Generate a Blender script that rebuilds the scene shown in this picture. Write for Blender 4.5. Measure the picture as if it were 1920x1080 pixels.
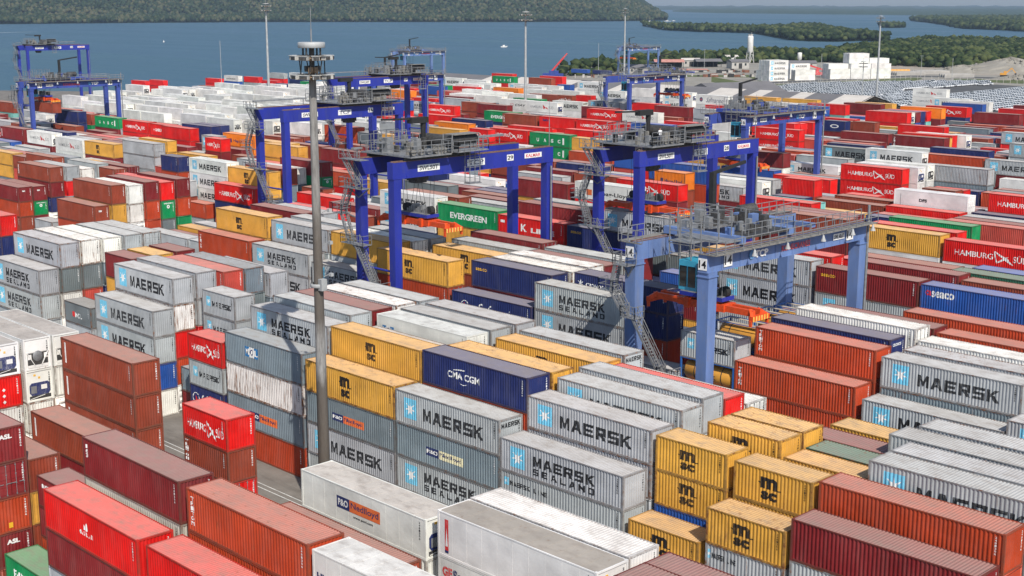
import bpy, bmesh, math, random
import numpy as np
from mathutils import Vector, Matrix
for o in list(bpy.data.objects): bpy.data.objects.remove(o, do_unlink=True)
S = bpy.context.scene
COL = S.collection
R = math.radians
rnd = random.Random(11)
# ---------------------------------------------------------------- camera
CAMH = 41.6
cam = bpy.data.objects.new('camera', bpy.data.cameras.new('camera')); COL.objects.link(cam); S.camera = cam
cam.location = (0, 0, CAMH)
cam.rotation_euler = (R(90 - 11.89), 0, R(45.77))
cam.data.sensor_width = 36.0; cam.data.lens = 2527.0 / 1920 * 36.0
DEV = False; HAZE = 7e-05
cam.data.clip_start = 1.0; cam.data.clip_end = 60000
# ---------------------------------------------------------------- light
SUN_EL, SUN_AZ = 46.0, 116.6
W = bpy.data.worlds.new('World'); S.world = W; W.use_nodes = True
nt = W.node_tree
bg = nt.nodes['Background']; sky = nt.nodes.new('ShaderNodeTexSky'); sky.sky_type = 'NISHITA'
sky.sun_disc = False; sky.sun_elevation = R(SUN_EL); sky.sun_rotation = R(SUN_AZ)
sky.air_density = 1.0; sky.dust_density = 1.0; sky.ozone_density = 1.5; sky.altitude = 0
nt.links.new(sky.outputs[0], bg.inputs[0]); bg.inputs[1].default_value = 0.115
sl = bpy.data.lights.new('sun', 'SUN'); sl.energy = 4.5; sl.angle = R(0.5); sl.color = (1.0, 0.94, 0.85)
sun = bpy.data.objects.new('sun', sl); COL.objects.link(sun)
sd = Vector((math.sin(R(SUN_AZ)) * math.cos(R(SUN_EL)), math.cos(R(SUN_AZ)) * math.cos(R(SUN_EL)), math.sin(R(SUN_EL))))
sun.rotation_euler = sd.to_track_quat('Z', 'Y').to_euler(); sun.location = (60, -40, 120)
S.view_settings.view_transform = 'Standard'; S.view_settings.look = 'None'
S.view_settings.exposure = 0.17; S.view_settings.gamma = 1.0
S.cycles.max_bounces = 5; S.cycles.diffuse_bounces = 2; S.cycles.glossy_bounces = 2; S.cycles.volume_bounces = 0
# ---------------------------------------------------------------- helpers
def tag(o, label=None, cat=None, group=None, kind=None):
    if label: o['label'] = label
    if cat: o['category'] = cat
    if group: o['group'] = group
    if kind: o['kind'] = kind
    return o
def empty(name, loc=(0, 0, 0), rz=0):
    o = bpy.data.objects.new(name, None); COL.objects.link(o); o.location = loc; o.rotation_euler = (0, 0, rz)
    o.empty_display_size = .5
    return o
def link(name, me, parent=None, loc=None, color=None):
    o = bpy.data.objects.new(name, me); COL.objects.link(o)
    if parent: o.parent = parent
    if loc: o.location = loc
    if color: o.color = color
    return o
class MB:
    """collects simple shapes; build() makes ONE mesh"""
    def __init__(s): s.v = []; s.f = []; s.m = []; s.sm = []
    def add(s, vs, fs, mi=0, smooth=False):
        b = len(s.v); s.v += [tuple(p) for p in vs]
        for f in fs: s.f.append(tuple(b + i for i in f)); s.m.append(mi); s.sm.append(smooth)
    def box(s, x0, x1, y0, y1, z0, z1, mi=0):
        s.add([(x0,y0,z0),(x1,y0,z0),(x1,y1,z0),(x0,y1,z0),(x0,y0,z1),(x1,y0,z1),(x1,y1,z1),(x0,y1,z1)],
              [(0,3,2,1),(4,5,6,7),(0,1,5,4),(1,2,6,5),(2,3,7,6),(3,0,4,7)], mi)
    def beam(s, p0, p1, w, h, mi=0, up=(0,0,1)):
        p0 = Vector(p0); p1 = Vector(p1); d = (p1 - p0).normalized(); u = Vector(up)
        if abs(d.dot(u)) > .98: u = Vector((1, 0, 0))
        r = d.cross(u).normalized() * (w / 2); u = r.cross(d).normalized() * (h / 2)
        vs = [p + a * r + b * u for p in (p0, p1) for a, b in ((-1,-1),(1,-1),(1,1),(-1,1))]
        s.add(vs, [(0,1,2,3),(7,6,5,4),(0,4,5,1),(1,5,6,2),(2,6,7,3),(3,7,4,0)], mi)
    def tube(s, p0, p1, r0, r1=None, n=8, mi=0, cap=True, smooth=True):
        if r1 is None: r1 = r0
        p0 = Vector(p0); p1 = Vector(p1); d = (p1 - p0).normalized(); u = Vector((0,0,1)) if abs(d.z) < .95 else Vector((1,0,0))
        a = d.cross(u).normalized(); b = a.cross(d)
        vs = []
        for p, r in ((p0, r0), (p1, r1)):
            for i in range(n):
                t = 2 * math.pi * i / n; vs.append(p + a * (r * math.cos(t)) + b * (r * math.sin(t)))
        fs = [(i, n + i, n + (i + 1) % n, (i + 1) % n) for i in range(n)]
        s.add(vs, fs, mi, smooth)
        if cap: s.add(vs, [tuple(range(n)), tuple(range(2 * n - 1, n - 1, -1))], mi)
    def lathe(s, prof, c=(0,0,0), axis='z', n=16, mi=0, smooth=True):
        vs = []
        for r, h in prof:
            for i in range(n):
                t = 2 * math.pi * i / n; x, y = r * math.cos(t), r * math.sin(t)
                if axis == 'z': p = (c[0] + x, c[1] + y, c[2] + h)
                elif axis == 'x': p = (c[0] + h, c[1] + x, c[2] + y)
                else: p = (c[0] + y, c[1] + h, c[2] + x)
                vs.append(p)
        fs = []
        for k in range(len(prof) - 1):
            for i in range(n):
                j = (i + 1) % n; fs.append((k * n + i, k * n + j, (k + 1) * n + j, (k + 1) * n + i))
        s.add(vs, fs, mi, smooth)
    def poly(s, pts, mi=0): s.add(pts, [tuple(range(len(pts)))], mi)
    def mesh(s, name, mats):
        me = bpy.data.meshes.new(name); me.from_pydata(s.v, [], s.f)
        for m in (mats if isinstance(mats, (list, tuple)) else [mats]): me.materials.append(m)
        me.polygons.foreach_set('material_index', s.m); me.polygons.foreach_set('use_smooth', s.sm); me.update()
        return me
    def build(s, name, mats, parent=None, loc=None, color=None): return link(name, s.mesh(name, mats), parent, loc, color)
def px2w(px, py, z=0.0):
    """photo pixel -> point of the place at height z (used once to take measurements; everything stands at real distance)"""
    F = 2527.0; ya = R(-45.77); pi = R(11.89)
    f = Vector((math.sin(ya) * math.cos(pi), math.cos(ya) * math.cos(pi), -math.sin(pi))); r = Vector((math.cos(ya), -math.sin(ya), 0)); u = r.cross(f)
    d = r * ((px - 960) / F) - u * ((py - 540) / F) + f
    t = (z - CAMH) / d.z
    return Vector((0, 0, CAMH)) + d * t
def pxd(px, dist):
    """ground point under photo column px at forward distance dist"""
    F = 2527.0; ya = R(-45.77)
    f = Vector((math.sin(ya), math.cos(ya), 0)); r = Vector((math.cos(ya), -math.sin(ya), 0))
    return f * dist + r * ((px - 960) / F * dist)
# ---------------------------------------------------------------- materials
def newmat(name):
    m = bpy.data.materials.new(name); m.use_nodes = True
    t = m.node_tree; b = t.nodes['Principled BSDF']
    return m, t, b
def N(t, typ, **kw):
    n = t.nodes.new(typ)
    for k, v in kw.items():
        if k.startswith('i_'):
            k = k[2:]; n.inputs[int(k) if k.isdigit() else k].default_value = v
        else: setattr(n, k, v)
    return n
def ramp(t, src, stops):
    n = t.nodes.new('ShaderNodeValToRGB'); e = n.color_ramp.elements
    while len(e) < len(stops): e.new(0.5)
    for k, (p, c) in enumerate(stops):
        e[k].position = p; e[k].color = c if len(c) == 4 else (*c, 1)
    t.links.new(src, n.inputs[0]); return n
def mix(t, fac, a, b, mode='MIX'):
    n = t.nodes.new('ShaderNodeMix'); n.data_type = 'RGBA'; n.blend_type = mode
    for sock, v in ((n.inputs[0], fac), (n.inputs[6], a), (n.inputs[7], b)):
        if hasattr(v, 'is_output') or isinstance(v, bpy.types.NodeSocket): t.links.new(v, sock)
        else: sock.default_value = v if not isinstance(v, tuple) or len(v) == 4 else (*v, 1)
    return n.outputs[2]
def mathn(t, op, a, b=0.0, clamp=False):
    n = t.nodes.new('ShaderNodeMath'); n.operation = op; n.use_clamp = clamp
    for i, v in enumerate((a, b)):
        if isinstance(v, bpy.types.NodeSocket): t.links.new(v, n.inputs[i])
        else: n.inputs[i].default_value = v
    return n.outputs[0]
def objcoord(t, scale=(1, 1, 1), randomise=True):
    tc = t.nodes.new('ShaderNodeTexCoord'); mp = t.nodes.new('ShaderNodeMapping'); mp.inputs['Scale'].default_value = scale
    t.links.new(tc.outputs['Object'], mp.inputs['Vector'])
    if randomise:
        oi = t.nodes.new('ShaderNodeObjectInfo'); m = mathn(t, 'MULTIPLY', oi.outputs['Random'], 137.0)
        cb = t.nodes.new('ShaderNodeCombineXYZ'); t.links.new(m, cb.inputs[0]); t.links.new(m, cb.inputs[1])
        t.links.new(cb.outputs[0], mp.inputs['Location'])
    return mp.outputs[0]
def noise(t, vec, scale, detail=3.0, rough=.55):
    n = t.nodes.new('ShaderNodeTexNoise'); n.inputs['Scale'].default_value = scale; n.inputs['Detail'].default_value = detail
    n.inputs['Roughness'].default_value = rough
    if vec is not None: t.links.new(vec, n.inputs['Vector'])
    return n.outputs['Fac']
def m_container(name, roof=0.0, rust=0.5, streak=True, rough=.55, grime=0.0):
    m, t, b = newmat(name)
    oi = t.nodes.new('ShaderNodeObjectInfo')
    base = oi.outputs['Color']
    n1 = noise(t, objcoord(t, (.35, .35, .5)), 1.0, 4)
    shade = ramp(t, n1, [(.3, (.78, .78, .78)), (.7, (1.13, 1.13, 1.13))])
    c = mix(t, 1.0, base, shade.outputs[0], 'MULTIPLY')
    # chalky fading of old paint, in patches
    n2 = noise(t, objcoord(t, (.8, .8, .25)), 1.3, 5, .65)
    fade = ramp(t, n2, [(.45, (0, 0, 0)), (.75, (1, 1, 1))])
    c = mix(t, mathn(t, 'MULTIPLY', fade.outputs[0], .07), c, (.45, .42, .38))
    if roof:
        c = mix(t, roof, c, (.52, .46, .40))
        n3 = noise(t, objcoord(t, (.5, .9, 1)), 1.6, 6, .7)
        d = ramp(t, n3, [(.47, (0, 0, 0)), (.72, (1, 1, 1))])
        c = mix(t, mathn(t, 'MULTIPLY', d.outputs[0], .6), c, (.23, .19, .16))
    if grime:
        g_ = ramp(t, noise(t, objcoord(t, (.9, .9, .9)), 1.4, 5, .7), [(.3, (.25, .25, .25)), (.62, (1, 1, 1))])
        c = mix(t, mathn(t, 'MULTIPLY', g_.outputs[0], grime), c, (.10, .066, .045))
    if rust:
        alpha = oi.outputs['Alpha']
        v = objcoord(t, (1.6, 1.6, .22)) if streak else objcoord(t, (1, 1, 1))
        n4 = noise(t, v, 2.2, 6, .7)
        th = mathn(t, 'SUBTRACT', n4, mathn(t, 'SUBTRACT', .74, mathn(t, 'MULTIPLY', alpha, .26)))
        k = mathn(t, 'MULTIPLY', th, 7.0, True)
        n5 = noise(t, objcoord(t, (1, 1, 1)), 6.0, 3)
        rc = ramp(t, n5, [(.3, (.10, .035, .015)), (.7, (.28, .12, .05))])
        c = mix(t, mathn(t, 'MULTIPLY', k, rust), c, rc.outputs[0])
    t.links.new(c, b.inputs['Base Color'])
    b.inputs['Roughness'].default_value = rough; b.inputs['Specular IOR Level'].default_value = .2
    bp = t.nodes.new('ShaderNodeBump'); bp.inputs['Strength'].default_value = .5; bp.inputs['Distance'].default_value = .05
    t.links.new(noise(t, objcoord(t, (1, 1, 1)), 1.1, 3, .5), bp.inputs['Height']); t.links.new(bp.outputs[0], b.inputs['Normal'])   # dents
    return m
def m_flat(name, color, rough=.55, metal=0.0, var=.18, scale=1.0, spec=.4, dirt=None, dirtamt=.4, stretch=(1,1,1)):
    m, t, b = newmat(name)
    n1 = noise(t, objcoord(t, stretch), scale, 5, .6)
    lo = tuple(x * (1 - var) for x in color); hi = tuple(min(1, x * (1 + var)) for x in color)
    c = ramp(t, n1, [(.3, lo), (.7, hi)]).outputs[0]
    if dirt:
        n2 = noise(t, objcoord(t, stretch), scale * 2.3, 6, .7)
        k = ramp(t, n2, [(.5, (0, 0, 0)), (.7, (1, 1, 1))]).outputs[0]
        c = mix(t, mathn(t, 'MULTIPLY', k, dirtamt), c, dirt)
    t.links.new(c, b.inputs['Base Color'])
    b.inputs['Roughness'].default_value = rough; b.inputs['Metallic'].default_value = metal; b.inputs['Specular IOR Level'].default_value = spec
    return m
M = {}
M['wall'] = m_container('container_wall_paint', 0, .85)
M['roof'] = m_container('container_roof_paint', .33, .8, streak=False, rough=.65)
M['frame'] = m_container('container_frame_paint', 0, .95, streak=False, grime=.6)
M['reefer'] = m_container('refrigerated_panel_paint', 0, .5, rough=.4)
M['reefroof'] = m_container('refrigerated_roof_paint', .12, .7, streak=False, rough=.5)
def m_ink(name, color):
    """painted lettering, worn through to the box colour in places, each box a little differently"""
    m, t, b = newmat(name); oi = t.nodes.new('ShaderNodeObjectInfo')
    c = ramp(t, noise(t, objcoord(t, (1, 1, 1)), 2.5, 4), [(.3, tuple(x * .85 for x in color)), (.7, tuple(min(1, x * 1.1 + .004) for x in color))]).outputs[0]
    w = ramp(t, noise(t, objcoord(t, (1.5, 1.5, .5)), 4.0, 6, .75), [(.50, (0, 0, 0)), (.68, (1, 1, 1))]).outputs[0]
    k = mathn(t, 'ADD', mathn(t, 'MULTIPLY', w, mathn(t, 'MULTIPLY', oi.outputs['Random'], .45)), mathn(t, 'MULTIPLY', oi.outputs['Random'], .04))
    t.links.new(mix(t, k, c, oi.outputs['Color']), b.inputs['Base Color']); b.inputs['Roughness'].default_value = .6; b.inputs['Specular IOR Level'].default_value = .2
    return m
for k, c in dict(black=(.012, .012, .014), white=(.78, .78, .76), navy=(.02, .03, .12), blue=(.03, .18, .42), sky=(.16, .52, .72), orange=(.75, .16, .04),
                 yellow=(.75, .42, .03), red=(.6, .03, .03), grey=(.3, .3, .3), cream=(.75, .7, .45), green=(.05, .3, .12), teal=(.08, .45, .5)).items():
    M['ink_' + k] = m_ink('lettering_paint_' + k, c)
M['steel'] = m_flat('galvanised_steel', (.25, .255, .26), .5, .3, .25, 2)
M['darksteel'] = m_flat('dark_machinery', (.05, .05, .05), .6, .1, .5, 3, dirt=(.18, .14, .1))
M['rubber'] = m_flat('black_rubber', (.02, .02, .02), .8)
M['grating'] = m_flat('walkway_grating', (.20, .19, .17), .7, 0, .3, 4)
M['glass'] = m_flat('dark_glass', (.02, .03, .035), .1, 0, .1)
M['kalmar'] = m_flat('royal_blue_crane_paint', (.022, .034, .29), .4, 0, .16, .5, dirt=(.05, .06, .2), dirtamt=.6, stretch=(1, 1, .3))
M['paleblue'] = m_flat('faded_blue_crane_paint', (.125, .20, .41), .5, 0, .2, .6, dirt=(.20, .22, .28), dirtamt=.5, stretch=(1, 1, .3))
M['midblue'] = m_flat('blue_crane_paint', (.045, .075, .32), .45, 0, .16, .5, dirt=(.08, .10, .24), dirtamt=.6, stretch=(1, 1, .3))
M['orange'] = m_flat('spreader_orange', (.66, .075, .014), .5, 0, .2, 2, dirt=(.2, .06, .02))
M['cab'] = m_flat('cab_turquoise', (.04, .30, .45), .4, 0, .12)
M['rail_rust'] = m_flat('crane_rail_rust', (.17, .10, .07), .7, 0, .3, 3)
M['tank'] = m_flat('tank_yellow', (.62, .30, .05), .4, 0, .1, 1, dirt=(.4, .2, .06), dirtamt=.3)
M['tankwhite'] = m_flat('tank_white', (.7, .7, .68), .4, 0, .1)
M['frameblue'] = m_flat('tank_frame_blue', (.03, .13, .42), .5)
M['plank'] = m_flat('tank_walkway', (.42, .36, .28), .7, 0, .3, 3)
m, t, b = newmat('weathered_mast_concrete')
n1 = noise(t, objcoord(t, (1, 1, .12), False), 1.0, 6, .7)
tc = t.nodes.new('ShaderNodeTexCoord'); sp = t.nodes.new('ShaderNodeSeparateXYZ'); t.links.new(tc.outputs['Object'], sp.inputs[0])
zz = mathn(t, 'ADD', sp.outputs[2], mathn(t, 'MULTIPLY', mathn(t, 'SUBTRACT', n1, .5), 6.0))
# rain-stained lengths of shaft (old grime, with the height it has on this mast)
k = ramp(t, mathn(t, 'DIVIDE', zz, 40.0), [(.0, (1, 1, 1)), (.30, (.9, .9, .9)), (.335, (.15, .15, .15)), (.40, (.15, .15, .15)), (.44, (.9, .9, .9)), (.60, (.9, .9, .9)), (.68, (.45, .45, .45)), (.8, (.25, .25, .25)), (.9, (.5, .5, .5))]).outputs[0]
c = mix(t, k, ramp(t, noise(t, objcoord(t, (2, 2, .3), False), 1.5, 6, .7), [(.35, (.17, .165, .16)), (.62, (.38, .375, .36))]).outputs[0], ramp(t, n1, [(.3, (.045, .035, .026)), (.7, (.12, .098, .078))]).outputs[0])
t.links.new(c, b.inputs['Base Color']); b.inputs['Roughness'].default_value = .8; M['concretepole'] = m
M['mastgrey'] = m_flat('mast_grey_paint', (.36, .37, .37), .6, 0, .2)
M['lampwhite'] = m_flat('lamp_housing_white', (.44, .44, .42), .5, 0, .2, 3, dirt=(.3, .25, .2))
M['lampbrown'] = m_flat('lamp_bracket_rusty', (.24, .17, .11), .7, 0, .4, 4)

# ---------------------------------------------------------------- containers
HW, H0 = 1.22, 2.6
L40, L20 = 12.19, 6.06
def profile(L, pitch=.278, depth=.046, m=.15):
    n = max(2, round((L - 2 * m) / pitch)); p = (L - 2 * m) / n; pts = []
    for i in range(n):
        for f, d in ((0, 0), (.27, 0), (.5, depth), (.77, depth)): pts.append((m + (i + f) * p, d))
    pts.append((L - m, 0)); return pts
PROF = {L: profile(L) for L in (L40, L20)}
def depth_at(L, u):
    P = PROF[L]
    for (a, da), (b, db) in zip(P, P[1:]):
        if a <= u <= b: return da + (db - da) * (u - a) / (b - a)
    return 0.0
def side_corr(mb, L, mi=0, both=True):
    P = PROF[L]; z0, z1 = .13, H0 - .06
    vs = []
    for u, d in P: vs += [(u - L / 2, -HW + .016 + d, z0), (u - L / 2, -HW + .016 + d, z1)]
    mb.add(vs, [(2 * i, 2 * i + 2, 2 * i + 3, 2 * i + 1) for i in range(len(P) - 1)], mi)
    if both: mb.add([(-L/2+.1, HW-.02, z0), (L/2-.1, HW-.02, z0), (L/2-.1, HW-.02, z1), (-L/2+.1, HW-.02, z1)], [(1, 0, 3, 2)], mi)
def end_corr(mb, L, mi=0):
    P = profile(2 * HW, .25, .045, .15); z0, z1 = .14, H0 - .1; vs = []
    for u, d in P: vs += [(L / 2 - .02 - d, u - HW, z0), (L / 2 - .02 - d, u - HW, z1)]
    mb.add(vs, [(2 * i, 2 * i + 2, 2 * i + 3, 2 * i + 1) for i in range(len(P) - 1)], mi)
def far_end(mb, L, mi=0): mb.add([(-L/2+.03, -HW+.1, .13), (-L/2+.03, HW-.1, .13), (-L/2+.03, HW-.1, H0-.1), (-L/2+.03, -HW+.1, H0-.1)], [(1, 0, 3, 2)], mi)
def doors(mb, rods, L, mi=0):
    x = L / 2 - .04
    for s in (-1, 1):
        y0, y1 = (s * .02, s * (HW - .13)); y0, y1 = min(y0, y1), max(y0, y1)
        mb.box(x - .05, x, y0, y1, .16, H0 - .12, mi)
        for k in range(4):
            zz = .26 + k * .56; mb.box(x - .001, x + .022, y0 + .06, y1 - .06, zz, zz + .42, mi)
        for q in (.3, .78):
            yy = s * q * (HW - .05); rods.tube((x + .05, yy, .14), (x + .05, yy, H0 - .1), .02, n=6)
            for zz in (.2, 1.0, 1.7, 2.35): rods.box(x + .01, x + .07, yy - .05, yy + .05, zz, zz + .05)
            rods.box(x + .04, x + .075, yy, yy + .35 * (-s), 1.05, 1.09)
def roof_corr(mb, L, mi=0, flat=False):
    z = H0 - .035
    if flat:
        mb.box(-L/2+.03, L/2-.03, -HW+.03, HW-.03, z - .02, z + .012, mi)
        for k in range(1, int(L)): mb.box(-L/2 + k - .015, -L/2 + k + .015, -HW + .04, HW - .04, z + .0122, z + .02, mi)
        return
    P = profile(L, .235, .034, .2); vs = []
    for u, d in P: vs += [(u - L / 2, -HW + .07, z - d + .012), (u - L / 2, HW - .07, z - d + .012)]
    mb.add(vs, [(2 * i, 2 * i + 2, 2 * i + 3, 2 * i + 1) for i in range(len(P) - 1)], mi)
    for a, b in ((-L/2, -L/2 + .2), (L/2 - .2, L/2)): mb.box(a + .02, b - .001, -HW + .065, HW - .065, z - .03, z + .014, mi)
def frame(mb, L, mi=0, white=False):
    e = .003
    for sx in (-1, 1):
        for sy in (-1, 1):
            x0, x1 = sorted((sx * L / 2, sx * (L / 2 - .15))); y0, y1 = sorted((sy * HW, sy * (HW - .13)))
            mb.box(x0, x1, y0, y1, .12, H0 - .12, mi)
            c = .17
            a0, a1 = sorted((sx * (L / 2 + e), sx * (L / 2 - c))); b0, b1 = sorted((sy * (HW + e), sy * (HW - .16)))
            mb.box(a0, a1, b0, b1, 0, .119, mi); mb.box(a0, a1, b0, b1, H0 - .119, H0 + e, mi)
    for sy in (-1, 1):
        y0, y1 = sorted((sy * HW, sy * (HW - .065)))
        mb.box(-L/2+.17, L/2-.17, y0, y1, H0 - .075, H0 - .008, mi)
        mb.box(-L/2+.17, L/2-.17, y0, y1, .01, .15, mi)
    for sx in (-1, 1):
        x0, x1 = sorted((sx * L / 2, sx * (L / 2 - .08)))
        mb.box(x0, x1, -HW + .13, HW - .13, H0 - .115, H0 - .008, mi); mb.box(x0, x1, -HW + .13, HW - .13, .02, .15, mi)
def bottom(mb, L, mi=0): mb.add([(-L/2+.1, -HW+.06, .1), (L/2-.1, -HW+.06, .1), (L/2-.1, HW-.06, .1), (-L/2+.1, HW-.06, .1)], [(0, 3, 2, 1)], mi)
def reefer_side(mb, L, mi=0):
    for s in (-1, 1):
        y = s * (HW - .018)
        a, b = sorted((y, y - s * .04)); mb.box(-L/2+.15, L/2-.15, a, b, .14, H0 - .07, mi)
        if s < 0:
            k = -L / 2 + 1.2
            while k < L / 2 - .4: mb.box(k - .012, k + .012, y - .006, y - .0005, .16, H0 - .09, mi); k += 1.22
def reefer_unit(mb, L, kind, mi_w=0, mi_d=1, mi_b=2, mi_s=3):
    """cooling machinery filling the +X end"""
    x = L / 2 - .03
    mb.box(x - .1, x - .03, -HW + .13, HW - .13, .15, H0 - .12, mi_w)
    if kind == 'R2':
        mb.box(x - .03, x, -.95, .95, 1.45, H0 - .2, mi_w)
        mb.box(x - .029, x - .015, -.9, .9, .25, 1.4, mi_d)
        mb.lathe([(.02, .02), (.42, .02), (.44, 0), (.44, -.05)], (x, 0, 1.12), 'x', 18, mi_s)
        for s in (-1, 1):
            mb.beam((x, s * .95, 1.5), (x, s * .3, .35), .05, .16, mi_w, up=(1, 0, 0)); mb.box(x - .012, x + .01, s * .72 - .16, s * .72 + .16, .9, 1.3, mi_w)
        mb.box(x - .012, x + .012, -.9, .9, .2, .42, mi_w); mb.box(x - .01, x + .012, -.35, .35, .38, .55, mi_d)
    else:
        col = mi_b if kind == 'R3' else mi_d
        pts = [(-.92, .75), (-.75, .52), (.72, .52), (.92, .75), (.92, 1.35), (.72, 1.55), (-.72, 1.55), (-.92, 1.35)]
        mb.add([(x + .012, a, b) for a, b in pts], [tuple(range(8))], col)
        mb.add([(x - .03, a, b) for a, b in pts] + [(x + .012, a, b) for a, b in pts], [(i, (i + 1) % 8, 8 + (i + 1) % 8, 8 + i) for i in range(8)], col)
        mb.box(x + .0125, x + .03, .1, .62, .95, 1.32, mi_w); mb.box(x + .0125, x + .025, -.8, -.3, .7, 1.3, mi_s)
        mb.box(x - .028, x - .01, -.95, .95, .2, .48, mi_d); mb.beam((x + .01, -.9, .25), (x + .01, .4, .46), .03, .07, mi_w, up=(1, 0, 0))
    mb.box(x - .029, x - .012, -.5, -.3, 2.1, 2.25, 4); mb.box(x - .029, x - .012, -.1, .08, 1.85, 2.02, 4)
REEFMATS = None
PROTO = {}
def proto(L, kind):
    """mesh parts shared by every container of a kind: dry 40/20 (blank end or doors), refrigerated"""
    key = (L, kind)
    if key in PROTO: return PROTO[key]
    n = 'long' if L > 8 else 'short'
    d = {}
    def mk(name, mats, *fns):
        mb = MB()
        for f in fns: f(mb)
        d[name] = mb.mesh(n + '_' + name, mats)
    if kind in ('dry', 'door'):
        mk('side_wall', M['wall'], lambda b: side_corr(b, L), lambda b: far_end(b, L), lambda b: bottom(b, L))
        mk('roof', M['roof'], lambda b: roof_corr(b, L))
        mk('frame', M['frame'], lambda b: frame(b, L))
        if kind == 'dry': mk('end_wall', M['wall'], lambda b: end_corr(b, L))
        else:
            a, r = MB(), MB(); doors(a, r, L); d['door'] = a.mesh(n + '_door', M['wall']); d['lock_rod'] = r.mesh(n + '_lock_rod', M['steel'])
    else:
        mk('side_wall', M['reefer'], lambda b: reefer_side(b, L), lambda b: far_end(b, L), lambda b: bottom(b, L))
        mk('roof', M['reefroof'], lambda b: roof_corr(b, L, 0, True))
        mk('frame', M['reefer'], lambda b: frame(b, L))
        if kind == 'reef': mk('end_wall', M['reefer'], lambda b: doors(b, b, L))
        else: mk('cooling_unit', [M['reefer'], M['darksteel'], M['ink_navy'], M['steel'], M['ink_yellow']], lambda b: reefer_unit(b, L, kind))
    PROTO[key] = d
    return d
def proto_far(L, kind):
    key = (L, kind, 'far')
    if key in PROTO: return PROTO[key]
    mb = MB()
    if kind in ('dry', 'door'):
        side_corr(mb, L, 0); far_end(mb, L, 0); bottom(mb, L, 0); roof_corr(mb, L, 1); frame(mb, L, 2)
        if kind == 'dry': end_corr(mb, L, 0)
        else: doors(mb, mb, L, 0)
        me = mb.mesh('distant_container', [M['wall'], M['roof'], M['frame']])
    else:
        reefer_side(mb, L, 0); far_end(mb, L, 0); bottom(mb, L, 0); roof_corr(mb, L, 1, True); frame(mb, L, 0)
        for i in range(len(mb.m)): pass
        if kind == 'reef': doors(mb, mb, L, 0)
        else:
            u = MB(); reefer_unit(u, L, kind); b = len(mb.v); mb.v += u.v; mb.f += [tuple(b + i for i in f) for f in u.f]
            mb.m += [(0, 2, 3, 4, 5)[k] for k in u.m]; mb.sm += u.sm
        me = mb.mesh('distant_refrigerated_container', [M['reefer'], M['reefroof'], M['darksteel'], M['ink_navy'], M['steel'], M['ink_yellow']])
    PROTO[key] = me
    return me
# ---------------------------------------------------------------- lettering
TXT = {}
def text2d(s, bold=0.0, shear=0.0, space=1.0):
    k = (s, bold, shear, space)
    if k in TXT: return TXT[k]
    cu = bpy.data.curves.new('t', 'FONT'); cu.body = s; cu.size = 1; cu.offset = bold; cu.shear = shear; cu.space_character = space
    cu.resolution_u = 3; cu.fill_mode = 'BOTH'
    ob = bpy.data.objects.new('t', cu); COL.objects.link(ob)
    dg = bpy.context.evaluated_depsgraph_get(); dg.update()
    me = bpy.data.meshes.new_from_object(ob.evaluated_get(dg))
    vs = [(v.co.x, v.co.y) for v in me.vertices]; fs = [tuple(p.vertices) for p in me.polygons]
    bpy.data.objects.remove(ob, do_unlink=True); bpy.data.curves.remove(cu); bpy.data.meshes.remove(me)
    xs = [v[0] for v in vs]; ys = [v[1] for v in vs]
    TXT[k] = (vs, fs, (min(xs), max(xs), min(ys), max(ys)))
    return TXT[k]
def fit(s, u0, u1, v0, v1, bold=0.0, shear=0.0, space=1.0):
    vs, fs, (a, b, c, d) = text2d(s, bold, shear, space)
    return [(u0 + (x - a) / (b - a) * (u1 - u0), v0 + (y - c) / (d - c) * (v1 - v0)) for x, y in vs], fs
def star(cx, cy, r, n=7):
    return [(cx + (r if i % 2 == 0 else r * .33) * math.sin(math.pi * i / n), cy + (r if i % 2 == 0 else r * .33) * math.cos(math.pi * i / n)) for i in range(2 * n)]
def rrect(u0, u1, v0, v1): return [(u0, v0), (u1, v0), (u1, v1), (u0, v1)]
def disc(cx, cy, r, n=14, ry=None): ry = ry or r; return [(cx + r * math.cos(2*math.pi*i/n), cy + ry * math.sin(2*math.pi*i/n)) for i in range(n)]
def vert(s, u0, u1, v0, v1):
    """letters stacked one under the other, tops at the top"""
    n = len(s); h = (v1 - v0) / n; out = []
    for i, ch in enumerate(s):
        if ch != ' ': out.append(('T', ch, u0, u1, v1 - (i + .92) * h, v1 - (i + .08) * h, .03))
    return out
BIRD = [[(0, 1.0), (.10, .97), (.34, .74), (.62, .56), (.50, .46), (.26, .66)], [(.42, .52), (.66, .60), (.80, .30), (1.0, .02), (.86, .06), (.60, .30)], [(.60, .60), (.74, .66), (.66, .50)], [(.50, .50), (.36, .34), (.14, .02), (.30, .12), (.56, .36)], [(.0, .95), (.05, .95), (.16, .30), (.20, .12), (.12, .10)]]
def bird(u0, u1, v0, v1): return [[(u0 + a * (u1 - u0), v0 + b * (v1 - v0)) for a, b in p] for p in BIRD]
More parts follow.
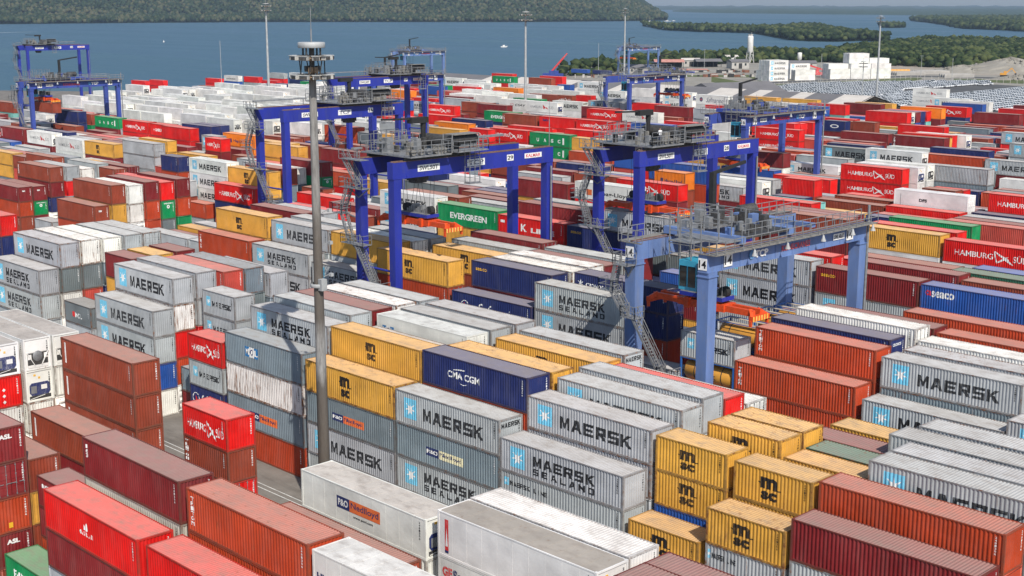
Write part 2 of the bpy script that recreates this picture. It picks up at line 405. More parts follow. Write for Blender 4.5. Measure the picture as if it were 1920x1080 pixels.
def logo(code, L):
    """-> list of (part, colour, shape); u along the side from its left end, v up; metres"""
    l = L; S40 = L > 8
    f = lambda a: a * l
    E, T = 'emblem', 'lettering'
    if code in ('MA', 'MS', 'MAr'):
        o = [(E, 'sky', ('P', rrect(f(.088), f(.088) + (1.45 if S40 else 1.0), .52, 2.2))), (E, 'white', ('P', star(f(.088) + (.725 if S40 else .5), 1.36, .66 if S40 else .48)))]
        if code == 'MA': o.append((T, 'black', ('T', 'MAERSK', f(.275), f(.85), .68, 1.72, .017)))
        else: o += [(T, 'black', ('T', 'MAERSK', f(.28), f(.78), 1.12, 1.95, .017)), (T, 'black', ('T', 'SEALAND', f(.28), f(.78), .42, .95, .008, 0, 1.35))]
        return o
    if code == 'M2': return [(E, 'sky', ('P', rrect(f(.13), f(.26), .95, 1.95))), (E, 'white', ('P', star(f(.195), 1.45, .36))), (T, 'black', ('T', 'MAERSK', f(.31), f(.88), 1.0, 1.55, .014))]
    if code == 'ML': return [(E, 'sky', ('P', rrect(f(.03), f(.07), 1.5, 2.2))), (E, 'white', ('P', star(f(.05), 1.85, .2))), (T, 'black', ('T', 'MAERSK LINE', f(.085), f(.4), 1.58, 2.0, .02))]
    if code == 'MSC':
        c = f(.46); return [(T, 'black', ('T', 'm', c - .68, c + .62, 1.28, 2.1, .06)), (T, 'black', ('P', rrect(c - .86, c - .6, 1.62, 1.7))), (T, 'black', ('P', rrect(c + .5, c + .9, 1.3, 1.38))), (T, 'black', ('T', 'sc', c - .62, c + .62, .5, 1.12, .05))]
    if code in ('HS', 'HSw'):
        w = 'white' if code == 'HS' else 'grey'
        a, b = (.12, .88) if S40 else (.1, .92); s = b - a
        o = [(T, w, ('T', 'HAMBURG', f(a), f(a + .53 * s), .95, 1.6, .007)), (T, w, ('T', 'SÜD', f(a + .80 * s), f(b), .9, 1.75, .007))]
        if code == 'HS': o += [(E, 'white', ('P', q)) for q in bird(f(a + .54 * s), f(a + .81 * s), .55, 1.95)]
        else: o += [(E, 'red', ('P', [(f(a + .55 * s), 1.95), (f(a + .68 * s), 1.15), (f(a + .58 * s), .75)])), (E, 'red', ('P', [(f(a + .70 * s), 1.4), (f(a + .79 * s), .75), (f(a + .68 * s), 1.0)]))]
        return o
    if code == 'CMA': return [(T, 'white', ('T', 'CMA CGM', f(.25), f(.56), .95, 1.55, .022)), (E, 'white', ('P', [(f(.31) + i * .17, 1.72 + .16 * math.sin(math.pi * i / 16)) for i in range(9)] + [(f(.31) + i * .17, 1.66 + .12 * math.sin(math.pi * i / 16)) for i in range(8, -1, -1)])), (E, 'white', ('P', [(f(.36) + i * .13, .72 - .2 * math.sin(math.pi * i / 8)) for i in range(9)] + [(f(.36) + i * .13, .72 - .14 * math.sin(math.pi * i / 8)) for i in range(8, -1, -1)]))]
    if code == 'CM': return [(T, 'white', ('T', 'CMA CGM', f(.25), f(.75), .7, 1.5, .02))]
    if code == 'TR': return [(T, 'white', x) for x in vert('TRITON', f(.035), f(.035) + .36, .5, 2.3)]
    if code == 'VR': return [(T, 'white', x) for x in vert('FLORENS', f(.035), f(.035) + .36, .5, 2.3)]
    if code == 'VS': return [(T, 'white', ('P', rrect(f(.045), f(.045) + .26, .55, 2.2))), (T, 'black', ('T', 'K', f(.045) + .04, f(.045) + .22, 1.9, 2.1, .02))]
    if code == 'V163': return [(T, 'white', x) for x in vert('163', f(.033), f(.033) + .3, 1.3, 2.3)]
    if code == 'EV': return [(T, 'white', ('T', 'EVERGREEN', f(.22), f(.82), .85, 1.62, .028))]
    if code == 'UA': return [(T, 'white', ('T', c, f(u), f(u) + .75, .85, 1.6, .04)) for c, u in zip('UASC', (.18, .36, .54, .71))] + [(E, 'white', ('P', rrect(f(.83), f(.83) + .42, .6, 2.0)))]
    if code == 'KL': return [(T, 'white', ('T', 'K', f(.35), f(.44), .85, 1.85, .04)), (T, 'white', ('T', 'LINE', f(.5), f(.85), .85, 1.5, .035)), (E, 'white', ('P', rrect(f(.04), f(.1), 1.65, 2.0)))]
    if code in ('PO', 'PO2', 'PP'):
        a, b, c, v0, v1 = (.3, .43, .66, .85, 1.55) if code != 'PP' else (.305, .41, .655, 1.0, 1.9)
        bg2, ink2 = ('orange', 'navy') if code != 'PO2' else ('cream', 'navy')
        o = [(E, 'navy', ('P', rrect(f(a), f(b), v0, v1))), (E, bg2, ('P', rrect(f(b), f(c), v0, v1))), (T, 'white', ('T', 'P&O', f(a + .012), f(b - .012), v0 + .2, v1 - .18, .03)), (T, ink2, ('T', 'Nedlloyd', f(b + .012), f(c - .012), v0 + .17, v1 - .14, .012))]
        if code == 'PP': o.append((T, 'black', ('T', 'www.ponl.com', f(.44), f(.6), .6, .82, .02)))
        return o
    if code in ('MOLb', 'MOLs'):
        a, w = (f(.27), .72) if code == 'MOLb' else (f(.065), .55); o = []
        for i, ch in enumerate('MOL'):
            u = a + i * w
            o += [(E, 'white' if i == 1 else 'blue', ('P', rrect(u, u + w, 1.0, 1.0 + w * 1.35))), (T, 'navy' if i == 1 else 'white', ('T', ch, u + .12 * w, u + .88 * w, 1.0 + .3 * w, 1.0 + 1.1 * w, .03))]
        return o
    if code == 'MOLg': return [(T, 'white', ('T', 'MOL', f(.40), f(.64), .9, 1.5, .03, 0, 1.2)), (E, 'red', ('P', disc(f(.34), 1.25, .36)))]
    if code == 'CR': return [(T, 'white', ('T', 'CRONOS', f(.13), f(.32), 1.35, 1.75, .02)), (E, 'white', ('P', star(f(.07), 1.6, .45, 6)))]
    if code == 'SE': return [(T, 'yellow', ('T', 'seaco', f(.05), f(.2), 1.75, 2.05, .025))]
    if code == 'SE2': return [(T, 'white', ('T', 'seaco', f(.10), f(.30), 1.45, 2.05, .03)), (T, 'red', ('T', 'ca', f(.045), f(.095), 1.55, 2.05, .03))]
    if code in ('SA', 'SAw'): return [(T, 'white' if code == 'SA' else 'navy', ('T', 'Safmarine', f(.32), f(.86), .6, 1.9, .0, .45)), (E, 'white' if code == 'SA' else 'navy', ('P', disc(f(.17), 1.3, .62))), (E, 'navy', ('P', disc(f(.17), 1.3, .54))), (E, 'red', ('P', [(f(.15), 1.0), (f(.2), 1.15), (f(.16), 1.7)]))]
    if code == 'CS': return [(T, 'black', ('T', 'CSAV', f(.55), f(.9), .9, 1.6, .02, .2)), (E, 'red', ('P', rrect(f(.38), f(.49), .9, 1.6))), (E, 'white', ('P', rrect(f(.39), f(.48), .98, 1.52))), (E, 'red', ('P', [(f(.39), .98), (f(.40), .98), (f(.48), 1.52), (f(.47), 1.52)]))]
    if code in ('HL', 'HLo'):
        c = 'black' if code == 'HL' else 'navy'
        return [(T, c, ('T', 'Hapag-Lloyd', f(.34), f(.9), .7, 1.5, .02)), (E, 'navy' if code == 'HLo' else 'orange', ('P', rrect(f(.2), f(.29), .7, 1.6)))]
    if code == 'GE': return [(T, 'red', ('T', 'GE', f(.03), f(.1), 1.55, 2.2, .05)), (T, 'navy', ('T', 'SeaCo', f(.103), f(.27), 1.55, 2.2, .05))]
    if code == 'GEI': return [(E, 'red', ('P', rrect(f(.05), f(.075), .35, 2.2))), (E, 'navy', ('P', rrect(f(.05), f(.075), .2, .35))), (E, 'white', ('P', [(f(.054), .6), (f(.071), .6), (f(.0625), 1.7)]))]
    if code == 'MG': return [(T, 'white', ('T', 'MAGELLAN', f(.39), f(.54), .95, 1.27, .008)), (E, 'white', ('P', [(f(.455), 1.35), (f(.485), 1.35), (f(.475), 1.95)])), (E, 'white', ('P', [(f(.448), 1.38), (f(.45), 1.8), (f(.46), 1.4)]))]
    if code == 'REX': return [(T, 'white', ('T', 'REX', f(.12), f(.36), 1.75, 2.1, .04))]
    if code == 'P': return [(E, 'white', ('P', rrect(f(.055), f(.095), .75, 2.1))), (T, 'red', ('T', 'P', f(.06), f(.09), 1.3, 2.0, .04))]
    if code == 'DH': return [(T, 'white' if False else 'black', ('T', 'DFS', f(.35), f(.46), 1.1, 1.6, .05)), (E, 'grey', ('P', rrect(f(.09), f(.098), .3, 2.1)))]
    if code == 'HY': return [(T, 'black', ('T', 'HYUNDAI', f(.17), f(.8), .9, 1.5, .03))]
    if code == 'EM': return [(E, 'white', ('P', disc(f(.5), 1.3, f(.2), 16, .45))), (E, 'navy', ('P', disc(f(.5), 1.3, f(.14), 16, .28)))]
    if code == 'K': return [(T, 'white', ('T', 'K', f(.47), f(.53), .8, 1.6, .05)), (T, 'white', ('T', 'kn', f(.62), f(.72), .8, 1.4, .05))]
    if code == 'GR': return [(T, 'white', ('T', 'OR', f(.05), f(.11), 1.6, 2.1, .05))]
    if code == 'WH': return [(T, 'navy', ('T', 'HJ', f(.03), f(.08), .9, 1.5, .05))]
    return []
ENDLOGO = dict(TX=[('lettering', 'white', ('T', 'tex', .7, 1.25, 1.75, 2.05, .05))], ASL=[('lettering', 'white', ('T', 'ASL', .55, 1.5, 1.75, 2.1, .05))],
               EVd=[('emblem', 'white', ('P', disc(1.22, 1.72, .26))), ('emblem', 'green', ('P', disc(1.22, 1.72, .1))), ('lettering', 'white', ('T', 'EVERGREEN', .5, 1.95, 2.1, 2.28, .03))],
               CR=[('lettering', 'white', ('T', 'CRONOS', .45, 1.8, 1.95, 2.2, .04))], SA=[], IM=[('emblem', 'white', ('P', [(.75, 1.5 - .5 * i), (.9, 1.65 - .5 * i), (1.05, 1.5 - .5 * i), (.9, 1.35 - .5 * i)])) for i in range(3)],
               MA=[('lettering', 'black', ('T', 'MAERSK', .25, 2.2, 1.95, 2.3, .03))], ST=[('emblem', 'yellow', ('P', rrect(.8, 1.1, .35, .75)))])
# square-cut capitals drawn stroke by stroke (no two pieces overlap)
def bar(a, b, c, d): return [(a, b), (c, b), (c, d), (a, d)]
GLY = dict(M=[bar(0, 0, .24, 1), bar(.76, 0, 1, 1), [(.24, 1), (.5, .50), (.76, 1), (.76, .56), (.5, .04), (.24, .56)]], A=[[(0, 0), (.27, 0), (.5, .74), (.5, 1), (.32, 1)], [(1, 0), (.68, 1), (.5, 1), (.5, .74), (.73, 0)], [(.341, .23), (.659, .23), (.597, .43), (.403, .43)]],
           E=[bar(0, 0, .28, 1), bar(.28, .77, .98, 1), bar(.28, .39, .88, .61), bar(.28, 0, .98, .23)], R=[bar(0, 0, .28, 1), bar(.28, .77, 1, 1), bar(.72, .58, 1, .77), bar(.28, .36, 1, .58), [(.40, .36), (.74, .36), (1.02, 0), (.68, 0)]],
           S=[bar(0, .78, 1, 1), bar(0, .61, .28, .78), bar(0, .39, 1, .61), bar(.72, .22, 1, .39), bar(0, 0, 1, .22)], K=[bar(0, 0, .28, 1), [(.28, .38), (.44, .56), (1.0, 1), (.62, 1), (.28, .66)], [(.44, .56), (.28, .38), (.36, .44), (.66, 0), (1.04, 0), (.60, .56)]],
           L=[bar(0, 0, .28, 1), bar(.28, 0, .94, .23)], N=[bar(0, 0, .24, 1), bar(.76, 0, 1, 1), [(.24, 1), (.76, .40), (.76, 0), (.24, .60)]], D=[bar(0, 0, .28, 1), bar(.28, .77, .92, 1), bar(.28, 0, .92, .23), bar(.72, .23, 1, .77)], I=[bar(.3, 0, .6, 1)])
def block_word(s, u0, u1, v0, v1, gap=.22):
    n = len(s); w = 1.0 / (n + gap * (n - 1)); vs, fs = [], []
    for i, ch in enumerate(s):
        for p in GLY.get(ch, []):
            fs.append(tuple(range(len(vs), len(vs) + len(p)))); vs += [(u0 + (i * (1 + gap) + x) * w * (u1 - u0), v0 + y * (v1 - v0)) for x, y in p]
    return vs, fs
LOGO_MESH = {}
def logo_meshes(code, L, flat, end=False):
    key = (code, L, flat, end)
    if key in LOGO_MESH: return LOGO_MESH[key]
    res = {}
    spec = ENDLOGO.get(code, []) if end else logo(code, L)
    acc = {}
    for z, (part, colr, sh) in enumerate(spec):
        if sh[0] == 'P': vs, fs = list(sh[1]), [tuple(range(len(sh[1])))]
        else:
            s, u0, u1, v0, v1, b = sh[1:7]; shear = sh[7] if len(sh) > 7 else 0; sp = sh[8] if len(sh) > 8 else 1.0
            vs, fs = block_word(s, u0, u1, v0, v1, .17 if sp == 1 else .5) if s in ('MAERSK', 'SEALAND', 'MAERSK LINE') else fit(s, u0, u1, v0, v1, b, shear, sp)
        acc.setdefault(part, []).append((colr, vs, fs, z))
    for part, items in acc.items():
        bm = bmesh.new(); mats = []
        for colr, vs, fs, z in items:
            if colr not in mats: mats.append(colr)
            b2 = bmesh.new(); bv = [b2.verts.new((u, 0, v)) for u, v in vs]
            for f in fs:
                try: b2.faces.new([bv[i] for i in f])
                except ValueError: pass
            b2.normal_update(); bmesh.ops.triangulate(b2, faces=b2.faces[:])
            if not flat and not end:
                us = [v[0] for v in vs]
                for u, d in PROF[L]:
                    if min(us) < u < max(us): bmesh.ops.bisect_plane(b2, geom=b2.verts[:] + b2.edges[:] + b2.faces[:], plane_co=(u, 0, 0), plane_no=(1, 0, 0))
            for v in b2.verts:
                u, _, h = v.co; lift = .004 + .003 * min(z, 5)
                if end: v.co = (L / 2 - .02 + lift + .004, u - HW, h)
                elif flat: v.co = (u - L / 2, -HW + .011 - lift, h)
                else: v.co = (u - L / 2, -HW + .016 + depth_at(L, u) - lift, h)
            base = len(bm.verts); nv = [bm.verts.new(v.co) for v in b2.verts]
            b2.verts.index_update()
            for f in b2.faces:
                try: nf = bm.faces.new([nv[v.index] for v in f.verts]); nf.material_index = mats.index(colr)
                except ValueError: pass
            b2.free()
        bm.normal_update()
        for f in bm.faces:
            n = f.normal
            if (end and n.x < 0) or (not end and n.y > 0): f.normal_flip()
        me = bpy.data.meshes.new('side_' + part); bm.to_mesh(me); bm.free()
        for c in mats: me.materials.append(M['ink_' + c])
        res[part] = me
    LOGO_MESH[key] = res
    return res
def id_marks(L, colr, end):
    """the small number column every box carries, on its side and on its end"""
    key = ('id', L, colr, end)
    if key in LOGO_MESH: return LOGO_MESH[key]
    mb = MB()
    for i, ch in enumerate('2481306'):
        if end: vs, fs = fit(ch, 2.02, 2.14, 2.15 - .19 * i, 2.29 - .19 * i, .02); mb.add([(L / 2 - .008, u - HW, v) for u, v in vs], fs)
        else: vs, fs = fit(ch, L - .62, L - .5, 2.2 - .17 * i, 2.33 - .17 * i, .02); mb.add([(u - L / 2, -HW + .0085, v) for u, v in vs], fs)
    LOGO_MESH[key] = mb.mesh('number_column', M['ink_' + colr])
    return LOGO_MESH[key]
PAL = dict(g=(.385, .405, .42), w=(.78, .765, .72), r=(.66, .010, .008), m=(.20, .018, .020), b=(.27, .052, .026), o=(.44, .055, .018), y=(.66, .34, .055), n=(.018, .028, .12),
           u=(.022, .085, .34), e=(.004, .24, .075), d=(.03, .13, .08), t=(.20, .50, .45), k=(.19, .235, .27), G=(.155, .18, .19), s=(.5, .07, .05), O=(.78, .20, .012), wb=(.46, .42, .37), T=(.6, .3, .05))
REEF_LOGOS = {'PP', 'GEI', 'GE', 'WH', 'MOLs', 'R1', 'R2', 'R3', 'HSw', 'HL', 'CS', 'DH', 'SAw'}
def jitter(c, k):
    q = random.Random(k); f = 1 + q.uniform(-.1, .08); return tuple(max(0, x * f * (1 + q.uniform(-.02, .02))) for x in c)
def put_container(k, x, y, zb, H, size, col, lg, lod, label, grp, near_block):
    L = L40 if size == 40 else L20
    reef = col == 'w' and (lg in REEF_LOGOS or not near_block)
    q = random.Random(k * 7 + 3)
    rust = {'g': .42, 'w': .38, 'y': .45, 'wb': .5, 'k': .42, 'm': .25, 'r': .2, 'b': .3, 'o': .3}.get(col, .35) + q.uniform(-.25, .3)
    if lg == 'RU': rust = .9
    if reef: rust = q.uniform(.0, .4)
    c = (*jitter(PAL[col], k), max(0.0, min(1.2, rust)))
    name = 'tank_container' if col == 'T' else 'refrigerated_container' if reef else 'long_container' if size == 40 else 'short_container'
    cat = {'tank_container': 'tank container', 'refrigerated_container': 'refrigerated container', 'long_container': 'container', 'short_container': 'short container'}[name]
    if col == 'T': return put_tank(x, y, zb, H, L, label, grp)
    kind = 'dry'
    if lg == 'D' or (lg in ('-', 'RU') and q.random() < .14 and not reef): kind = 'door'
    if reef: kind = lg if lg in ('R1', 'R2', 'R3') else q.choice(['R1', 'R3', 'R2', 'reef', 'reef'])
    loc = (x + L / 2, y + HW, zb)
    if lod == 0:
        root = empty(name, loc); root.scale = (1, 1, (H - .012) / H0)
        for pn, me in proto(L, kind).items():
            if pn == 'lock_rod': continue
            o = link(pn, me, root, color=c if pn != 'frame' or col in 'rmbone' else (*c[:3], min(1.2, c[3] + .4)))
            if pn == 'roof' and lg in ('GEI', 'R2', 'R3', 'PP'): o.color = {'GEI': (.36, .32, .27, .5), 'PP': (.56, .51, .45, .5)}.get(lg, (.47, .42, .37, .5))
            if pn == 'door': link('lock_rod', proto(L, kind)['lock_rod'], o)
        if not reef or True:
            idc = 'black' if col in ('g', 'w', 'y', 'wb', 't') else 'white'
            for e_ in (False, True): link('number_marking', id_marks(L, idc, e_), root, color=c)
    else:
        root = link(name, proto_far(L, kind), None, loc, c); root.scale = (1, 1, (H - .012) / H0)
    if lod < 2:
        qz = random.Random(k * 13 + 1); z_state = qz.getstate()
        for end in ((False, True) if lod == 0 or lg in ENDLOGO else (False,)):
            if end and (lg not in ENDLOGO or (lg == 'MA' and not (q.random() < .25))): continue
            for part, me in logo_meshes(lg, L, reef, end).items():
                o = link(part, me, root, color=c); qz.setstate(z_state)
                if not end: sz = qz.uniform(.88, 1.05); o.scale = (1, 1, sz); o.location = (0, 0, 1.3 * (1 - sz) + qz.uniform(-.08, .06))
    tag(root, label, cat, grp)
    return root
def put_tank(x, y, zb, H, L, label, grp):
    root = empty('tank_container', (x + L / 2, y + HW, zb)); root.scale = (1, 1, (H - .012) / H0)
    f = MB(); frame(f, L)
    for s in (-1, 1):
        for sx in (-1, 1): f.beam((sx * (L/2 - .06), -.0 + s * 1.15, .15), (sx * (L/2 - .06), 0, 1.3), .08, .08)
    f.build('frame', M['frameblue'], root)
    t = MB(); r = 1.08; l = L / 2 - .35
    t.lathe([(.02, -l - .25), (.6, -l - .2), (.95, -l - .05), (r, -l + .12), (r, l - .12), (.95, l + .05), (.6, l + .2), (.02, l + .25)], (0, 0, 1.28), 'x', 24)
    o = t.build('tank', M['tank'], root)
    b = MB()
    for k in (-.5, .5): b.lathe([(r + .015, k * L * .5 - .05), (r + .015, k * L * .5 + .05)], (0, 0, 1.28), 'x', 24)
    b.build('band', M['darksteel'], o)
    p = MB(); p.box(-L/2 + .2, L/2 - .2, -.95, -.6, H0 - .05, H0 - .02); p.box(-L/2 + .2, L/2 - .2, .6, .95, H0 - .05, H0 - .02); p.build('walkway', M['plank'], root)
    lt = MB(); vs, fs = fit('BULK', -1.0, 1.0, .95, 1.35, .04); lt.add([(u, -math.sqrt(max(.01, (r + .012) ** 2 - (v - 1.28) ** 2)), v) for u, v in vs], fs); lt.build('lettering', M['ink_black'], root)
    tag(root, label, 'tank container', grp); return root

# ---------------------------------------------------------------- ground, water, far land
def sheet(name, pts, z, mat, kind='structure', skirt=None):
    mb = MB(); vs = [(p[0], p[1], z) for p in pts]; a = sum(vs[i][0] * vs[(i + 1) % len(vs)][1] - vs[(i + 1) % len(vs)][0] * vs[i][1] for i in range(len(vs)))
    if a < 0: vs = vs[::-1]
    mb.poly(vs)
    if skirt is not None:
        n = len(vs)
        for i in range(n):
            p, q = vs[i], vs[(i + 1) % n]; mb.add([(p[0], p[1], skirt), (q[0], q[1], skirt), q, p], [(0, 1, 2, 3)])
    o = mb.build(name, mat); o['kind'] = kind; return o
def m_ground(name, a, b, scale, stains=None):
    m, t, bs = newmat(name); v = objcoord(t, randomise=False)
    c = ramp(t, noise(t, v, scale, 6, .65), [(.3, a), (.7, b)]).outputs[0]
    if stains:
        k = ramp(t, noise(t, objcoord(t, (.15, 1, 1), False), .5, 6, .7), [(.5, (0, 0, 0)), (.68, (1, 1, 1))]).outputs[0]
        c = mix(t, mathn(t, 'MULTIPLY', k, .6), c, stains)
    t.links.new(c, bs.inputs['Base Color']); bs.inputs['Roughness'].default_value = .85; bs.inputs['Specular IOR Level'].default_value = .25
    return m
M['yard'] = m_ground('yard_concrete', (.13, .115, .10), (.235, .215, .19), .25, (.07, .062, .055))
M['asphalt'] = m_ground('asphalt', (.06, .06, .06), (.11, .11, .108), .1)
M['gravel'] = m_ground('gravel_ground', (.20, .185, .155), (.32, .30, .26), .05)
M['grass'] = m_ground('rough_grass', (.045, .07, .018), (.14, .15, .05), .12)
M['sand'] = m_ground('pale_earth', (.25, .215, .17), (.38, .335, .28), .08)
M['paint'] = m_flat('road_paint', (.6, .6, .57), .7, var=.25, scale=.8, dirt=(.25, .23, .2), dirtamt=.8)
M['ypaint'] = m_flat('yellow_road_paint', (.5, .33, .05), .7, var=.3, scale=.8, dirt=(.2, .17, .12), dirtamt=.8)
m, t, b = newmat('sea_water'); v = objcoord(t, randomise=False)
mp = t.nodes.new('ShaderNodeMapping'); mp.inputs['Rotation'].default_value = (0, 0, R(-45.77)); mp.inputs['Scale'].default_value = (.0007, .007, 1); t.links.new(v, mp.inputs['Vector'])
wind = noise(t, mp.outputs[0], 1.0, 6, .65)
c = ramp(t, wind, [(.36, (.026, .076, .122)), (.66, (.066, .130, .175))]).outputs[0]
rr = ramp(t, wind, [(.4, (.36, .36, .36)), (.62, (.55, .55, .55))]).outputs[0]; t.links.new(rr, b.inputs['Roughness'])
t.links.new(c, b.inputs['Base Color']); b.inputs['Roughness'].default_value = .42; b.inputs['IOR'].default_value = 1.33; b.inputs['Specular IOR Level'].default_value = .32
bp = t.nodes.new('ShaderNodeBump'); bp.inputs['Strength'].default_value = 1.0; bp.inputs['Distance'].default_value = 1.4
t.links.new(noise(t, objcoord(t, (.10, .05, 1), False), 1.0, 6, .68), bp.inputs['Height']); t.links.new(bp.outputs[0], b.inputs['Normal'])
M['water'] = m
sheet('water', [(30000 * math.cos(i * math.pi / 16), 30000 * math.sin(i * math.pi / 16)) for i in range(32)], -2.5, M['water'])
shore = [(-700, 690), (-200, 680), (240, 660), (640, 700), (1000, 770), (1050, 800), (1062, 850), (1150, 905), (1250, 1005), (1400, 1110), (1540, 1110), (1620, 1270), (1720, 1520), (1800, 1500), (1920, 1440), (2300, 1440)]
yard = [pxd(a, d) for a, d in shore] + [Vector((900, 900, 0)), Vector((500, -250, 0)), Vector((-200, -300, 0)), Vector((-700, -200, 0))]
sheet('ground', yard, 0, M['yard'], skirt=-4)
# lane markings in the truck lane between the two nearest blocks
mk = MB()
for y in (62.55, 63.15): mk.box(-170, 0, y - .05, y + .05, .004, .006)
mk.box(-170, 0, 54.2, 54.32, .004, .006)
o = mk.build('lane_markings', M['paint']); o['kind'] = 'structure'
mk = MB()
for k in range(24): mk.box(-140 + k * 6, -139 + k * 6, 57.2, 57.35, .004, .006)
for k in range(6): mk.box(-104 + k * 1.3, -103.1 + k * 1.3, 58.6, 58.75, .004, .006); mk.box(-104 + k * 1.3, -103.9 + k * 1.3, 58.0, 59.3, .0064, .008)
o = mk.build('yellow_markings', M['ypaint']); o['kind'] = 'structure'
def band(pts, z, name, mat, kind='structure'):
    """ground sheet given by photo column + near and far distance"""
    return sheet(name, [pxd(a, n) for a, n, f in pts] + [pxd(a, f) for a, n, f in reversed(pts)], z, mat, kind)
band([(1050, 640, 830), (1200, 640, 900), (1400, 640, 1000), (1650, 640, 1020), (1960, 640, 930), (2100, 640, 900)], .004, 'gravel_yard', M['gravel'])
band([(1330, 745, 800), (1420, 668, 715), (1560, 700, 750), (1700, 745, 790), (1720, 775, 785)], .012, 'grass_strip', M['grass'])
band([(1250, 800, 815), (1400, 790, 820), (1425, 740, 760)], .012, 'verge', M['grass'])
band([(1780, 755, 778), (1850, 740, 772), (1960, 715, 760), (2100, 700, 740)], .012, 'verge_by_the_road', M['grass'])
band([(1430, 615, 680), (1640, 560, 735), (1860, 520, 720), (2050, 480, 660)], .008, 'car_park', M['asphalt'])
band([(1330, 705, 735), (1560, 757, 770), (1700, 800, 815), (1900, 772, 786), (2100, 750, 765)], .016, 'road', M['asphalt'])
band([(1600, 800, 1000), (1700, 835, 960), (1960, 800, 930)], .008, 'bare_earth', M['sand'])
# ---- forest: leaf crowns as real lumps, thousands of small faces
def m_forest(name, lo, mid, hi, scale):
    m, t, b = newmat(name); v = objcoord(t, randomise=False)
    big = noise(t, v, scale, 4, .6); small = noise(t, v, scale * 14, 2, .6)
    ta = t.nodes.new('ShaderNodeAttribute'); ta.attribute_name = 'tone'   # every crown has its own green
    f = mathn(t, 'ADD', mathn(t, 'ADD', mathn(t, 'MULTIPLY', big, .45), mathn(t, 'MULTIPLY', small, .35)), mathn(t, 'MULTIPLY', ta.outputs['Fac'], .24))
    c = ramp(t, f, [(.40, lo), (.52, mid), (.64, hi)]).outputs[0]
    t.links.new(c, b.inputs['Base Color']); b.inputs['Roughness'].default_value = .8; b.inputs['Specular IOR Level'].default_value = .15
    return m
M['forest'] = m_forest('mangrove_leaves', (.010, .020, .007), (.026, .044, .014), (.075, .090, .030), .02)
M['hillforest'] = m_forest('hillside_leaves', (.014, .028, .012), (.027, .046, .018), (.085, .085, .042), .006)
M['farland'] = m_forest('far_shore_leaves', (.03, .055, .03), (.05, .08, .04), (.09, .11, .06), .002)
def ico(sub):
    bm = bmesh.new(); bmesh.ops.create_icosphere(bm, subdivisions=sub, radius=1); bm.verts.index_update()
    v = np.array([x.co[:] for x in bm.verts]); f = np.array([[q.index for q in p.verts] for p in bm.faces]); bm.free(); return v, f
ICO = {1: ico(1), 2: ico(2)}
def crowns(name, P, rad, mat, sub, seed, squash=.8):
    g = np.random.default_rng(seed); v, f = ICO[sub]; n = len(P); nv = len(v)
    V = np.repeat(v[None], n, 0) * (1 + g.uniform(-.34, .30, (n, nv, 1)))
    rr = (rad * g.uniform(.6, 1.35, n))[:, None, None]
    V = V * rr * np.array([1, 1, squash]); V += np.asarray(P)[:, None, :]
    Fc = (f[None] + (np.arange(n) * nv)[:, None, None]).reshape(-1)
    me = bpy.data.meshes.new(name); me.vertices.add(n * nv); me.vertices.foreach_set('co', V.reshape(-1).astype(np.float32))
    nf = len(Fc) // 3; me.loops.add(len(Fc)); me.loops.foreach_set('vertex_index', Fc.astype(np.int32))
    me.polygons.add(nf); me.polygons.foreach_set('loop_start', (np.arange(nf) * 3).astype(np.int32))
    me.update(calc_edges=True); me.materials.append(mat)
    at = me.attributes.new('tone', 'FLOAT', 'POINT'); at.data.foreach_set('value', np.repeat(g.uniform(0, 1, n), nv).astype(np.float32))
    return link(name, me)
def forest_band(name, pts, step, rad, h, mat, seed, sub=1, label=None):
    """tree crowns over an area given by photo column + near / far distance"""
    g = np.random.default_rng(seed); P = []
    xs = [p[0] for p in pts]
    x = xs[0]
    while x < xs[-1]:
        n = np.interp(x, xs, [p[1] for p in pts]); f = np.interp(x, xs, [p[2] for p in pts])
        d = n
        while d <= f:
            e = min(1, (d - n) / 25 + .55)
            q = pxd(x + g.uniform(-.5, .5) * step / d * 2527, d + g.uniform(-.5, .5) * step)
            hh = h * e * g.uniform(.65, 1.12); P.append((q.x, q.y, hh - rad * .5))
            if g.random() < .5: P.append((q.x + g.uniform(-2, 2), q.y + g.uniform(-2, 2), hh * .45))
            d += step
        x += step / ((n + f) / 2) * 2527
    o = crowns(name, P, rad, mat, sub, seed); return tag(o, label, 'forest', None, 'stuff')
forest_band('mangrove_forest', [(1058, 800, 835), (1110, 820, 870), (1150, 850, 895), (1250, 930, 995), (1330, 960, 1040), (1400, 990, 1090), (1540, 1000, 1090), (1620, 960, 1250), (1720, 925, 1500), (1800, 905, 1480), (1920, 900, 1420), (2060, 900, 1400)], 4.8, 2.9, 7.6, M['forest'], 3, 1, 'dense dark green mangrove forest behind the sheds and gravel heaps')
def islet(name, pts, h, seed, label, step=7.5, rad=4.2):
    o = sheet(name + '_ground', [pxd(a, n - 4) for a, n, f in pts] + [pxd(a, f + 8) for a, n, f in reversed(pts)], -2.0, M['forest'], skirt=-4)
    return forest_band(name + '_trees', pts, step, rad, h, M['forest'], seed, 1, label)
islet('island', [(1200, 2857, 2900), (1240, 2380, 2480), (1300, 2250, 2420), (1400, 2143, 2260), (1470, 1730, 2350), (1510, 1665, 2560), (1560, 1645, 2060), (1600, 1690, 1850), (1648, 1640, 1700)], 8.5, 4, 'wooded green island in the bay behind the white tower')
islet('islet', [(1640, 2650, 2700), (1660, 2600, 2760), (1680, 2650, 2690)], 7, 5, 'tiny wooded islet right of the larger island', 8, 5)
islet('wooded_point', [(1700, 3650, 3800), (1760, 2950, 4100), (1790, 2530, 4100), (1920, 2240, 4100), (2080, 2100, 4100)], 9, 6, 'flat wooded point reaching into the bay at right', 12, 7)
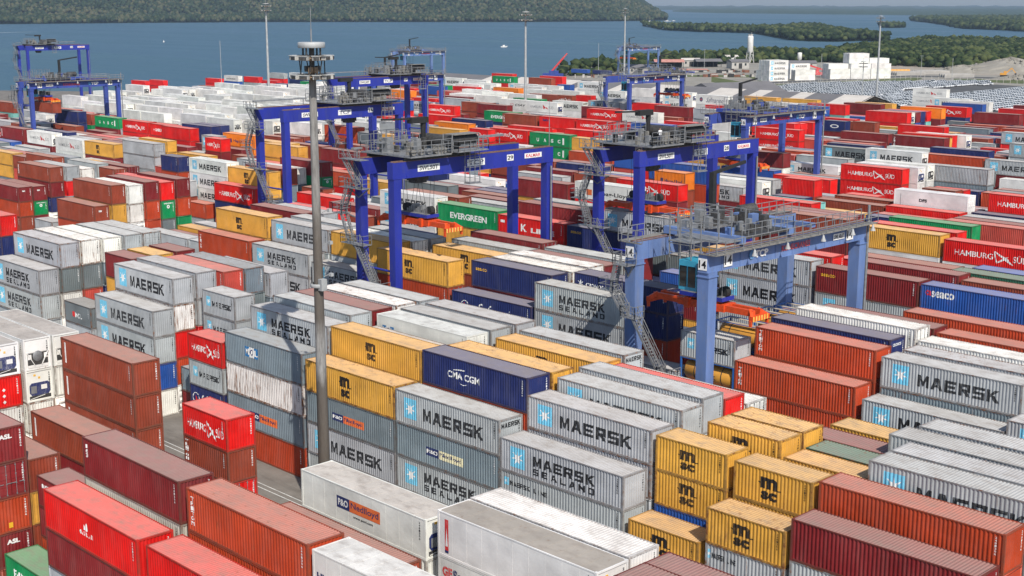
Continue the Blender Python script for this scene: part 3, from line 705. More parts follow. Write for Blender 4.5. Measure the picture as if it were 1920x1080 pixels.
def far_strip(name, pts, h, seed):
    g = np.random.default_rng(seed); mb = MB(); n = 90; xs = np.linspace(pts[0][0], pts[-1][0], n); rows = []
    for i, x in enumerate(xs):
        a = np.interp(x, [p[0] for p in pts], [p[1] for p in pts]); b = np.interp(x, [p[0] for p in pts], [p[2] for p in pts]); r = []
        for k in range(7):
            q = pxd(x, a + (b - a) * k / 6); z = -2.6 if k == 0 else h * (.45 + .55 * k / 6) * g.uniform(.6, 1.2) * min(1, i / 3, (n - 1 - i) / 3 + .3)
            r.append((q.x, q.y, z))
        rows.append(r)
    vs = [p for r in rows for p in r]
    mb.add(vs, [(i * 7 + k, (i + 1) * 7 + k, (i + 1) * 7 + k + 1, i * 7 + k + 1) for i in range(n - 1) for k in range(6)])
    o = mb.build(name, M['farland']); o['kind'] = 'structure'; return o
far_strip('far_shore', [(1120, 11500, 15000), (1500, 9500, 15000), (2100, 8500, 15000)], 26, 1)
far_strip('middle_shore', [(1255, 8200, 9400), (1330, 7000, 9400), (1500, 6200, 9000), (1700, 5600, 9000), (2100, 5000, 9000)], 14, 2)
# ---- the wooded mountain across the water
def hill_h(px, d):
    sx = np.array([-600, -300, 0, 400, 1000, 1130, 1190, 1206, 1222, 1238, 1245])
    d0 = np.interp(px, [-600, 0, 500, 1000, 1200, 1245], [3000, 3100, 3480, 3480, 3700, 3850]); s = d - d0
    top = np.interp(px, sx, [260, 260, 250, 230, 190, 120, 66, 48, 30, 4, 0])
    rise = np.clip((s - 230) / 1100, 0, 1) ** .8
    w = .5 + .5 * np.sin(px * .013 + d * .004) * np.cos(px * .007 - d * .006); w2 = .5 + .5 * np.sin(px * .04 + d * .011)
    edge = np.clip(s / 40, 0, 1)
    return -3 + edge * 4.5 + top * rise * (.62 + .38 * w) + 10 * w2 * rise * min(1, top / 60), s
g = np.random.default_rng(8); mb = MB(); xs = np.linspace(-600, 1245, 150); rows = []
for x in xs:
    r = []
    for k in range(34):
        d = np.interp(x, [-600, 0, 500, 1000, 1200, 1245], [3000, 3100, 3480, 3480, 3700, 3850]) - 10 + k * 60
        z, s = hill_h(x, d); q = pxd(x, d); r.append((q.x, q.y, z))
    rows.append(r)
mb.add([p for r in rows for p in r], [(i * 34 + k, (i + 1) * 34 + k, (i + 1) * 34 + k + 1, i * 34 + k + 1) for i in range(149) for k in range(33)], 0, True)
o = mb.build('mountain', M['hillforest']); o['kind'] = 'structure'
P = []
for x in np.arange(-120, 1244, 4.2):
    d0 = np.interp(x, [-600, 0, 500, 1000, 1200, 1245], [3000, 3100, 3480, 3480, 3700, 3850]); d = d0 + 4
    while d < d0 + 1000:
        xx = x + g.uniform(-4, 4); dd = d + g.uniform(-10, 10); z, s = hill_h(xx, dd)
        if z > 62 + (dd - 3400) * .01 and x < 1150: break
        q = pxd(xx, dd); P.append((q.x, q.y, z + g.uniform(1, 8) + (3 if s < 240 else 0))); d += 11 if s < 240 else 16
o = crowns('hillside_trees', P, 5.6, M['hillforest'], 1, 9, 1.0); tag(o, 'tree covered slope of the mountain across the bay', 'forest', None, 'stuff')

# ---------------------------------------------------------------- cranes
def railing(mb, p0, p1, h=1.05, post=1.5, mi=0, r=.03):
    p0 = Vector(p0); p1 = Vector(p1); n = max(1, round((p1 - p0).length / post))
    for k in range(n + 1):
        p = p0.lerp(p1, k / n); mb.beam(p, p + Vector((0, 0, h)), r * 1.6, r * 1.6, mi)
    for z in (h, h * .52): mb.beam(p0 + Vector((0, 0, z)), p1 + Vector((0, 0, z)), r * 1.7, r * 1.7, mi)
def stair(mb, p0, p1, w=.8, mi=0):
    """flight between two landings, along y or x"""
    p0 = Vector(p0); p1 = Vector(p1); d = p1 - p0; side = Vector((-d.y, d.x, 0)).normalized() * (w / 2)
    for s in (-1, 1):
        mb.beam(p0 + side * s, p1 + side * s, .06, .22, mi)
        a, b = p0 + side * s + Vector((0, 0, 1)), p1 + side * s + Vector((0, 0, 1)); mb.beam(a, b, .05, .05, mi); mb.beam(a - Vector((0, 0, .45)), b - Vector((0, 0, .45)), .04, .04, mi)
        for k in range(6): q = (p0 + side * s).lerp(p1 + side * s, k / 5); mb.beam(q, q + Vector((0, 0, 1)), .045, .045, mi)
    n = max(3, int(abs(d.z) / .25))
    for k in range(n): q = p0.lerp(p1, (k + .5) / n); mb.beam(q - side, q + side, .22, .035, mi)
def plate(parent, name, tx, c, ax, w, h, bgm, inkm, bold=.03, emblem=None):
    """sign plate on a face; ax 'x' = faces +X (read along +Y), 'y' = faces -Y (read along +X)"""
    mb = MB(); X, Y, Z = c
    f = (lambda u, v, l: (X + l, Y + u, Z + v)) if ax == 'x' else (lambda u, v, l: (X + u, Y - l, Z + v))
    if bgm:
        q = [f(a * w / 2, b * h / 2, l) for l in (0, .03) for a, b in ((-1, -1), (1, -1), (1, 1), (-1, 1))]
        mb.add(q, [(4, 5, 6, 7), (0, 4, 7, 3), (1, 2, 6, 5), (3, 7, 6, 2), (0, 1, 5, 4)], 0)
    if tx:
        vs, fs = fit(tx, -w * .43, w * .43, -h * .34, h * .34, bold); mb.add([f(u, v, .036) for u, v in vs], fs, 1)
    if emblem: mb.add([f(u, v, .037) for u, v in disc(-w * .62, 0, h * .42)], [tuple(range(14))], 2)
    return mb.build(name, [bgm or inkm, inkm, M['ink_blue']], parent)
def trolley_k(mb, x0, x1, y, z, mi=0, dk=1):
    """open machinery deck with railings on top of two girders"""
    mb.box(x0 - .8, x1 + 1.2, y - 2.2, y + 3.6, z + .45, z + .6, mi); mb.box(x1 - .3, x1 + 2.2, y + 3.7, y + 8.2, z + .7, z + .82, mi)
    mb.box(x0, x0 + .3, y - 2, y + 7.5, z, z + .45, dk); mb.box(x1 - .3, x1, y - 2, y + 7.5, z, z + .45, dk)
    mb.box(x0 - .3, x1 + .4, y + 3.7, y + 7.6, z + .45, z + .6, dk)
    q = random.Random(int(abs(x0) * 10))
    mb.tube((x0 + .6, y + 5.6, z + 1.5), (x1 - .3, y + 5.6, z + 1.5), .75, n=14, mi=dk)
    for k in range(16):
        a, b = q.uniform(x0 - .5, x1 + .6), q.uniform(y - 2, y + 6.5); s = q.uniform(.25, .8); mb.box(a, a + s, b, b + s * q.uniform(.6, 1.6), z + .6, z + .6 + q.uniform(.4, 1.7), q.choice((mi, dk, 2, 2)))
    for k in range(5):
        b = y - 1.6 + k * 1.1; mb.tube((x1 + .5, b, z + 1.0), (x1 + 1.0, b, z + 1.0), .34, n=10, mi=q.choice((mi, 2, dk)))
    for a, b in (((x0 - .8, y - 2.2), (x1 + 1.2, y - 2.2)), ((x1 + 1.2, y - 2.2), (x1 + 1.2, y + 3.6)), ((x0 - .8, y - 2.2), (x0 - .8, y + 3.6))): railing(mb, (*a, z + .6), (*b, z + .6), 1.1, 1.0, mi, .035)
    for a, b in (((x1 + 2.2, y + 3.7), (x1 + 2.2, y + 8.2)), ((x1 - .3, y + 8.2), (x1 + 2.2, y + 8.2)), ((x1 - .3, y + 3.7), (x1 + 2.2, y + 3.7))): railing(mb, (*a, z + .82), (*b, z + .82), 1.1, .9, mi, .035)
    mb.tube((x1 + .4, y + 4.0, z + 1.9), (x1 + .4, y + 7.8, z + 1.9), .55, n=12, mi=dk); mb.box(x1 - .4, x1 + 1.3, y + 3.9, y + 7.7, z + 2.5, z + 2.58, 2)
    for a in (x1 - .3, x1 + 1.2):
        for b in (y + 3.7, y + 7.6): mb.beam((a, b, z + .6), (a, b, z + 2.6), .1, .1, mi)
    for a in (-.2, 1.2):
        for b in (-1.6, .2, 1.9): mb.beam((x0 + 1 + a, y + b, z + .6), (x0 + 1 + a, y + b, z + 2.9), .07, .07, mi)
    for k in range(5):
        b = y - 2.2 + k * 1.45; mb.beam((x1 + 1.2, b, z + .6), (x1 + 1.2, b, z + 2.2), .05, .05, mi); mb.beam((x0 - .8, b, z + .6), (x0 - .8, b, z + 2.4), .05, .05, mi)
    mb.beam((x1 + 1.2, y - 2.2, z + 2.2), (x1 + 1.2, y + 3.6, z + 2.2), .05, .05, mi); mb.beam((x0 - .8, y - 2.2, z + 2.4), (x0 - .8, y + 3.6, z + 2.4), .05, .05, mi)
    railing(mb, (x0 + 2.4, y - 2.2, z + 1.75), (x0 + 2.4, y + 3.6, z + 1.75), 1.0, 1.0, mi, .03); mb.box(x0 + 1.2, x0 + 2.4, y - 2.2, y + 3.6, z + 1.68, z + 1.74, mi)
    for b0, b1 in ((-1.6, .2), (.2, 1.9)):
        for h in (1.8, 2.9): mb.beam((x0 + .8, y + b0, z + h), (x0 + .8, y + b1, z + h), .06, .06, mi); mb.beam((x0 + 2.2, y + b0, z + h), (x0 + 2.2, y + b1, z + h), .06, .06, mi)
def spreader(parent, x, y, z, ztop, length=12.0, ropes=True):
    """orange telescopic spreader under a blue headblock, on its hoist ropes"""
    root = empty('spreader'); root.parent = parent
    o, b, r = MB(), MB(), MB()
    o.box(x - 2.6, x + 2.6, y - .9, y + .9, z + .35, z + 1.0); 
    for s in (-1, 1):
        o.box(*sorted((x + s * 2.6, x + s * (length / 2 - .4))), y - .7, y - .35, z + .4, z + .95); o.box(*sorted((x + s * 2.6, x + s * (length / 2 - .4))), y + .35, y + .7, z + .4, z + .95)
        o.box(*sorted((x + s * (length / 2 - .45), x + s * length / 2)), y - 1.22, y + 1.22, z + .1, z + .55)
        o.box(*sorted((x + s * 1.2, x + s * 1.7)), y - 1.1, y + 1.1, z + .2, z + 1.15)
        for t in (-1, 1):
            o.beam((x + s * (length / 2 - .8), y + t * .5, z + .9), (x + s * (length / 2 - .2), y + t * 1.1, z + .4), .3, .35)
            o.box(x + s * (length / 2 - .25) - .12, x + s * (length / 2 - .25) + .12, y + t * 1.2 - .1, y + t * 1.2 + .1, z - .35, z + .12)
    o.build('spreader_frame', M['orange'], root)
    for s in (-1, 1):
        st = MB()
        for k in range(6): st.box(x + s * (length / 2 + .003) - .004, x + s * (length / 2 + .003) + .004, y - 1.2 + k * .4, y - 1.0 + k * .4, z + .1, z + .55)
        st.build('warning_stripe', M['ink_yellow'], root)
    b.box(x - 2.4, x + 2.4, y - .9, y + .9, z + 1.25, z + 1.6)
    for s in (-1, 1): b.tube((x + s * 2.0, y - .3, z + 2.0), (x + s * 2.0, y + .3, z + 2.0), .5, n=14, mi=1)
    hb = b.build('headblock', [M['kalmar'], M['rubber']], root)
    e = MB()
    e.box(x - 2.3, x + 2.3, y - .85, y + .85, z + 1.603, z + 1.66)
    for k in range(9): a = x - 1.6 + k * .36; e.box(a, a + .25, y - .4, y + .4, z + 1.6, z + 2.0 + (k * 37 % 7) * .09)
    for s in (-1, 1): e.beam((x + s * 2.3, y - .8, z + 1.6), (x + s * 2.3, y - .8, z + 2.6), .05, .05); e.beam((x + s * 2.3, y + .8, z + 1.6), (x + s * 2.3, y + .8, z + 2.6), .05, .05)
    e.build('hoist_gear', M['steel'], hb)
    if ropes:
        for sx in (-1.9, -1.2, 1.2, 1.9):
            for sy in (-.5, .5): r = MB(); r.tube((x + sx, y + sy, z + 2.0), (x + sx * .8, y + sy * 2.2, ztop), .024, n=5); r.build('hoist_rope', M['darksteel'], root)
    return root
def crane(model, xn, xf, yL, yR, zg, gh, paint, num, label, spr=None, detail=True, ty=None, legw=.98, brand_left=True):
    """gantry over the container rows: two girders along y, four legs, trolley on top. xn = girder nearer the camera"""
    root = empty('gantry_crane', (0, 0, 0)); P = M[paint]; kal = model == 'k'; gw = .95; lw = legw / 2
    ends = ((yL - lw, yR + lw))
    gmesh = []
    for x in (xn, xf):
        g = MB(); g.box(x - gw / 2, x + gw / 2, ends[0] - .1, ends[1] + .1, zg, zg + gh)
        g.box(x - gw / 2 - .06, x + gw / 2 + .06, ends[0] - .1, ends[1] + .1, zg - .08, zg - .003)
        for k in range(9): yy = yL + (yR - yL) * (k + .5) / 9; g.box(x + gw / 2, x + gw / 2 + .05, yy - .04, yy + .04, zg + .02, zg + gh - .02) if not kal else g.beam((x + gw / 2 + .02, yy, zg - .05), (x + gw / 2 + .02, yy, zg + .35), .04, .04)
        go = g.build('girder', P, root); gmesh.append(go)
        r = MB(); r.box(x - .06, x + .06, ends[0], ends[1], zg + gh, zg + gh + .12); r.box(x + gw / 2 - .05, x + gw / 2 + .02, ends[0], ends[1], zg + gh, zg + gh + .07); r.build('trolley_rail', M['rail_rust'], go)
    for x in (xn, xf):
        for y in (yL, yR):
            l = MB(); b = lw * (.82 if not kal else 1.0); t = lw
            z0 = 1.7; vs = [(x - b, y - b, z0), (x + b, y - b, z0), (x + b, y + b, z0), (x - b, y + b, z0), (x - t, y - t, zg - .09), (x + t, y - t, zg - .09), (x + t, y + t, zg - .09), (x - t, y + t, zg - .09)]
            l.add(vs, [(4, 5, 6, 7), (0, 1, 5, 4), (1, 2, 6, 5), (2, 3, 7, 6), (3, 0, 4, 7)])
            if not kal: l.box(x - t - .08, x + t + .08, y - t - .08, y + t + .08, zg - .5, zg - .4)
            lo = l.build('leg', P, root)
            pass
            if y == yL and not kal: plate(lo, 'number_plate', num, (x, y - t - .11, zg + gh * .42), 'y', .9, 1.0, M['ink_white'], M['ink_black'])
    for y in (yL, yR):
        s = MB(); s.box(xf - 1.6, xn + 1.6, y - .45, y + .45, .95, 1.69)
        so = s.build('sill_beam', P, root); w = MB()
        for x in (xf - .9, xf + .6, xn - .6, xn + .9): w.lathe([(.25, -.3), (.72, -.28), (.78, -.1), (.78, .1), (.72, .28), (.25, .3)], (x, y, .78), 'y', 14)
        w.build('wheel', M['rubber'], so)
    for y in (yL, yR):
        tie = MB(); zz = zg * .56 if kal else 7.5; tie.tube((xf, y, zz), (xn, y, zz), .13, n=8); tie.build('tie_tube', P, root)
    if not kal:
        for a_, b_ in (((xn - 4.5, yL, 1.9), (xn - .4, yL, 6.2)), ((xf + 4, yR, 1.9), (xf + .4, yR, 6))): tie = MB(); tie.tube(a_, b_, .16, n=8); tie.build('brace', P, root)
    zt = zg + gh
    ty = ty if ty is not None else yL + 5
    tr = MB()
    if kal:
        trolley_k(tr, xf - .4, xn + .4, ty, zt)
        trr = tr.build('trolley', [M['steel'], M['darksteel'], M['grating']], root)
        lad = MB(); X = xn + 1.9
        for s in (0, 1.5): lad.beam((X, ty + 6.0 + s, zt + .8), (X, ty + 6.0 + s, zt - 2.9), .07, .07); lad.beam((X - .8, ty + 6.0 + s, zt + .8), (X - .8, ty + 6.0 + s, zt - 2.9), .07, .07)
        for k in range(7): zz = zt - 2.8 + k * .55; lad.beam((X, ty + 6, zz), (X, ty + 7.5, zz), .05, .05); lad.beam((X - .8, ty + 6, zz), (X, ty + 6, zz), .05, .05)
        lad.box(X - .9, X + .1, ty + 5.9, ty + 7.7, zt - 3.0, zt - 2.9); lad.build('hanging_ladder', M['steel'], trr)
        c = MB(); c.box(xn - 2.3, xn - .9, ty + .4, ty + 2.4, zg - .75, zg - .1); c.box(xn - 2.2, xn - 1.0, ty + .6, ty + 2.2, zg - 1.0, zg - .75); cb = c.build('operator_cab', M['darksteel'], trr)
        d = MB(); dx = xf + 1.5; d.tube((dx, ty + 4.6, zt + .6), (dx, ty + 4.6, zt + 3.6), .2, .34, n=10); d.box(dx - .4, dx + .4, ty + 2.6, ty + 5.1, zt + 3.5, zt + 4.15); d.beam((dx, ty + 3.0, zt + 4.0), (dx, ty - 1.4, zt + 4.15), .2, .2); d.build('service_jib', M['rubber'], trr)
        cv = MB(); c2 = MB(); cv.box(xf - 1.0, xf - .5, ty + 8.5, yR - 1, zt + .9, zt + 1.15); [cv.beam((xf - .75, q, zt), (xf - .75, q, zt + .9), .08, .08) for q in np.linspace(ty + 9, yR - 1.5, 6)]
        c2.box(xf - 1.0, xf - .5, yL - .5, ty - 2.5, zt + .9, zt + 1.1); [c2.beam((xf - .75, q, zt), (xf - .75, q, zt + .9), .08, .08) for q in (yL, ty - 3)]; cv.build('cable_tray', M['steel'], root); c2.build('cable_tray', M['steel'], root)
        G = gmesh[0]; gx = xn + gw / 2 + .012; L = yR - yL; zc = zg + gh * .5
        plate(G, 'load_plate', 'SWL50T', (gx, yL + L * .19, zc), 'x', L * .135, gh * .42, M['ink_white'], M['ink_black'])
        plate(G, 'terminal_sign', 'TCP', (gx, yL + L * .49, zc), 'x', L * .115, gh * .46, M['ink_white'], M['ink_navy'], .02)
        plate(G, 'number_plate', num, (gx, yL + L * .72, zc + .1), 'x', L * .045, gh * .42, M['ink_white'], M['ink_black'])
        plate(G, 'maker_plate', 'KALMAR', (gx, yL + L * .88, zc + .1), 'x', L * .12, gh * .34, M['ink_white'], M['ink_red'])
        plate(gmesh[1], 'maker_plate', 'C', (xf + gw / 2 + .012, yL + L * .30, zc), 'x', L * .06, gh * .5, M['ink_white'], M['ink_black'])
        dp = MB(); dp.tube((xn + lw + .25, yR, zg - .5), (xn + lw + .25, yR, 3), .11, n=8); dp.build('drain_pipe', M['steel'], root)
    else:
        tr.box(xf - .3, xn + .3, ty - 1.5, ty - .9, zt + .2, zt + .85, 3); tr.box(xf - .3, xn + .3, ty + 5.6, ty + 6.2, zt + .2, zt + .85, 3); tr.box(xf - .3, xf + 3.0, ty - .9, ty + 5.6, zt + .6, zt + .8, 0); tr.box(xn - 2.2, xn + .3, ty - .9, ty + 5.6, zt + .6, zt + .8, 1); q = random.Random(5)
        tr.tube((xf + 1.6, ty + 7.2, zt + 1.4), (xf + 1.6, ty + 9.6, zt + 1.4), .55, n=16, mi=1)
        for k in range(9): yy = ty + 7.3 + k * .26; tr.lathe([(.55, 0), (.64, .05), (.64, .13), (.55, .18)], (xf + 1.6, yy, zt + 1.4), 'y', 16, 1)
        tr.box(xf + .5, xf + 3.2, ty + 6.6, ty + 11.4, zt + .3, zt + .7, 3); tr.box(xf + 3.2, xn - .6, ty + 6.6, ty + 7.3, zt + .2, zt + .6, 3); tr.box(xf + 3.2, xn - .6, ty + 10.6, ty + 11.2, zt + .2, zt + .6, 3); tr.box(xf + 2.6, xn + .2, ty - 3.5, ty - 1.5, zt + .5, zt + .6, 0); [tr.beam((xn - a_, b_, zg + .5), (xn - a_, b_, zt + 2.6), .08, .08) for a_ in (4.6, 3.4, 2.2) for b_ in (yL + .5, yL + 1.8)]; [tr.beam((xn - 4.6, b_, z_), (xn - 2.2, b_, z_), .07, .07) for z_ in (zg + 1, zg + 1.8, zt + .5, zt + 1.4, zt + 2.6) for b_ in (yL + .5, yL + 1.8)]; tr.box(xn - 4.7, xn - 2.1, yL + .4, ty - 1.5, zt + .42, zt + .49, 0)
        for k in range(30): a, b = q.uniform(xf, xn - .8), q.uniform(ty - 1.4, ty + 6.5); s = q.uniform(.2, .7); tr.box(a, a + s, b, b + s * q.uniform(.6, 1.7), zt + .85, zt + .9 + q.uniform(.2, 1.2), q.choice((0, 0, 1, 1, 3)))
        for a in (xf + 2.7, xf + 4.2, xn - .9):
            for b in (ty - 3.2, ty - 1.4, ty + .6): tr.beam((a, b, zt + .5), (a, b, zt + 3.0), .08, .08)
        for zz in (1.7, 3.0):
            for b in (ty - 3.2, ty - 1.4, ty + .6): tr.beam((xf + 2.7, b, zt + zz), (xn - .9, b, zt + zz), .07, .07)
        railing(tr, (xf - .3, ty - 1.5, zt + .85), (xf - .3, ty + 6.2, zt + .85), 1.1, 1.0); railing(tr, (xn + .3, ty - 1.5, zt + .85), (xn + .3, ty + 6.2, zt + .85), 1.1, 1.0); railing(tr, (xf - .3, ty + 6.2, zt + .85), (xn + .3, ty + 6.2, zt + .85), 1.1, 1.0)
        trr = tr.build('trolley', [M['steel'], M['darksteel'], M['plank'], P], root)
        mast = MB(); mast.box(xf - 1.2, xf - .7, ty + 6.2, ty + 6.7, zt + .2, zt + 5); mast.beam((xf - .95, ty + 6.4, zt + 4.9), (xf - .95, ty + 11.5, zt + 5.6), .22, .3); mast.build('service_jib', M['rubber'], trr)
        c = MB(); cx0, cx1, cy0, cy1, cz = xn - 3.4, xn - 1.5, yL + .4, yL + 2.5, zg + .5
        c.box(cx0, cx1, cy0, cy1, cz - 2.6, cz); co = c.build('operator_cab', M['cab'], trr); w = MB(); w.box(cx1 + .003, cx1 + .03, cy0 + .15, cy1 - .15, cz - 1.9, cz - .4); w.box(cx0 + .1, cx0 + .85, cy0 - .03, cy0 - .003, cz - 2.3, cz - .5); w.box(cx0 + 1.0, cx1 - .1, cy0 - .03, cy0 - .003, cz - 2.3, cz - .5); w.build('cab_window', M['glass'], co)
        wk = MB()
        for x, s in ((xn, 1), (xf, -1)):
            a, b = sorted((x + s * gw / 2, x + s * (gw / 2 + .9))); wk.box(a, b, ends[0] - .1, ends[1] + .6, zt - .08, zt + .02, 0)
            e = x + s * (gw / 2 + .9); railing(wk, (e, ends[0] - .1, zt + .02), (e, ends[1] + .6, zt + .02), 1.1, 1.3, 1, .034)
            wk.box(x - gw / 2 - .3, x + gw / 2 + .9, ends[0] - .25, ends[0] - .1, zt - .06, zt + .03, 0)
            railing(wk, (x - .9, ends[0] - .2, zt + .03), (x + 1.5, ends[0] - .2, zt + .03), 1.1, .8, 1, .034)
            railing(wk, (x - s * gw / 2, ends[0] + 14, zt + .02), (x - s * gw / 2, ends[1] + .6, zt + .02), 1.1, 1.3, 1, .034)
        wk.build('walkway', [M['grating'], M['steel']], root)
        L = yR - yL
        for f_ in ((.19, .40, .64, .85, 1.0) if brand_left else (.03, .27, .50, .83, .98)):
            fl = MB(); yy = yL + L * f_; X = xn + gw / 2 + 1.1; fl.lathe([(.26, -.42), (.24, -.34), (.13, -.1), (.08, .1), (.03, .16)], (X, yy, zt - .22), 'z', 12, 0); fl.beam((X, yy, zt - .10), (X - .3, yy, zt + .1), .06, .06, 1)
            fl.build('floodlight', [M['mastgrey'], M['steel']], root)
        G = gmesh[0]; gx = xn + gw / 2 + .055; zc = zg + gh * .48
        a, b = (.09, .9)
        plate(G, 'number_plate', num, (gx, yL + L * a, zc), 'x', 1.15, gh * .72, M['ink_white'], M['ink_black']); plate(G, 'number_plate', num, (gx, yL + L * b, zc), 'x', 1.15, gh * .72, M['ink_white'], M['ink_black'])
        t0, k0 = (.295, .52) if brand_left else (.72, .45)
        plate(G, 'terminal_sign', 'TCP', (gx, yL + L * t0, zc), 'x', 2.3, gh * .62, None, M['ink_white'], .05, True); plate(G, 'maker_lettering', 'KONECRANES', (gx, yL + L * k0, zc), 'x', 5.2, gh * .5, None, M['ink_red'], .02); plate(G, 'load_plate', 'SWL 40.6T', (gx, yL + L * (.82 if brand_left else .2), zc), 'x', 1.9, gh * .38, M['ink_white'], M['ink_black'])
        dp = MB(); dp.tube((xn + .5, yR + lw + .35, zt + 1.6), (xn + .5, yR + lw + .35, 4), .14, n=8); dp.build('cable_pipe', M['steel'], root)
        bx = MB(); bx.box(xn - 5.5, xn - 1.2, yR - .7, yR + .7, 1.7, 3.9); bx.build('engine_house', P, root)
    # stairs on the far left leg
    st = MB(); X = xf + .2; Yo = yL - lw - .75; Yi = yL - lw - .02
    path = [(0, zg - 1.4), (-2.4, zg - 4.4), (0, zg - 7.6), (4.3, zg - 12.4), (.2, zg - 16.6), (4.2, zg - 21)] if kal else [(-.4, zg - .4), (-2.0, zg - 2.9), (.6, zg - 5.0), (4.9, zg - 9.8), (.2, zg - 12.2), (4.6, zg - 16.6)]
    path = [q_ for q_ in path if q_[1] > 1.0]
    if kal: st.box(X - 1.8, X + 1.9, Yo - .5, Yi, zt - .06, zt); railing(st, (X - 1.8, Yo - .5, zt), (X + 1.9, Yo - .5, zt), 1.05, 1.0); stair(st, (X - 1.4, Yo, zt), (X + 1.2, Yo, path[0][1]), .7)
    for k, (dx, z) in enumerate(path):
        wl, wr = (1.9, 2.1) if dx == 0 else (.8, .9)
        st.box(X + dx - wl, X + dx + wr, Yo - .5, Yi, z - .06, z)
        for a, b in (((X + dx - wl, Yo - .5), (X + dx + wr, Yo - .5)), ((X + dx - wl, Yo - .5), (X + dx - wl, Yi)), ((X + dx + wr, Yo - .5), (X + dx + wr, Yi))): railing(st, (*a, z), (*b, z), 1.05, .9)
        if abs(dx) < 1: st.beam((X + dx - wl + .2, Yi - .1, z - .08), (X + dx, Yi, z - 1.2), .1, .1); st.beam((X + dx + wr - .2, Yi - .1, z - .08), (X + dx, Yi, z - 1.2), .1, .1)
        else: st.beam((X + dx, Yi - .1, z - .1), (X + (.6 if dx > 0 else -.6), Yi - .1, z - .4), .12, .12)
        if k + 1 < len(path):
            d2, z2 = path[k + 1]; s_ = 1 if d2 > dx else -1; stair(st, (X + dx + s_ * .5, Yo - .05, z), (X + d2 - s_ * .5, Yo - .05, z2), .72)
    st.build('stair', M['steel'], root)
    if detail and kal:
        an = MB(); an.tube((xn, yR + .4, zt), (xn, yR + .4, zt + 3.2), .05, n=6); an.tube((xn, yR + .4, zt + 3.2), (xn, yR + .4, zt + 5.5), .02, n=5); an.build('aerial', M['steel'], root)
    if spr: spreader(root, *spr, ztop=zg + .3)
    tag(root, label, 'gantry crane', 'gantry cranes standing over the container rows')
    return root
C14 = crane('c', -68.7, -76.8, 90, 113.5, 19.5, 1.55, 'paleblue', '14', 'faded pale blue gantry crane numbered 14, nearest of the cranes', spr=(-72.7, 95.2, 14.6), ty=95.8, legw=1.2)
C29 = crane('k', -111.5, -117.3, 91, 114.3, 23.4, 1.7, 'kalmar', '29', 'royal blue gantry crane numbered 29 with an orange spreader beside the green container', spr=(-114.4, 96.8, 17.2), ty=94.2)
C28 = crane('k', -101.1, -107.4, 119, 141, 23.3, 1.7, 'kalmar', '28', 'royal blue gantry crane numbered 28 with a person on its top deck', spr=(-104.2, 124.0, 17.0), ty=121.5)
C26 = crane('k', -172.5, -179.5, 119.5, 142.0, 24.0, 1.75, 'kalmar', '26', 'royal blue gantry crane behind the concrete lamp mast, with a bare concrete lane of white boxes beyond', ty=131.5)
C26['label'] = 'royal blue gantry crane numbered 26, seen just behind the tall concrete lamp mast'
C20 = crane('k', -237, -243.5, 181, 203, 24.0, 1.75, 'kalmar', '27', 'royal blue gantry crane behind crane 26, third back from the front', ty=194, detail=False)
C20['label'] = 'royal blue gantry crane directly behind the one numbered 26, its deck at its right end'
C18 = crane('c', -325.5, -332, 150, 173.5, 21, 1.6, 'midblue', '18', 'blue gantry crane numbered 18 with a walkway and red lettering, at the left edge', spr=(-328, 154.7, 17.6), ty=155, brand_left=False)
C7 = crane('k', -528, -536, 243, 269, 23.4, 1.9, 'kalmar', '25', 'royal blue gantry crane standing against the water at far left', ty=247, detail=False)
C16 = crane('c', -140.5, -148.5, 193.5, 216.4, 20.8, 1.7, 'midblue', '16', 'blue gantry crane numbered 16 straddling red containers at right', spr=(-145, 198, 13.0), ty=197.5, brand_left=False)
C13 = crane('c', -250, -259, 289.3, 312.6, 19.8, 1.8, 'midblue', '13', 'blue gantry crane numbered 13 in front of the grey roofed sheds', spr=(-254, 313, 15), ty=308)
CF = crane('c', -450, -458, 374, 396, 20, 1.7, 'paleblue', '15', 'small pale blue gantry crane against the water, right of the lamp mast head', spr=(-454, 380, 14), ty=378, detail=False)
q0 = pxd(1176, 800); C10 = crane('c', q0.x, q0.x - 8, q0.y, q0.y + 27, 14.8, 2.0, 'paleblue', '12', 'pale blue gantry crane standing before the forest, beyond the sheds', spr=(q0.x - 4, q0.y + 3, 10), ty=q0.y + 4, detail=False)
q0 = px2w(827, 150, 20); C17 = crane('c', q0.x, q0.x - 8, q0.y - 25, q0.y, 20, 1.7, 'midblue', '17', 'blue gantry crane numbered 17, mostly hidden behind the royal blue ones', ty=q0.y - 20, detail=False)
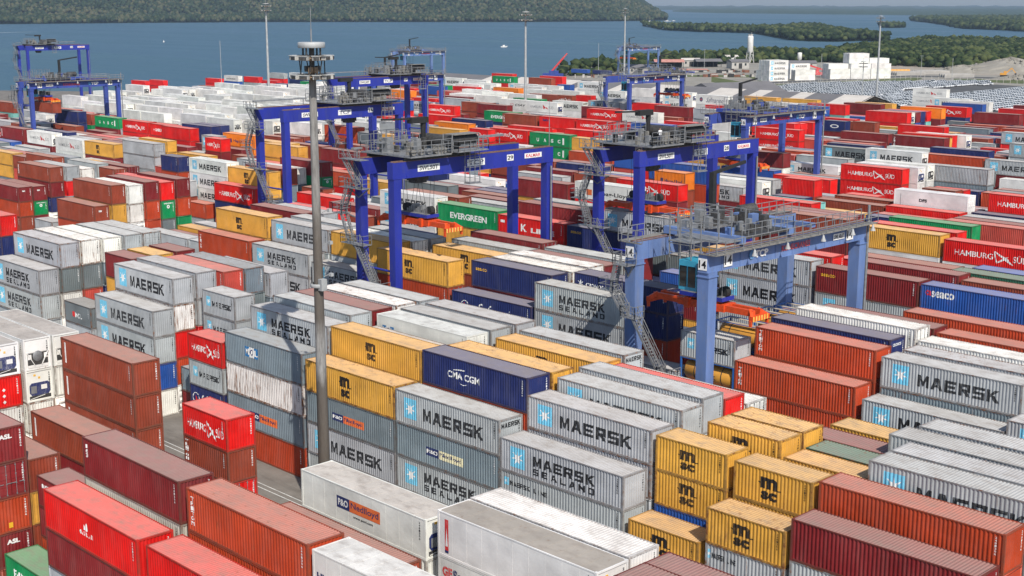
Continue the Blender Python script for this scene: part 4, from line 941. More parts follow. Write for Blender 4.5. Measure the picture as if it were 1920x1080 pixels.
# ---------------------------------------------------------------- the person on crane 28's deck
def person(loc, rz, label, shirt):
    me = bpy.data.meshes.new('body'); bm = bmesh.new()
    J = dict(pel=(0, 0, .95), che=(0, .02, 1.35), nek=(0, .02, 1.5), hed=(0, .05, 1.64), top=(0, .05, 1.76), sl=(-.2, 0, 1.42), sr=(.2, 0, 1.42), el=(-.26, .08, 1.15), er=(.26, .1, 1.15), hl=(-.2, .3, 1.08), hr=(.2, .32, 1.1),
             pl=(-.1, 0, .9), pr=(.1, 0, .9), kl=(-.11, .03, .5), kr=(.12, .0, .5), fl=(-.11, -.03, .08), fr=(.13, -.04, .08), tl=(-.12, .16, .04), tr=(.14, .15, .04))
    Rr = dict(pel=.15, che=.17, nek=.07, hed=.11, top=.07, sl=.08, sr=.08, el=.05, er=.05, hl=.035, hr=.035, pl=.1, pr=.1, kl=.065, kr=.065, fl=.05, fr=.05, tl=.04, tr=.04)
    V = {k: bm.verts.new(p) for k, p in J.items()}
    for a, b in ('pel che', 'che nek', 'nek hed', 'hed top', 'che sl', 'sl el', 'el hl', 'che sr', 'sr er', 'er hr', 'pel pl', 'pl kl', 'kl fl', 'fl tl', 'pel pr', 'pr kr', 'kr fr', 'fr tr'.split()) if False else [x.split() for x in ('pel che', 'che nek', 'nek hed', 'hed top', 'che sl', 'sl el', 'el hl', 'che sr', 'sr er', 'er hr', 'pel pl', 'pl kl', 'kl fl', 'fl tl', 'pel pr', 'pr kr', 'kr fr', 'fr tr')]: bm.edges.new((V[a], V[b]))
    bm.verts.index_update(); ks = list(J); bm.to_mesh(me); bm.free()
    o = bpy.data.objects.new('person', me); COL.objects.link(o); o.modifiers.new('skin', 'SKIN'); me.skin_vertices.new() if not me.skin_vertices else None
    for i, k in enumerate(ks): me.skin_vertices[0].data[i].radius = (Rr[k], Rr[k] * .8); me.skin_vertices[0].data[i].use_root = (k == 'pel')
    sb = o.modifiers.new('sub', 'SUBSURF'); sb.levels = 1; sb.render_levels = 2
    m, t, b = newmat('clothes_and_skin'); tc = t.nodes.new('ShaderNodeTexCoord'); sp = t.nodes.new('ShaderNodeSeparateXYZ'); t.links.new(tc.outputs['Object'], sp.inputs[0])
    r = ramp(t, mathn(t, 'DIVIDE', sp.outputs[2], 1.9), [(.0, (.02, .02, .02)), (.06, (.04, .045, .09)), (.50, shirt), (.79, (.30, .17, .11)), (.885, (.02, .015, .01))]); r.color_ramp.interpolation = 'CONSTANT'
    t.links.new(r.outputs[0], b.inputs['Base Color']); me.materials.append(m); o.location = loc; o.rotation_euler = (0, 0, rz)
    return tag(o, label, 'person')
person((-100.6, 122.0, 25.76), 1.2, 'person in a white shirt and dark trousers standing on the crane deck', (.7, .7, .7))
# ---------------------------------------------------------------- lamp masts
def mast_head(hd, z, r, mi=0):
    """ring of floodlights: white housings with dark glass, on rusty brackets"""
    for k in range(10):
        a = 2 * math.pi * k / 10 + .2; c, s = math.cos(a), math.sin(a); p = Vector((r * c, r * s, z)); q = Vector((c, s, 0)); w = Vector((-s, c, 0))
        def bx(i0, i1, j, h0, h1, m_): hd.add([p + q * i + w * jj + Vector((0, 0, h)) for h in (h0, h1) for i, jj in ((i0, -j), (i1, -j), (i1, j), (i0, j))], [(0, 3, 2, 1), (4, 5, 6, 7), (0, 1, 5, 4), (1, 2, 6, 5), (2, 3, 7, 6), (3, 0, 4, 7)], m_)
        bx(-.22, .2, .34 if k % 3 else .26, -.16, .14, mi); bx(.2, .24, .30 if k % 3 else .22, -.13, .07, 3); bx(-.3, .28, .36, .14, .17, mi); bx(-.5, -.22, .2, -.2, .1, 1)
        hd.beam(p - q * .3, p - q * (r * .8), .1, .14, 1)
def mast(px, d, h, r0, r1, label, big=False, xy=None):
    p = Vector((xy[0], xy[1], 0)) if xy else pxd(px, d)
    root = empty('lamp_mast', p); mb = MB(); segs = 8
    mb.lathe([(r0 + (r1 - r0) * k / segs, h * k / segs) for k in range(segs + 1)], n=14); mb.build('shaft', M['concretepole'] if big else M['mastgrey'], root)
    ro = 1.4 if big else 1.7; mats = [M['lampwhite'], M['lampbrown'], M['mastgrey'], M['darksteel']]
    for zz in ((h + .1, h + 1.5) if big else (h - 1.5, h)):
        hd = MB(); mast_head(hd, zz, ro); hd.lathe([(.3, zz - .25), (1.0, zz - .2), (1.0, zz - .05), (.3, zz)], n=14, mi=1); hd.build('floodlight_ring', mats, root)
    hd = MB()
    if big:
        hd.tube((0, 0, h - .2), (0, 0, h + 2.2), .2, n=10, mi=3)
        for k in range(7): a = k * math.pi / 3.5; hd.beam((.95 * math.cos(a), .95 * math.sin(a), h + .1), (.95 * math.cos(a + .3), .95 * math.sin(a + .3), h + 1.5), .06, .06, 3); hd.box(.42 * math.cos(a) - .14, .42 * math.cos(a) + .14, .42 * math.sin(a) - .14, .42 * math.sin(a) + .14, h + .35 + .1 * (k % 3), h + .8 + .1 * (k % 2), 1 + 2 * (k % 2))
        hd.lathe([(.02, h + 2.2), (.98, h + 2.22), (1.02, h + 2.25), (1.02, h + 2.6), (.96, h + 2.64), (.02, h + 2.64)], n=24, mi=2)
        for k in range(4): a = k * math.pi / 2 + .4; hd.beam((.75 * math.cos(a), .75 * math.sin(a), h + 1.5), (.75 * math.cos(a), .75 * math.sin(a), h + 2.25), .1, .1, 3)
    else: hd.tube((0, 0, h), (0, 0, h + .7), .15, n=8, mi=2); hd.lathe([(.02, h + .6), (1.1, h + .65), (1.1, h + .9), (.02, h + .95)], n=14, mi=2)
    hd.build('lamp_head', mats, root)
    an = MB(); z = h + (2.6 if big else .9); an.tube((0, 0, z), (0, 0, z + (1.0 if big else 1.4)), .06, n=6); an.tube((0, 0, z + (1.0 if big else 1.4)), (0, 0, z + (2.6 if big else 2.6)), .03, n=5); an.build('aerial', M['steel'], root)
    if big:
        bx = MB(); bx.box(.35, .8, -.3, .2, 20.0, 20.9); bx.lathe([(.62, 0), (.66, .05), (.66, .25), (.62, .3)], (0, 0, 20.2), 'z', 14)
        for k in range(3): bx.beam((.3, .3, 21 + k * 2.5), (.9, .5, 21.3 + k * 2.5), .06, .06); bx.box(.8, 1.1, .4, .65, 21.1 + k * 2.5, 21.35 + k * 2.5)
        bx.build('junction_box', M['mastgrey'], root)
    tag(root, label, 'lamp mast'); return root
mast(0, 0, 36.2, .50, .27, 'tall weathered concrete lamp mast with two rings of floodlights, nearest of the masts', True, (-83.6, 60.5))
mast(508, 480, 41, .55, .28, 'tall grey lamp mast against the mountain, leftmost in the photo')
mast(985, 400, 38.6, .5, .26, 'tall grey lamp mast right of centre, in front of the bay')
mast(1168, 760, 38.5, .6, .34, 'tall pale lamp mast rising beside the small gantry crane before the forest')
mast(1638, 594, 35.8, .55, .3, 'tall grey lamp mast at the edge of the car park')
mast(1611, 590, 16.6, .22, .14, 'short pole with two rows of lamps beside the car park')

# ---------------------------------------------------------------- sheds
M['shedroof'] = m_flat('fibre_cement_roof', (.155, .15, .155), .8, var=.14, scale=.12, dirt=(.12, .11, .10), dirtamt=.3)
M['shedlight'] = m_flat('translucent_roof_sheet', (.55, .51, .46), .7, var=.1, scale=.3)
M['shedwall'] = m_flat('shed_wall', (.42, .40, .37), .8, var=.15, scale=.3)
M['whitewall'] = m_flat('white_wall', (.66, .65, .62), .8, var=.12, scale=.3)
M['redroof'] = m_flat('pale_red_roof', (.46, .21, .17), .8, var=.2, scale=.4, dirt=(.5, .4, .35))
M['dark'] = m_flat('dark_truss', (.03, .03, .03), .7)
M['rustiron'] = m_flat('rusty_iron', (.20, .085, .05), .8, var=.4, scale=.6)
def long_shed(rx, ry, zr, length, half, ze, stripes, label):
    root = empty('warehouse', (rx, ry, 0)); r = MB(); n = int(length / 5.6); st = length / n
    for k in range(n):
        a, b = -length + k * st, -length + (k + 1) * st
        w = 1 if any(abs((a + b) / 2 + s) < st * .75 for s in stripes) else 0
        r.add([(a, -half, ze), (b, -half, ze), (b, 0, zr), (a, 0, zr)], [(0, 1, 2, 3)], w); r.add([(a, 0, zr), (b, 0, zr), (b, half, ze), (a, half, ze)], [(0, 1, 2, 3)], w)
        r.box(a - .04, a + .04, -half, -half + .2, ze - .2, ze + .12, 0)
    r.build('roof', [M['shedroof'], M['shedlight']], root)
    w = MB(); w.box(-length + .5, -.8, -half + .4, -half + .7, 0, ze - .22); w.box(-length + .5, -.8, half - .7, half - .4, 0, ze - .22); w.build('wall', M['shedwall'], root)
    t = MB(); x = -.5
    t.beam((x, -half, ze - .1), (x, 0, zr - .1), .3, .35); t.beam((x, half, ze - .1), (x, 0, zr - .1), .3, .35); t.beam((x, -half, ze - .6), (x, half, ze - .6), .3, .3)
    for k in range(9): y = -half + half * 2 * (k + .5) / 9; t.beam((x, y, ze - .6), (x, y, ze + (zr - ze) * (1 - abs(y) / half) - .1), .16, .16); t.beam((x, y, ze - .6), (x, y + half * .22, ze + (zr - ze) * max(0, 1 - abs(y + half * .22) / half) - .1), .12, .12) if k < 8 else None
    for y in (-half + .3, -half / 3, half / 3, half - .3): t.beam((x, y, 0), (x, y, ze - .6), .35, .35)
    t.box(-3.2, -3.0, -half + .8, half - .8, .1, ze - .7); t.build('gable_truss', M['dark'], root)
    tag(root, label, 'warehouse'); return root
p = px2w(1640, 180, 12.0); long_shed(p.x, p.y, 12.0, 240, 19, 7.4, (5.0, 26.0, 43.0, 58.0, 87.0, 105.0, 122.0, 138.0, 159.0, 179.0), 'long grey roofed warehouse with pale roof strips and an open dark gable')
def hut(px, d, w, l, h, roof, label, rz=0.0, open_=False, wall='shedwall'):
    q = pxd(px, d); root = empty('shed', q, R(45.77) + rz); a = MB(); w2, l2 = w / 2, l / 2
    if open_:
        for x in np.linspace(-w2 + .4, w2 - .4, 4):
            for y in (-l2 + .3, l2 - .3): a.box(x - .15, x + .15, y - .15, y + .15, 0, h)
        a.box(-w2 + .5, w2 - .5, l2 - .6, l2 - .4, 0, h * .9)
    else: a.box(-w2, w2, -l2, l2, 0, h)
    a.build('wall', M['dark'] if open_ else M[wall], root)
    r = MB(); e = .5
    r.add([(-w2 - e, -l2 - e, h + .02), (w2 + e, -l2 - e, h + .02), (w2 + e, 0, h + l * .16), (-w2 - e, 0, h + l * .16), (w2 + e, l2 + e, h + .02), (-w2 - e, l2 + e, h + .02)], [(0, 1, 2, 3), (3, 2, 4, 5), (0, 3, 5), (1, 4, 2)]); r.build('roof', M[roof], root)
    if not open_:
        d_ = MB(); d_.box(-1.2, 1.2, -l2 - .05, -l2 - .003, 0, h * .8); d_.build('door', M['dark'], root)
        for x in (-w2 * .6, w2 * .6): f = MB(); f.box(x - .6, x + .6, -l2 - .05, -l2 - .003, h * .45, h * .8); f.build('window', M['glass'], root)
    return tag(root, label, 'shed')
p = px2w(1392, 144, 11)
hut(1375, 560, 34, 30, 5.5, 'shedroof', 'grey hip roofed shed behind the gantry crane numbered 13', .5)
hut(1250, 905, 19, 11, 4.2, 'redroof', 'open shed with a long pale red roof in front of the forest', 0, True)
hut(1322, 925, 17, 11, 3.8, 'shedroof', 'dark open shed with a grey roof between the red roofed shed and the silo', .1, True)
hut(1290, 935, 12, 9, 4.2, 'shedlight', 'small grey shed right of the red roofed shed', 0)
hut(1378, 905, 12, 10, 4.4, 'shedroof', 'small dark shed at the foot of the silo', .2)
hut(1361, 985, 12, 8, 4.6, 'shedlight', 'white building with a flat roof behind the sheds, left of the silo', 0, False, 'whitewall')
hut(1196, 830, 17, 12, 4.0, 'shedroof', 'low grey brown building behind the small gantry crane', 0)
hut(1496, 905, 18, 10, 3.6, 'shedroof', 'low brown roofed building behind the red reach stacker', 0)
hut(1102, 850, 9, 6, 3.2, 'shedlight', 'small white roofed shed by the shore, left of the small gantry crane', 0, False, 'whitewall')
hut(1262, 860, 40, 4, 1.2, 'redroof', 'long low stack of rusty material in front of the red roofed shed')
def yardclutter():
    q = random.Random(4)
    for k, (px, d, n) in enumerate([(1270, 860, 14), (1390, 850, 14), (1130, 790, 9), (1350, 800, 12), (1200, 770, 8)]):
        mb = MB(); c = pxd(px, d)
        for i in range(n * 2):
            x, y = q.uniform(-18, 18), q.uniform(-9, 9); s = q.uniform(.6, 2.6); mb.box(x, x + s * q.uniform(.5, 2), y, y + s, 0, q.uniform(.5, 2.0), q.randrange(3))
        o = mb.build('scrap_pile', [M['rustiron'], M['shedwall'], M['dark']], None, c); o.rotation_euler = (0, 0, R(45)); tag(o, ['heap of rusty scrap before the red roofed shed', 'scrap and white bins below the silo', 'scrap heap by the shoreline near the blue boxes', 'row of scrap and pallets beside the pale road', 'scrap pile behind the grey warehouse roofs'][k], 'scrap heap')
yardclutter()
# silo tower
q = pxd(1400, 985); root = empty('silo', q); s = MB(); s.lathe([(.3, 6.0), (2.1, 8.6), (2.1, 18.6), (2.0, 18.9), (1.2, 19.6), (.02, 19.7)], n=18); s.build('tank', M['whitewall'], root)
lg = MB()
for a in range(4): c, n_ = math.cos(a * math.pi / 2 + .7), math.sin(a * math.pi / 2 + .7); lg.beam((2.9 * c, 2.9 * n_, 0), (2.0 * c, 2.0 * n_, 9), .3, .3); c2, n2 = math.cos((a + 1) * math.pi / 2 + .7), math.sin((a + 1) * math.pi / 2 + .7); lg.beam((2.8 * c, 2.8 * n_, .5), (2.3 * c2, 2.3 * n2, 6.5), .14, .14); lg.beam((2.3 * c, 2.3 * n_, 6), (2.3 * c2, 2.3 * n2, 6), .18, .18)
lg.build('leg', M['whitewall'], root); h = MB(); h.box(-1.2, 1.2, -1.2, 1.2, 19.72, 20.6); h.tube((.8, 0, 20.6), (.8, 0, 22), .12); h.build('filter_box', M['shedwall'], root); tag(root, 'tall white silo on four legs beside the sheds', 'silo')
q = pxd(1492, 925); root = empty('water_tower', q); s = MB(); s.lathe([(.4, 0), (.4, 4.5), (1.5, 5.2), (1.5, 9.2), (1.2, 9.6), (.02, 9.7)], n=14); s.build('tank', M['whitewall'], root); tag(root, 'small white mushroom shaped water tower beyond the white stacks', 'water tower')
# ---------------------------------------------------------------- white box stacks beside the grass
def white_stack(px, d, nx, ny, tiers, rot, label, grp, nm=None):
    c = pxd(px, d); ca, sa = math.cos(rot), math.sin(rot); k = 0
    for i in range(nx):
        for j in range(ny):
            for t in range(tiers[i][j] if isinstance(tiers[i], (list, tuple)) else tiers[i]):
                x, y = i * 12.5, j * 2.75; lg = nm if (j == 0 and nm) else '-'
                kind = random.Random(i * 31 + j * 7 + t).choice(('R1', 'R3', 'R1', 'R2'))
                o = link('refrigerated_container', proto_far(L40, kind), None, (c.x + x * ca - y * sa, c.y + x * sa + y * ca, 2.85 * t), (*jitter(PAL['w'], i * 3 + j + t), .1)); o.scale = (1, 1, 1.09); o.rotation_euler = (0, 0, rot)
                if lg != '-':
                    for part, me in logo_meshes(lg, L40, True).items(): link(part, me, o)
                tag(o, label, 'refrigerated container', grp)
white_stack(1452, 752, 1, 5, [(4, 4, 4, 4, 2)], R(180 + 45.77 + 22) - R(180), 'white refrigerated box in the small square stack on the grass below the silo', 'white boxes in the stack below the silo', 'MA')
white_stack(1492, 778, 1, 2, [(3, 2)], R(45.77 + 14), 'white refrigerated box just right of the square stack below the silo', 'white boxes right of the square stack', 'MA')
white_stack(1502, 762, 1, 2, [(2, 2)], R(45.77 + 14), 'white refrigerated box in the low stack before the red reach stacker', 'white boxes in the low stack of two')
white_stack(1567, 775, 3, 4, [(2, 3, 3, 3), (3, 5, 5, 5), (3, 4, 4, 4)], R(45.77 + 12), 'white refrigerated box in the largest white stack, five high, left of the forest edge', 'white boxes in the largest stack by the grass')
# ---------------------------------------------------------------- car park
def car_mesh():
    b, g, w = MB(), MB(), MB()
    prof = [(-2.1, .35), (-2.1, .78), (-1.25, .9), (-.6, 1.42), (.95, 1.45), (1.75, .95), (2.05, .9), (2.1, .35)]
    n = len(prof); vs = []
    for y in (-.82, .82):
        for x, z in prof: vs.append((x, y * (.82 if z > 1.2 else 1), z))
    b.add(vs, [tuple(range(n - 1, -1, -1)), tuple(range(n, 2 * n))] + [(i, (i + 1) % n, n + (i + 1) % n, n + i) for i in range(n)])
    for s in (-1, 1):
        y = s * .80; pts = [(-1.05, y + s * .03, .95), (1.45, y + s * .03, .95), (.9, s * .70, 1.38), (-.6, s * .70, 1.38)]; g.add(pts if s < 0 else pts[::-1], [(0, 1, 2, 3)])
    g.add([(-1.22, -.7, .94), (-1.22, .7, .94), (-.65, .6, 1.39), (-.65, -.6, 1.39)], [(3, 2, 1, 0)]); g.add([(1.72, -.7, 1.0), (1.72, .7, 1.0), (1.02, .6, 1.43), (1.02, -.6, 1.43)], [(0, 1, 2, 3)])
    for x in (-1.3, 1.3):
        for s in (-1, 1): w.tube((x, s * .62, .32), (x, s * .84, .32), .32, n=8)
    return b, g, w
M['carwhite'] = m_flat('white_car_paint', (.72, .73, .74), .3, var=.06, spec=.5); M['carsilver'] = m_flat('silver_car_paint', (.4, .42, .44), .3, var=.1)
cb, cg, cw = car_mesh(); CM_ = MB()
for src, mi in ((cb, 0), (cg, 1), (cw, 2)): b0 = len(CM_.v); CM_.v += src.v; CM_.f += [tuple(b0 + i for i in f) for f in src.f]; CM_.m += [mi] * len(src.f); CM_.sm += src.sm
carme = CM_.mesh('parked_car', [M['carwhite'], M['glass'], M['rubber']])
spots = []
def inpoly(x, y, P):
    c = False; j = len(P) - 1
    for i in range(len(P)):
        if (P[i][1] > y) != (P[j][1] > y) and x < (P[j][0] - P[i][0]) * (y - P[i][1]) / (P[j][1] - P[i][1]) + P[i][0]: c = not c
        j = i
    return c
lots = [[(1445, 164), (1500, 156), (1640, 153.5), (1850, 151.5), (1858, 157), (1688, 166.5), (1690, 190), (1640, 182), (1560, 178), (1440, 168)], [(1655, 187), (1690, 172), (1780, 178), (1940, 163), (1960, 200), (1860, 206), (1790, 190), (1740, 200), (1670, 198)]]
lotw = [[tuple(px2w(a, b, .7)[:2]) for a, b in L_] for L_ in lots]
for li, P in enumerate(lotw):
    xs = [p[0] for p in P]; ys = [p[1] for p in P]; x = min(xs); r = 0
    while x < max(xs):
        y = min(ys)
        while y < max(ys):
            if inpoly(x, y, P) and rnd.random() < .97: spots.append((x + rnd.uniform(-.25, .25), y + rnd.uniform(-.12, .12)))
            y += 2.35
        x += 5.0 if r % 2 else 5.9; r += 1
f0 = Vector((math.sin(R(-45.77)), math.cos(R(-45.77))))
spots.sort(key=lambda p: p[0] * f0.x + p[1] * f0.y)
for x, y in spots[:290]:
    o = link('parked_car', carme, None, (x, y, .012)); o.rotation_euler = (0, 0, rnd.uniform(-.02, .02)); tag(o, 'new white car parked in the dense rows of the car park', 'car', 'white cars parked in rows')
mb = MB()
for x, y in spots[290:]:
    b0 = len(mb.v); mb.v += [(a + x, b + y, c + .012) for a, b, c in CM_.v]; mb.f += [tuple(b0 + i for i in f) for f in CM_.f]; mb.m += CM_.m; mb.sm += CM_.sm
o = mb.build('parked_cars', [M['carwhite'], M['glass'], M['rubber']]); tag(o, 'rows of white cars filling the back of the car park', 'cars', 'white cars parked in rows', 'stuff')
# ---------------------------------------------------------------- machines, heaps, poles, boats
def heap(px, d, r, h, label, seed):
    g_ = np.random.default_rng(seed); c = pxd(px, d); mb = MB(); n, m = 30, 9; vs = []
    for k in range(m):
        for i in range(n):
            t = 2 * math.pi * i / n; f = k / (m - 1); rr = r * (1 - f) * (1 + .2 * math.sin(3 * t + seed) + g_.uniform(-.08, .08)); vs.append((rr * math.cos(t) * 1.6, rr * math.sin(t), h * f ** .8 * (1 + g_.uniform(-.12, .12))))
    mb.add(vs, [(k * n + i, k * n + (i + 1) % n, (k + 1) * n + (i + 1) % n, (k + 1) * n + i) for k in range(m - 1) for i in range(n)])
    for _ in range(90):
        t = g_.uniform(0, 6.28); f = g_.uniform(.0, .9); s = g_.uniform(.25, .8); rr = r * (1 - f); x, y, z = rr * math.cos(t) * 1.6, rr * math.sin(t), h * f ** .8; mb.box(x - s, x + s, y - s, y + s, z - s * .3, z + s * .6)
    o = mb.build('gravel_heap', M['gravel'], None, c); o.rotation_euler = (0, 0, R(45.77)); return tag(o, label, 'heap')
heap(1795, 850, 14, 4.6, 'grey rubble heap, left one before the forest', 1); heap(1882, 860, 26, 8.5, 'largest pale gravel heap, right of the yellow excavator', 2); heap(1908, 770, 12, 2.5, 'low grey gravel heap at the right edge', 4); heap(1845, 880, 18, 4.0, 'low spread of rubble behind the excavator', 6)
def excavator(px, d, label):
    root = empty('excavator', pxd(px, d), R(30)); t = MB()
    for s in (-1, 1): t.box(-2, 2, s * 1.2 - .3, s * 1.2 + .3, 0, .9); 
    t.build('track', M['rubber'], root); b = MB(); b.box(-2.2, 1.4, -1.3, 1.3, 1.0, 2.2); b.box(-.2, 1.3, -1.25, -.1, 2.2, 3.3); b.build('body', M['tank'], root)
    a = MB(); a.beam((1.2, .4, 2), (4.2, .4, 5), .4, .6); a.beam((4.2, .4, 5), (6.4, .4, 2.2), .35, .5); a.build('arm', M['tank'], root); k = MB(); k.box(6.0, 7.0, -.3, 1.1, 1.0, 2.1); k.build('bucket', M['darksteel'], root); return tag(root, label, 'excavator')
excavator(1872, 800, 'yellow excavator working beside the gravel heap')
q = pxd(1670, 850); root = empty('dredge_pipe', q, R(45)); mb = MB(); mb.tube((-9, 0, 1.0), (9, 0, 1.0), 1.0, n=12)
for k in range(8): mb.lathe([(1.0, 0), (1.15, .1), (1.15, .3), (1.0, .4)], (-8.5 + 2.3 * k, 0, 1.0), 'x', 12)
mb.build('pipe', M['tank'], root); tag(root, 'yellow pipe lying in front of the forest, right of the white stacks', 'pipe')
for k, (px, d, n) in enumerate([(1700, 815, 8), (1745, 830, 9), (1790, 790, 6)]):
    mb = MB()
    for i in range(n):
        for j in range(4): mb.box(-9 + (i % 2) * .6, 9, i * 1.6, i * 1.6 + .9, j * .5, j * .5 + .4)
    o = mb.build('concrete_beams', M['shedwall'], None, pxd(px, d)); o.rotation_euler = (0, 0, R(52)); tag(o, ['left stack of grey concrete beams on bare earth', 'middle stack of grey concrete beams on bare earth', 'right stack of grey concrete beams beside the road'][k], 'beams')
def reach_stacker(px, d):
    root = empty('reach_stacker', pxd(px, d), R(45.77 + 180)); b = MB(); b.box(-4, 3.5, -1.9, 1.9, 1.0, 2.6); b.box(-.5, 1.3, -.9, .9, 2.6, 4.4); b.box(-4.3, -2.6, -1.9, 1.9, 2.6, 3.6); b.build('body', M['ink_red'], root)
    a = MB(); a.beam((-3, 0, 4), (6, 0, 6.8), .8, .9); a.box(5.6, 6.6, -1, 1, 5.2, 7.4); a.build('boom', M['ink_red'], root); w = MB()
    for x in (-3, 2.4):
        for s in (-1, 1): w.tube((x, s * 1.3, .85), (x, s * 2.1, .85), .85, n=12)
    w.build('wheel', M['rubber'], root); s = MB(); s.box(6.6, 7.6, -6, 6, 4.6, 5.4); s.build('spreader_bar', M['darksteel'], root); return tag(root, 'red reach stacker with raised boom between the white stacks', 'reach stacker')
reach_stacker(1527, 800)
def mobile_crane(px, d):
    root = empty('mobile_crane', pxd(px, d), R(20)); b = MB(); b.box(-6, 6, -1.4, 1.4, .8, 2.4); b.box(-2, 3, -1.3, 1.3, 2.4, 4.0); b.build('carrier', M['midblue'], root); a = MB(); a.beam((-1, 0, 3.4), (6.2, 1.2, 11.5), .9, 1.0); a.build('boom', M['ink_red'], root)
    t = MB(); t.beam((6.2, 1.2, 11.5), (8.2, 1.5, 13.9), .6, .7); t.build('boom_tip', M['ink_red'], root); w = MB()
    for x in (-4.5, -3, 2.5, 4):
        for s in (-1, 1): w.tube((x, s * 1.0, .6), (x, s * 1.4, .6), .6, n=10)
    w.build('wheel', M['rubber'], root); c = MB(); c.tube((8.2, 1.5, 13.8), (8.2, 1.5, 6), .06, n=5); c.build('hoist_rope', M['darksteel'], root); return tag(root, 'blue mobile crane with a raised red boom beside the water', 'mobile crane')
mobile_crane(1036, 790)
q = pxd(1478, 712)
o = link('parked_car', carme, None, pxd(1740, 730)); o.rotation_euler = (0, 0, R(30)); o.scale = (1.2, 1.1, 1.4); o.location.z = .02; tag(o, 'white van alone on the road behind the car park', 'van')
for k, (px, d, h, lb) in enumerate([(1120, 780, 20, 'thin pale pole standing left of the small gantry crane'), (1316, 910, 12, 'lamp pole between the red roofed shed and the silo'), (1718, 800, 12, 'pale lamp pole on the bare earth, left of the concrete beams'), (1776, 770, 12, 'dark pole by the road, right of the concrete beams'), (1533, 720, 16, 'thin dark pole in front of the largest white stack'), (421, 560, 27, 'thin white mast rising from the boxes against the water, at left')]):
    root = empty('pole', pxd(px, d)); mb = MB(); mb.tube((0, 0, 0), (0, 0, h), .16, .09, n=7); mb.build('shaft', M['mastgrey'], root)
    if k in (1, 2): a = MB(); a.beam((-.9, 0, h), (.9, 0, h), .25, .2); a.build('lamp_arm', M['lampwhite'], root)
    tag(root, lb, 'pole')
root = empty('fence', (0, 0, 0)); mb = MB(); pp = [pxd(a, d) for a, d in ((1430, 690), (1560, 740), (1700, 772), (1860, 735), (1990, 700))]; fp = MB(); fp.beam((0, 0, 0), (0, 0, 2.2), .14, .14); fpm = fp.mesh('fence_post', M['shedlight'])
for a, b in zip(pp, pp[1:]):
    n = int((b - a).length / 4.2)
    for k in range(n): link('fence_post', fpm, root, a.lerp(b, k / n))
    for z in (.4, 1.2, 2.1): mb.beam(a + Vector((0, 0, z)), b + Vector((0, 0, z)), .05, .05)
mb.build('rail', M['steel'], root); tag(root, 'long fence of pale posts behind the car park', 'fence')
def boat(px, py, l, label, mastv=False):
    p = px2w(px, py, -2.4); root = empty('boat', p, R(45.77 + 10)); h = MB(); w = l * .16
    h.add([(-l/2, -w, -.3), (l*.3, -w, -.3), (l/2, 0, .2), (l*.3, w, -.3), (-l/2, w, -.3), (-l/2, -w*1.15, 1.0), (l*.3, -w*1.15, 1.1), (l/2+.4, 0, 1.4), (l*.3, w*1.15, 1.1), (-l/2, w*1.15, 1.0)], [(0, 1, 6, 5), (1, 2, 7, 6), (2, 3, 8, 7), (3, 4, 9, 8), (4, 0, 5, 9), (5, 6, 7, 8, 9)]); h.build('hull', M['whitewall'], root)
    c = MB(); c.box(-l * .2, l * .12, -w * .6, w * .6, 1.06, 2.3); c.build('cabin', M['whitewall'], root)
    if mastv: m_ = MB(); m_.tube((0, 0, 2.3), (0, 0, l * 1.2), .12, n=6); m_.build('mast', M['steel'], root)
    return tag(root, label, 'boat')
boat(945, 88.5, 7, 'small white motor boat alone on the open water'); boat(1251, 40, 22, 'white sailing boat moored off the headland, the larger one', True); boat(1219, 40.5, 16, 'white boat close under the headland', True); boat(1263, 39.5, 9, 'little white boat right of the moored sailing boat'); boat(1130, 39.5, 10, 'small white boat at the foot of the mountain')
boat(307, 79, 1.6, 'tiny white marker boat on the water at left'); 
# wake of a passing boat
w_ = MB(); a = px2w(-60, 63, -2.45); b = px2w(70, 59.5, -2.45); d_ = (b - a).normalized(); n_ = Vector((-d_.y, d_.x, 0))
w_.poly([a - n_ * 1.5, b - n_ * .5, b + n_ * 2.0, a + n_ * 9]); o = w_.build('wake', m_flat('foam', (.6, .65, .68), .8, var=.3, scale=.1)); o['kind'] = 'structure'

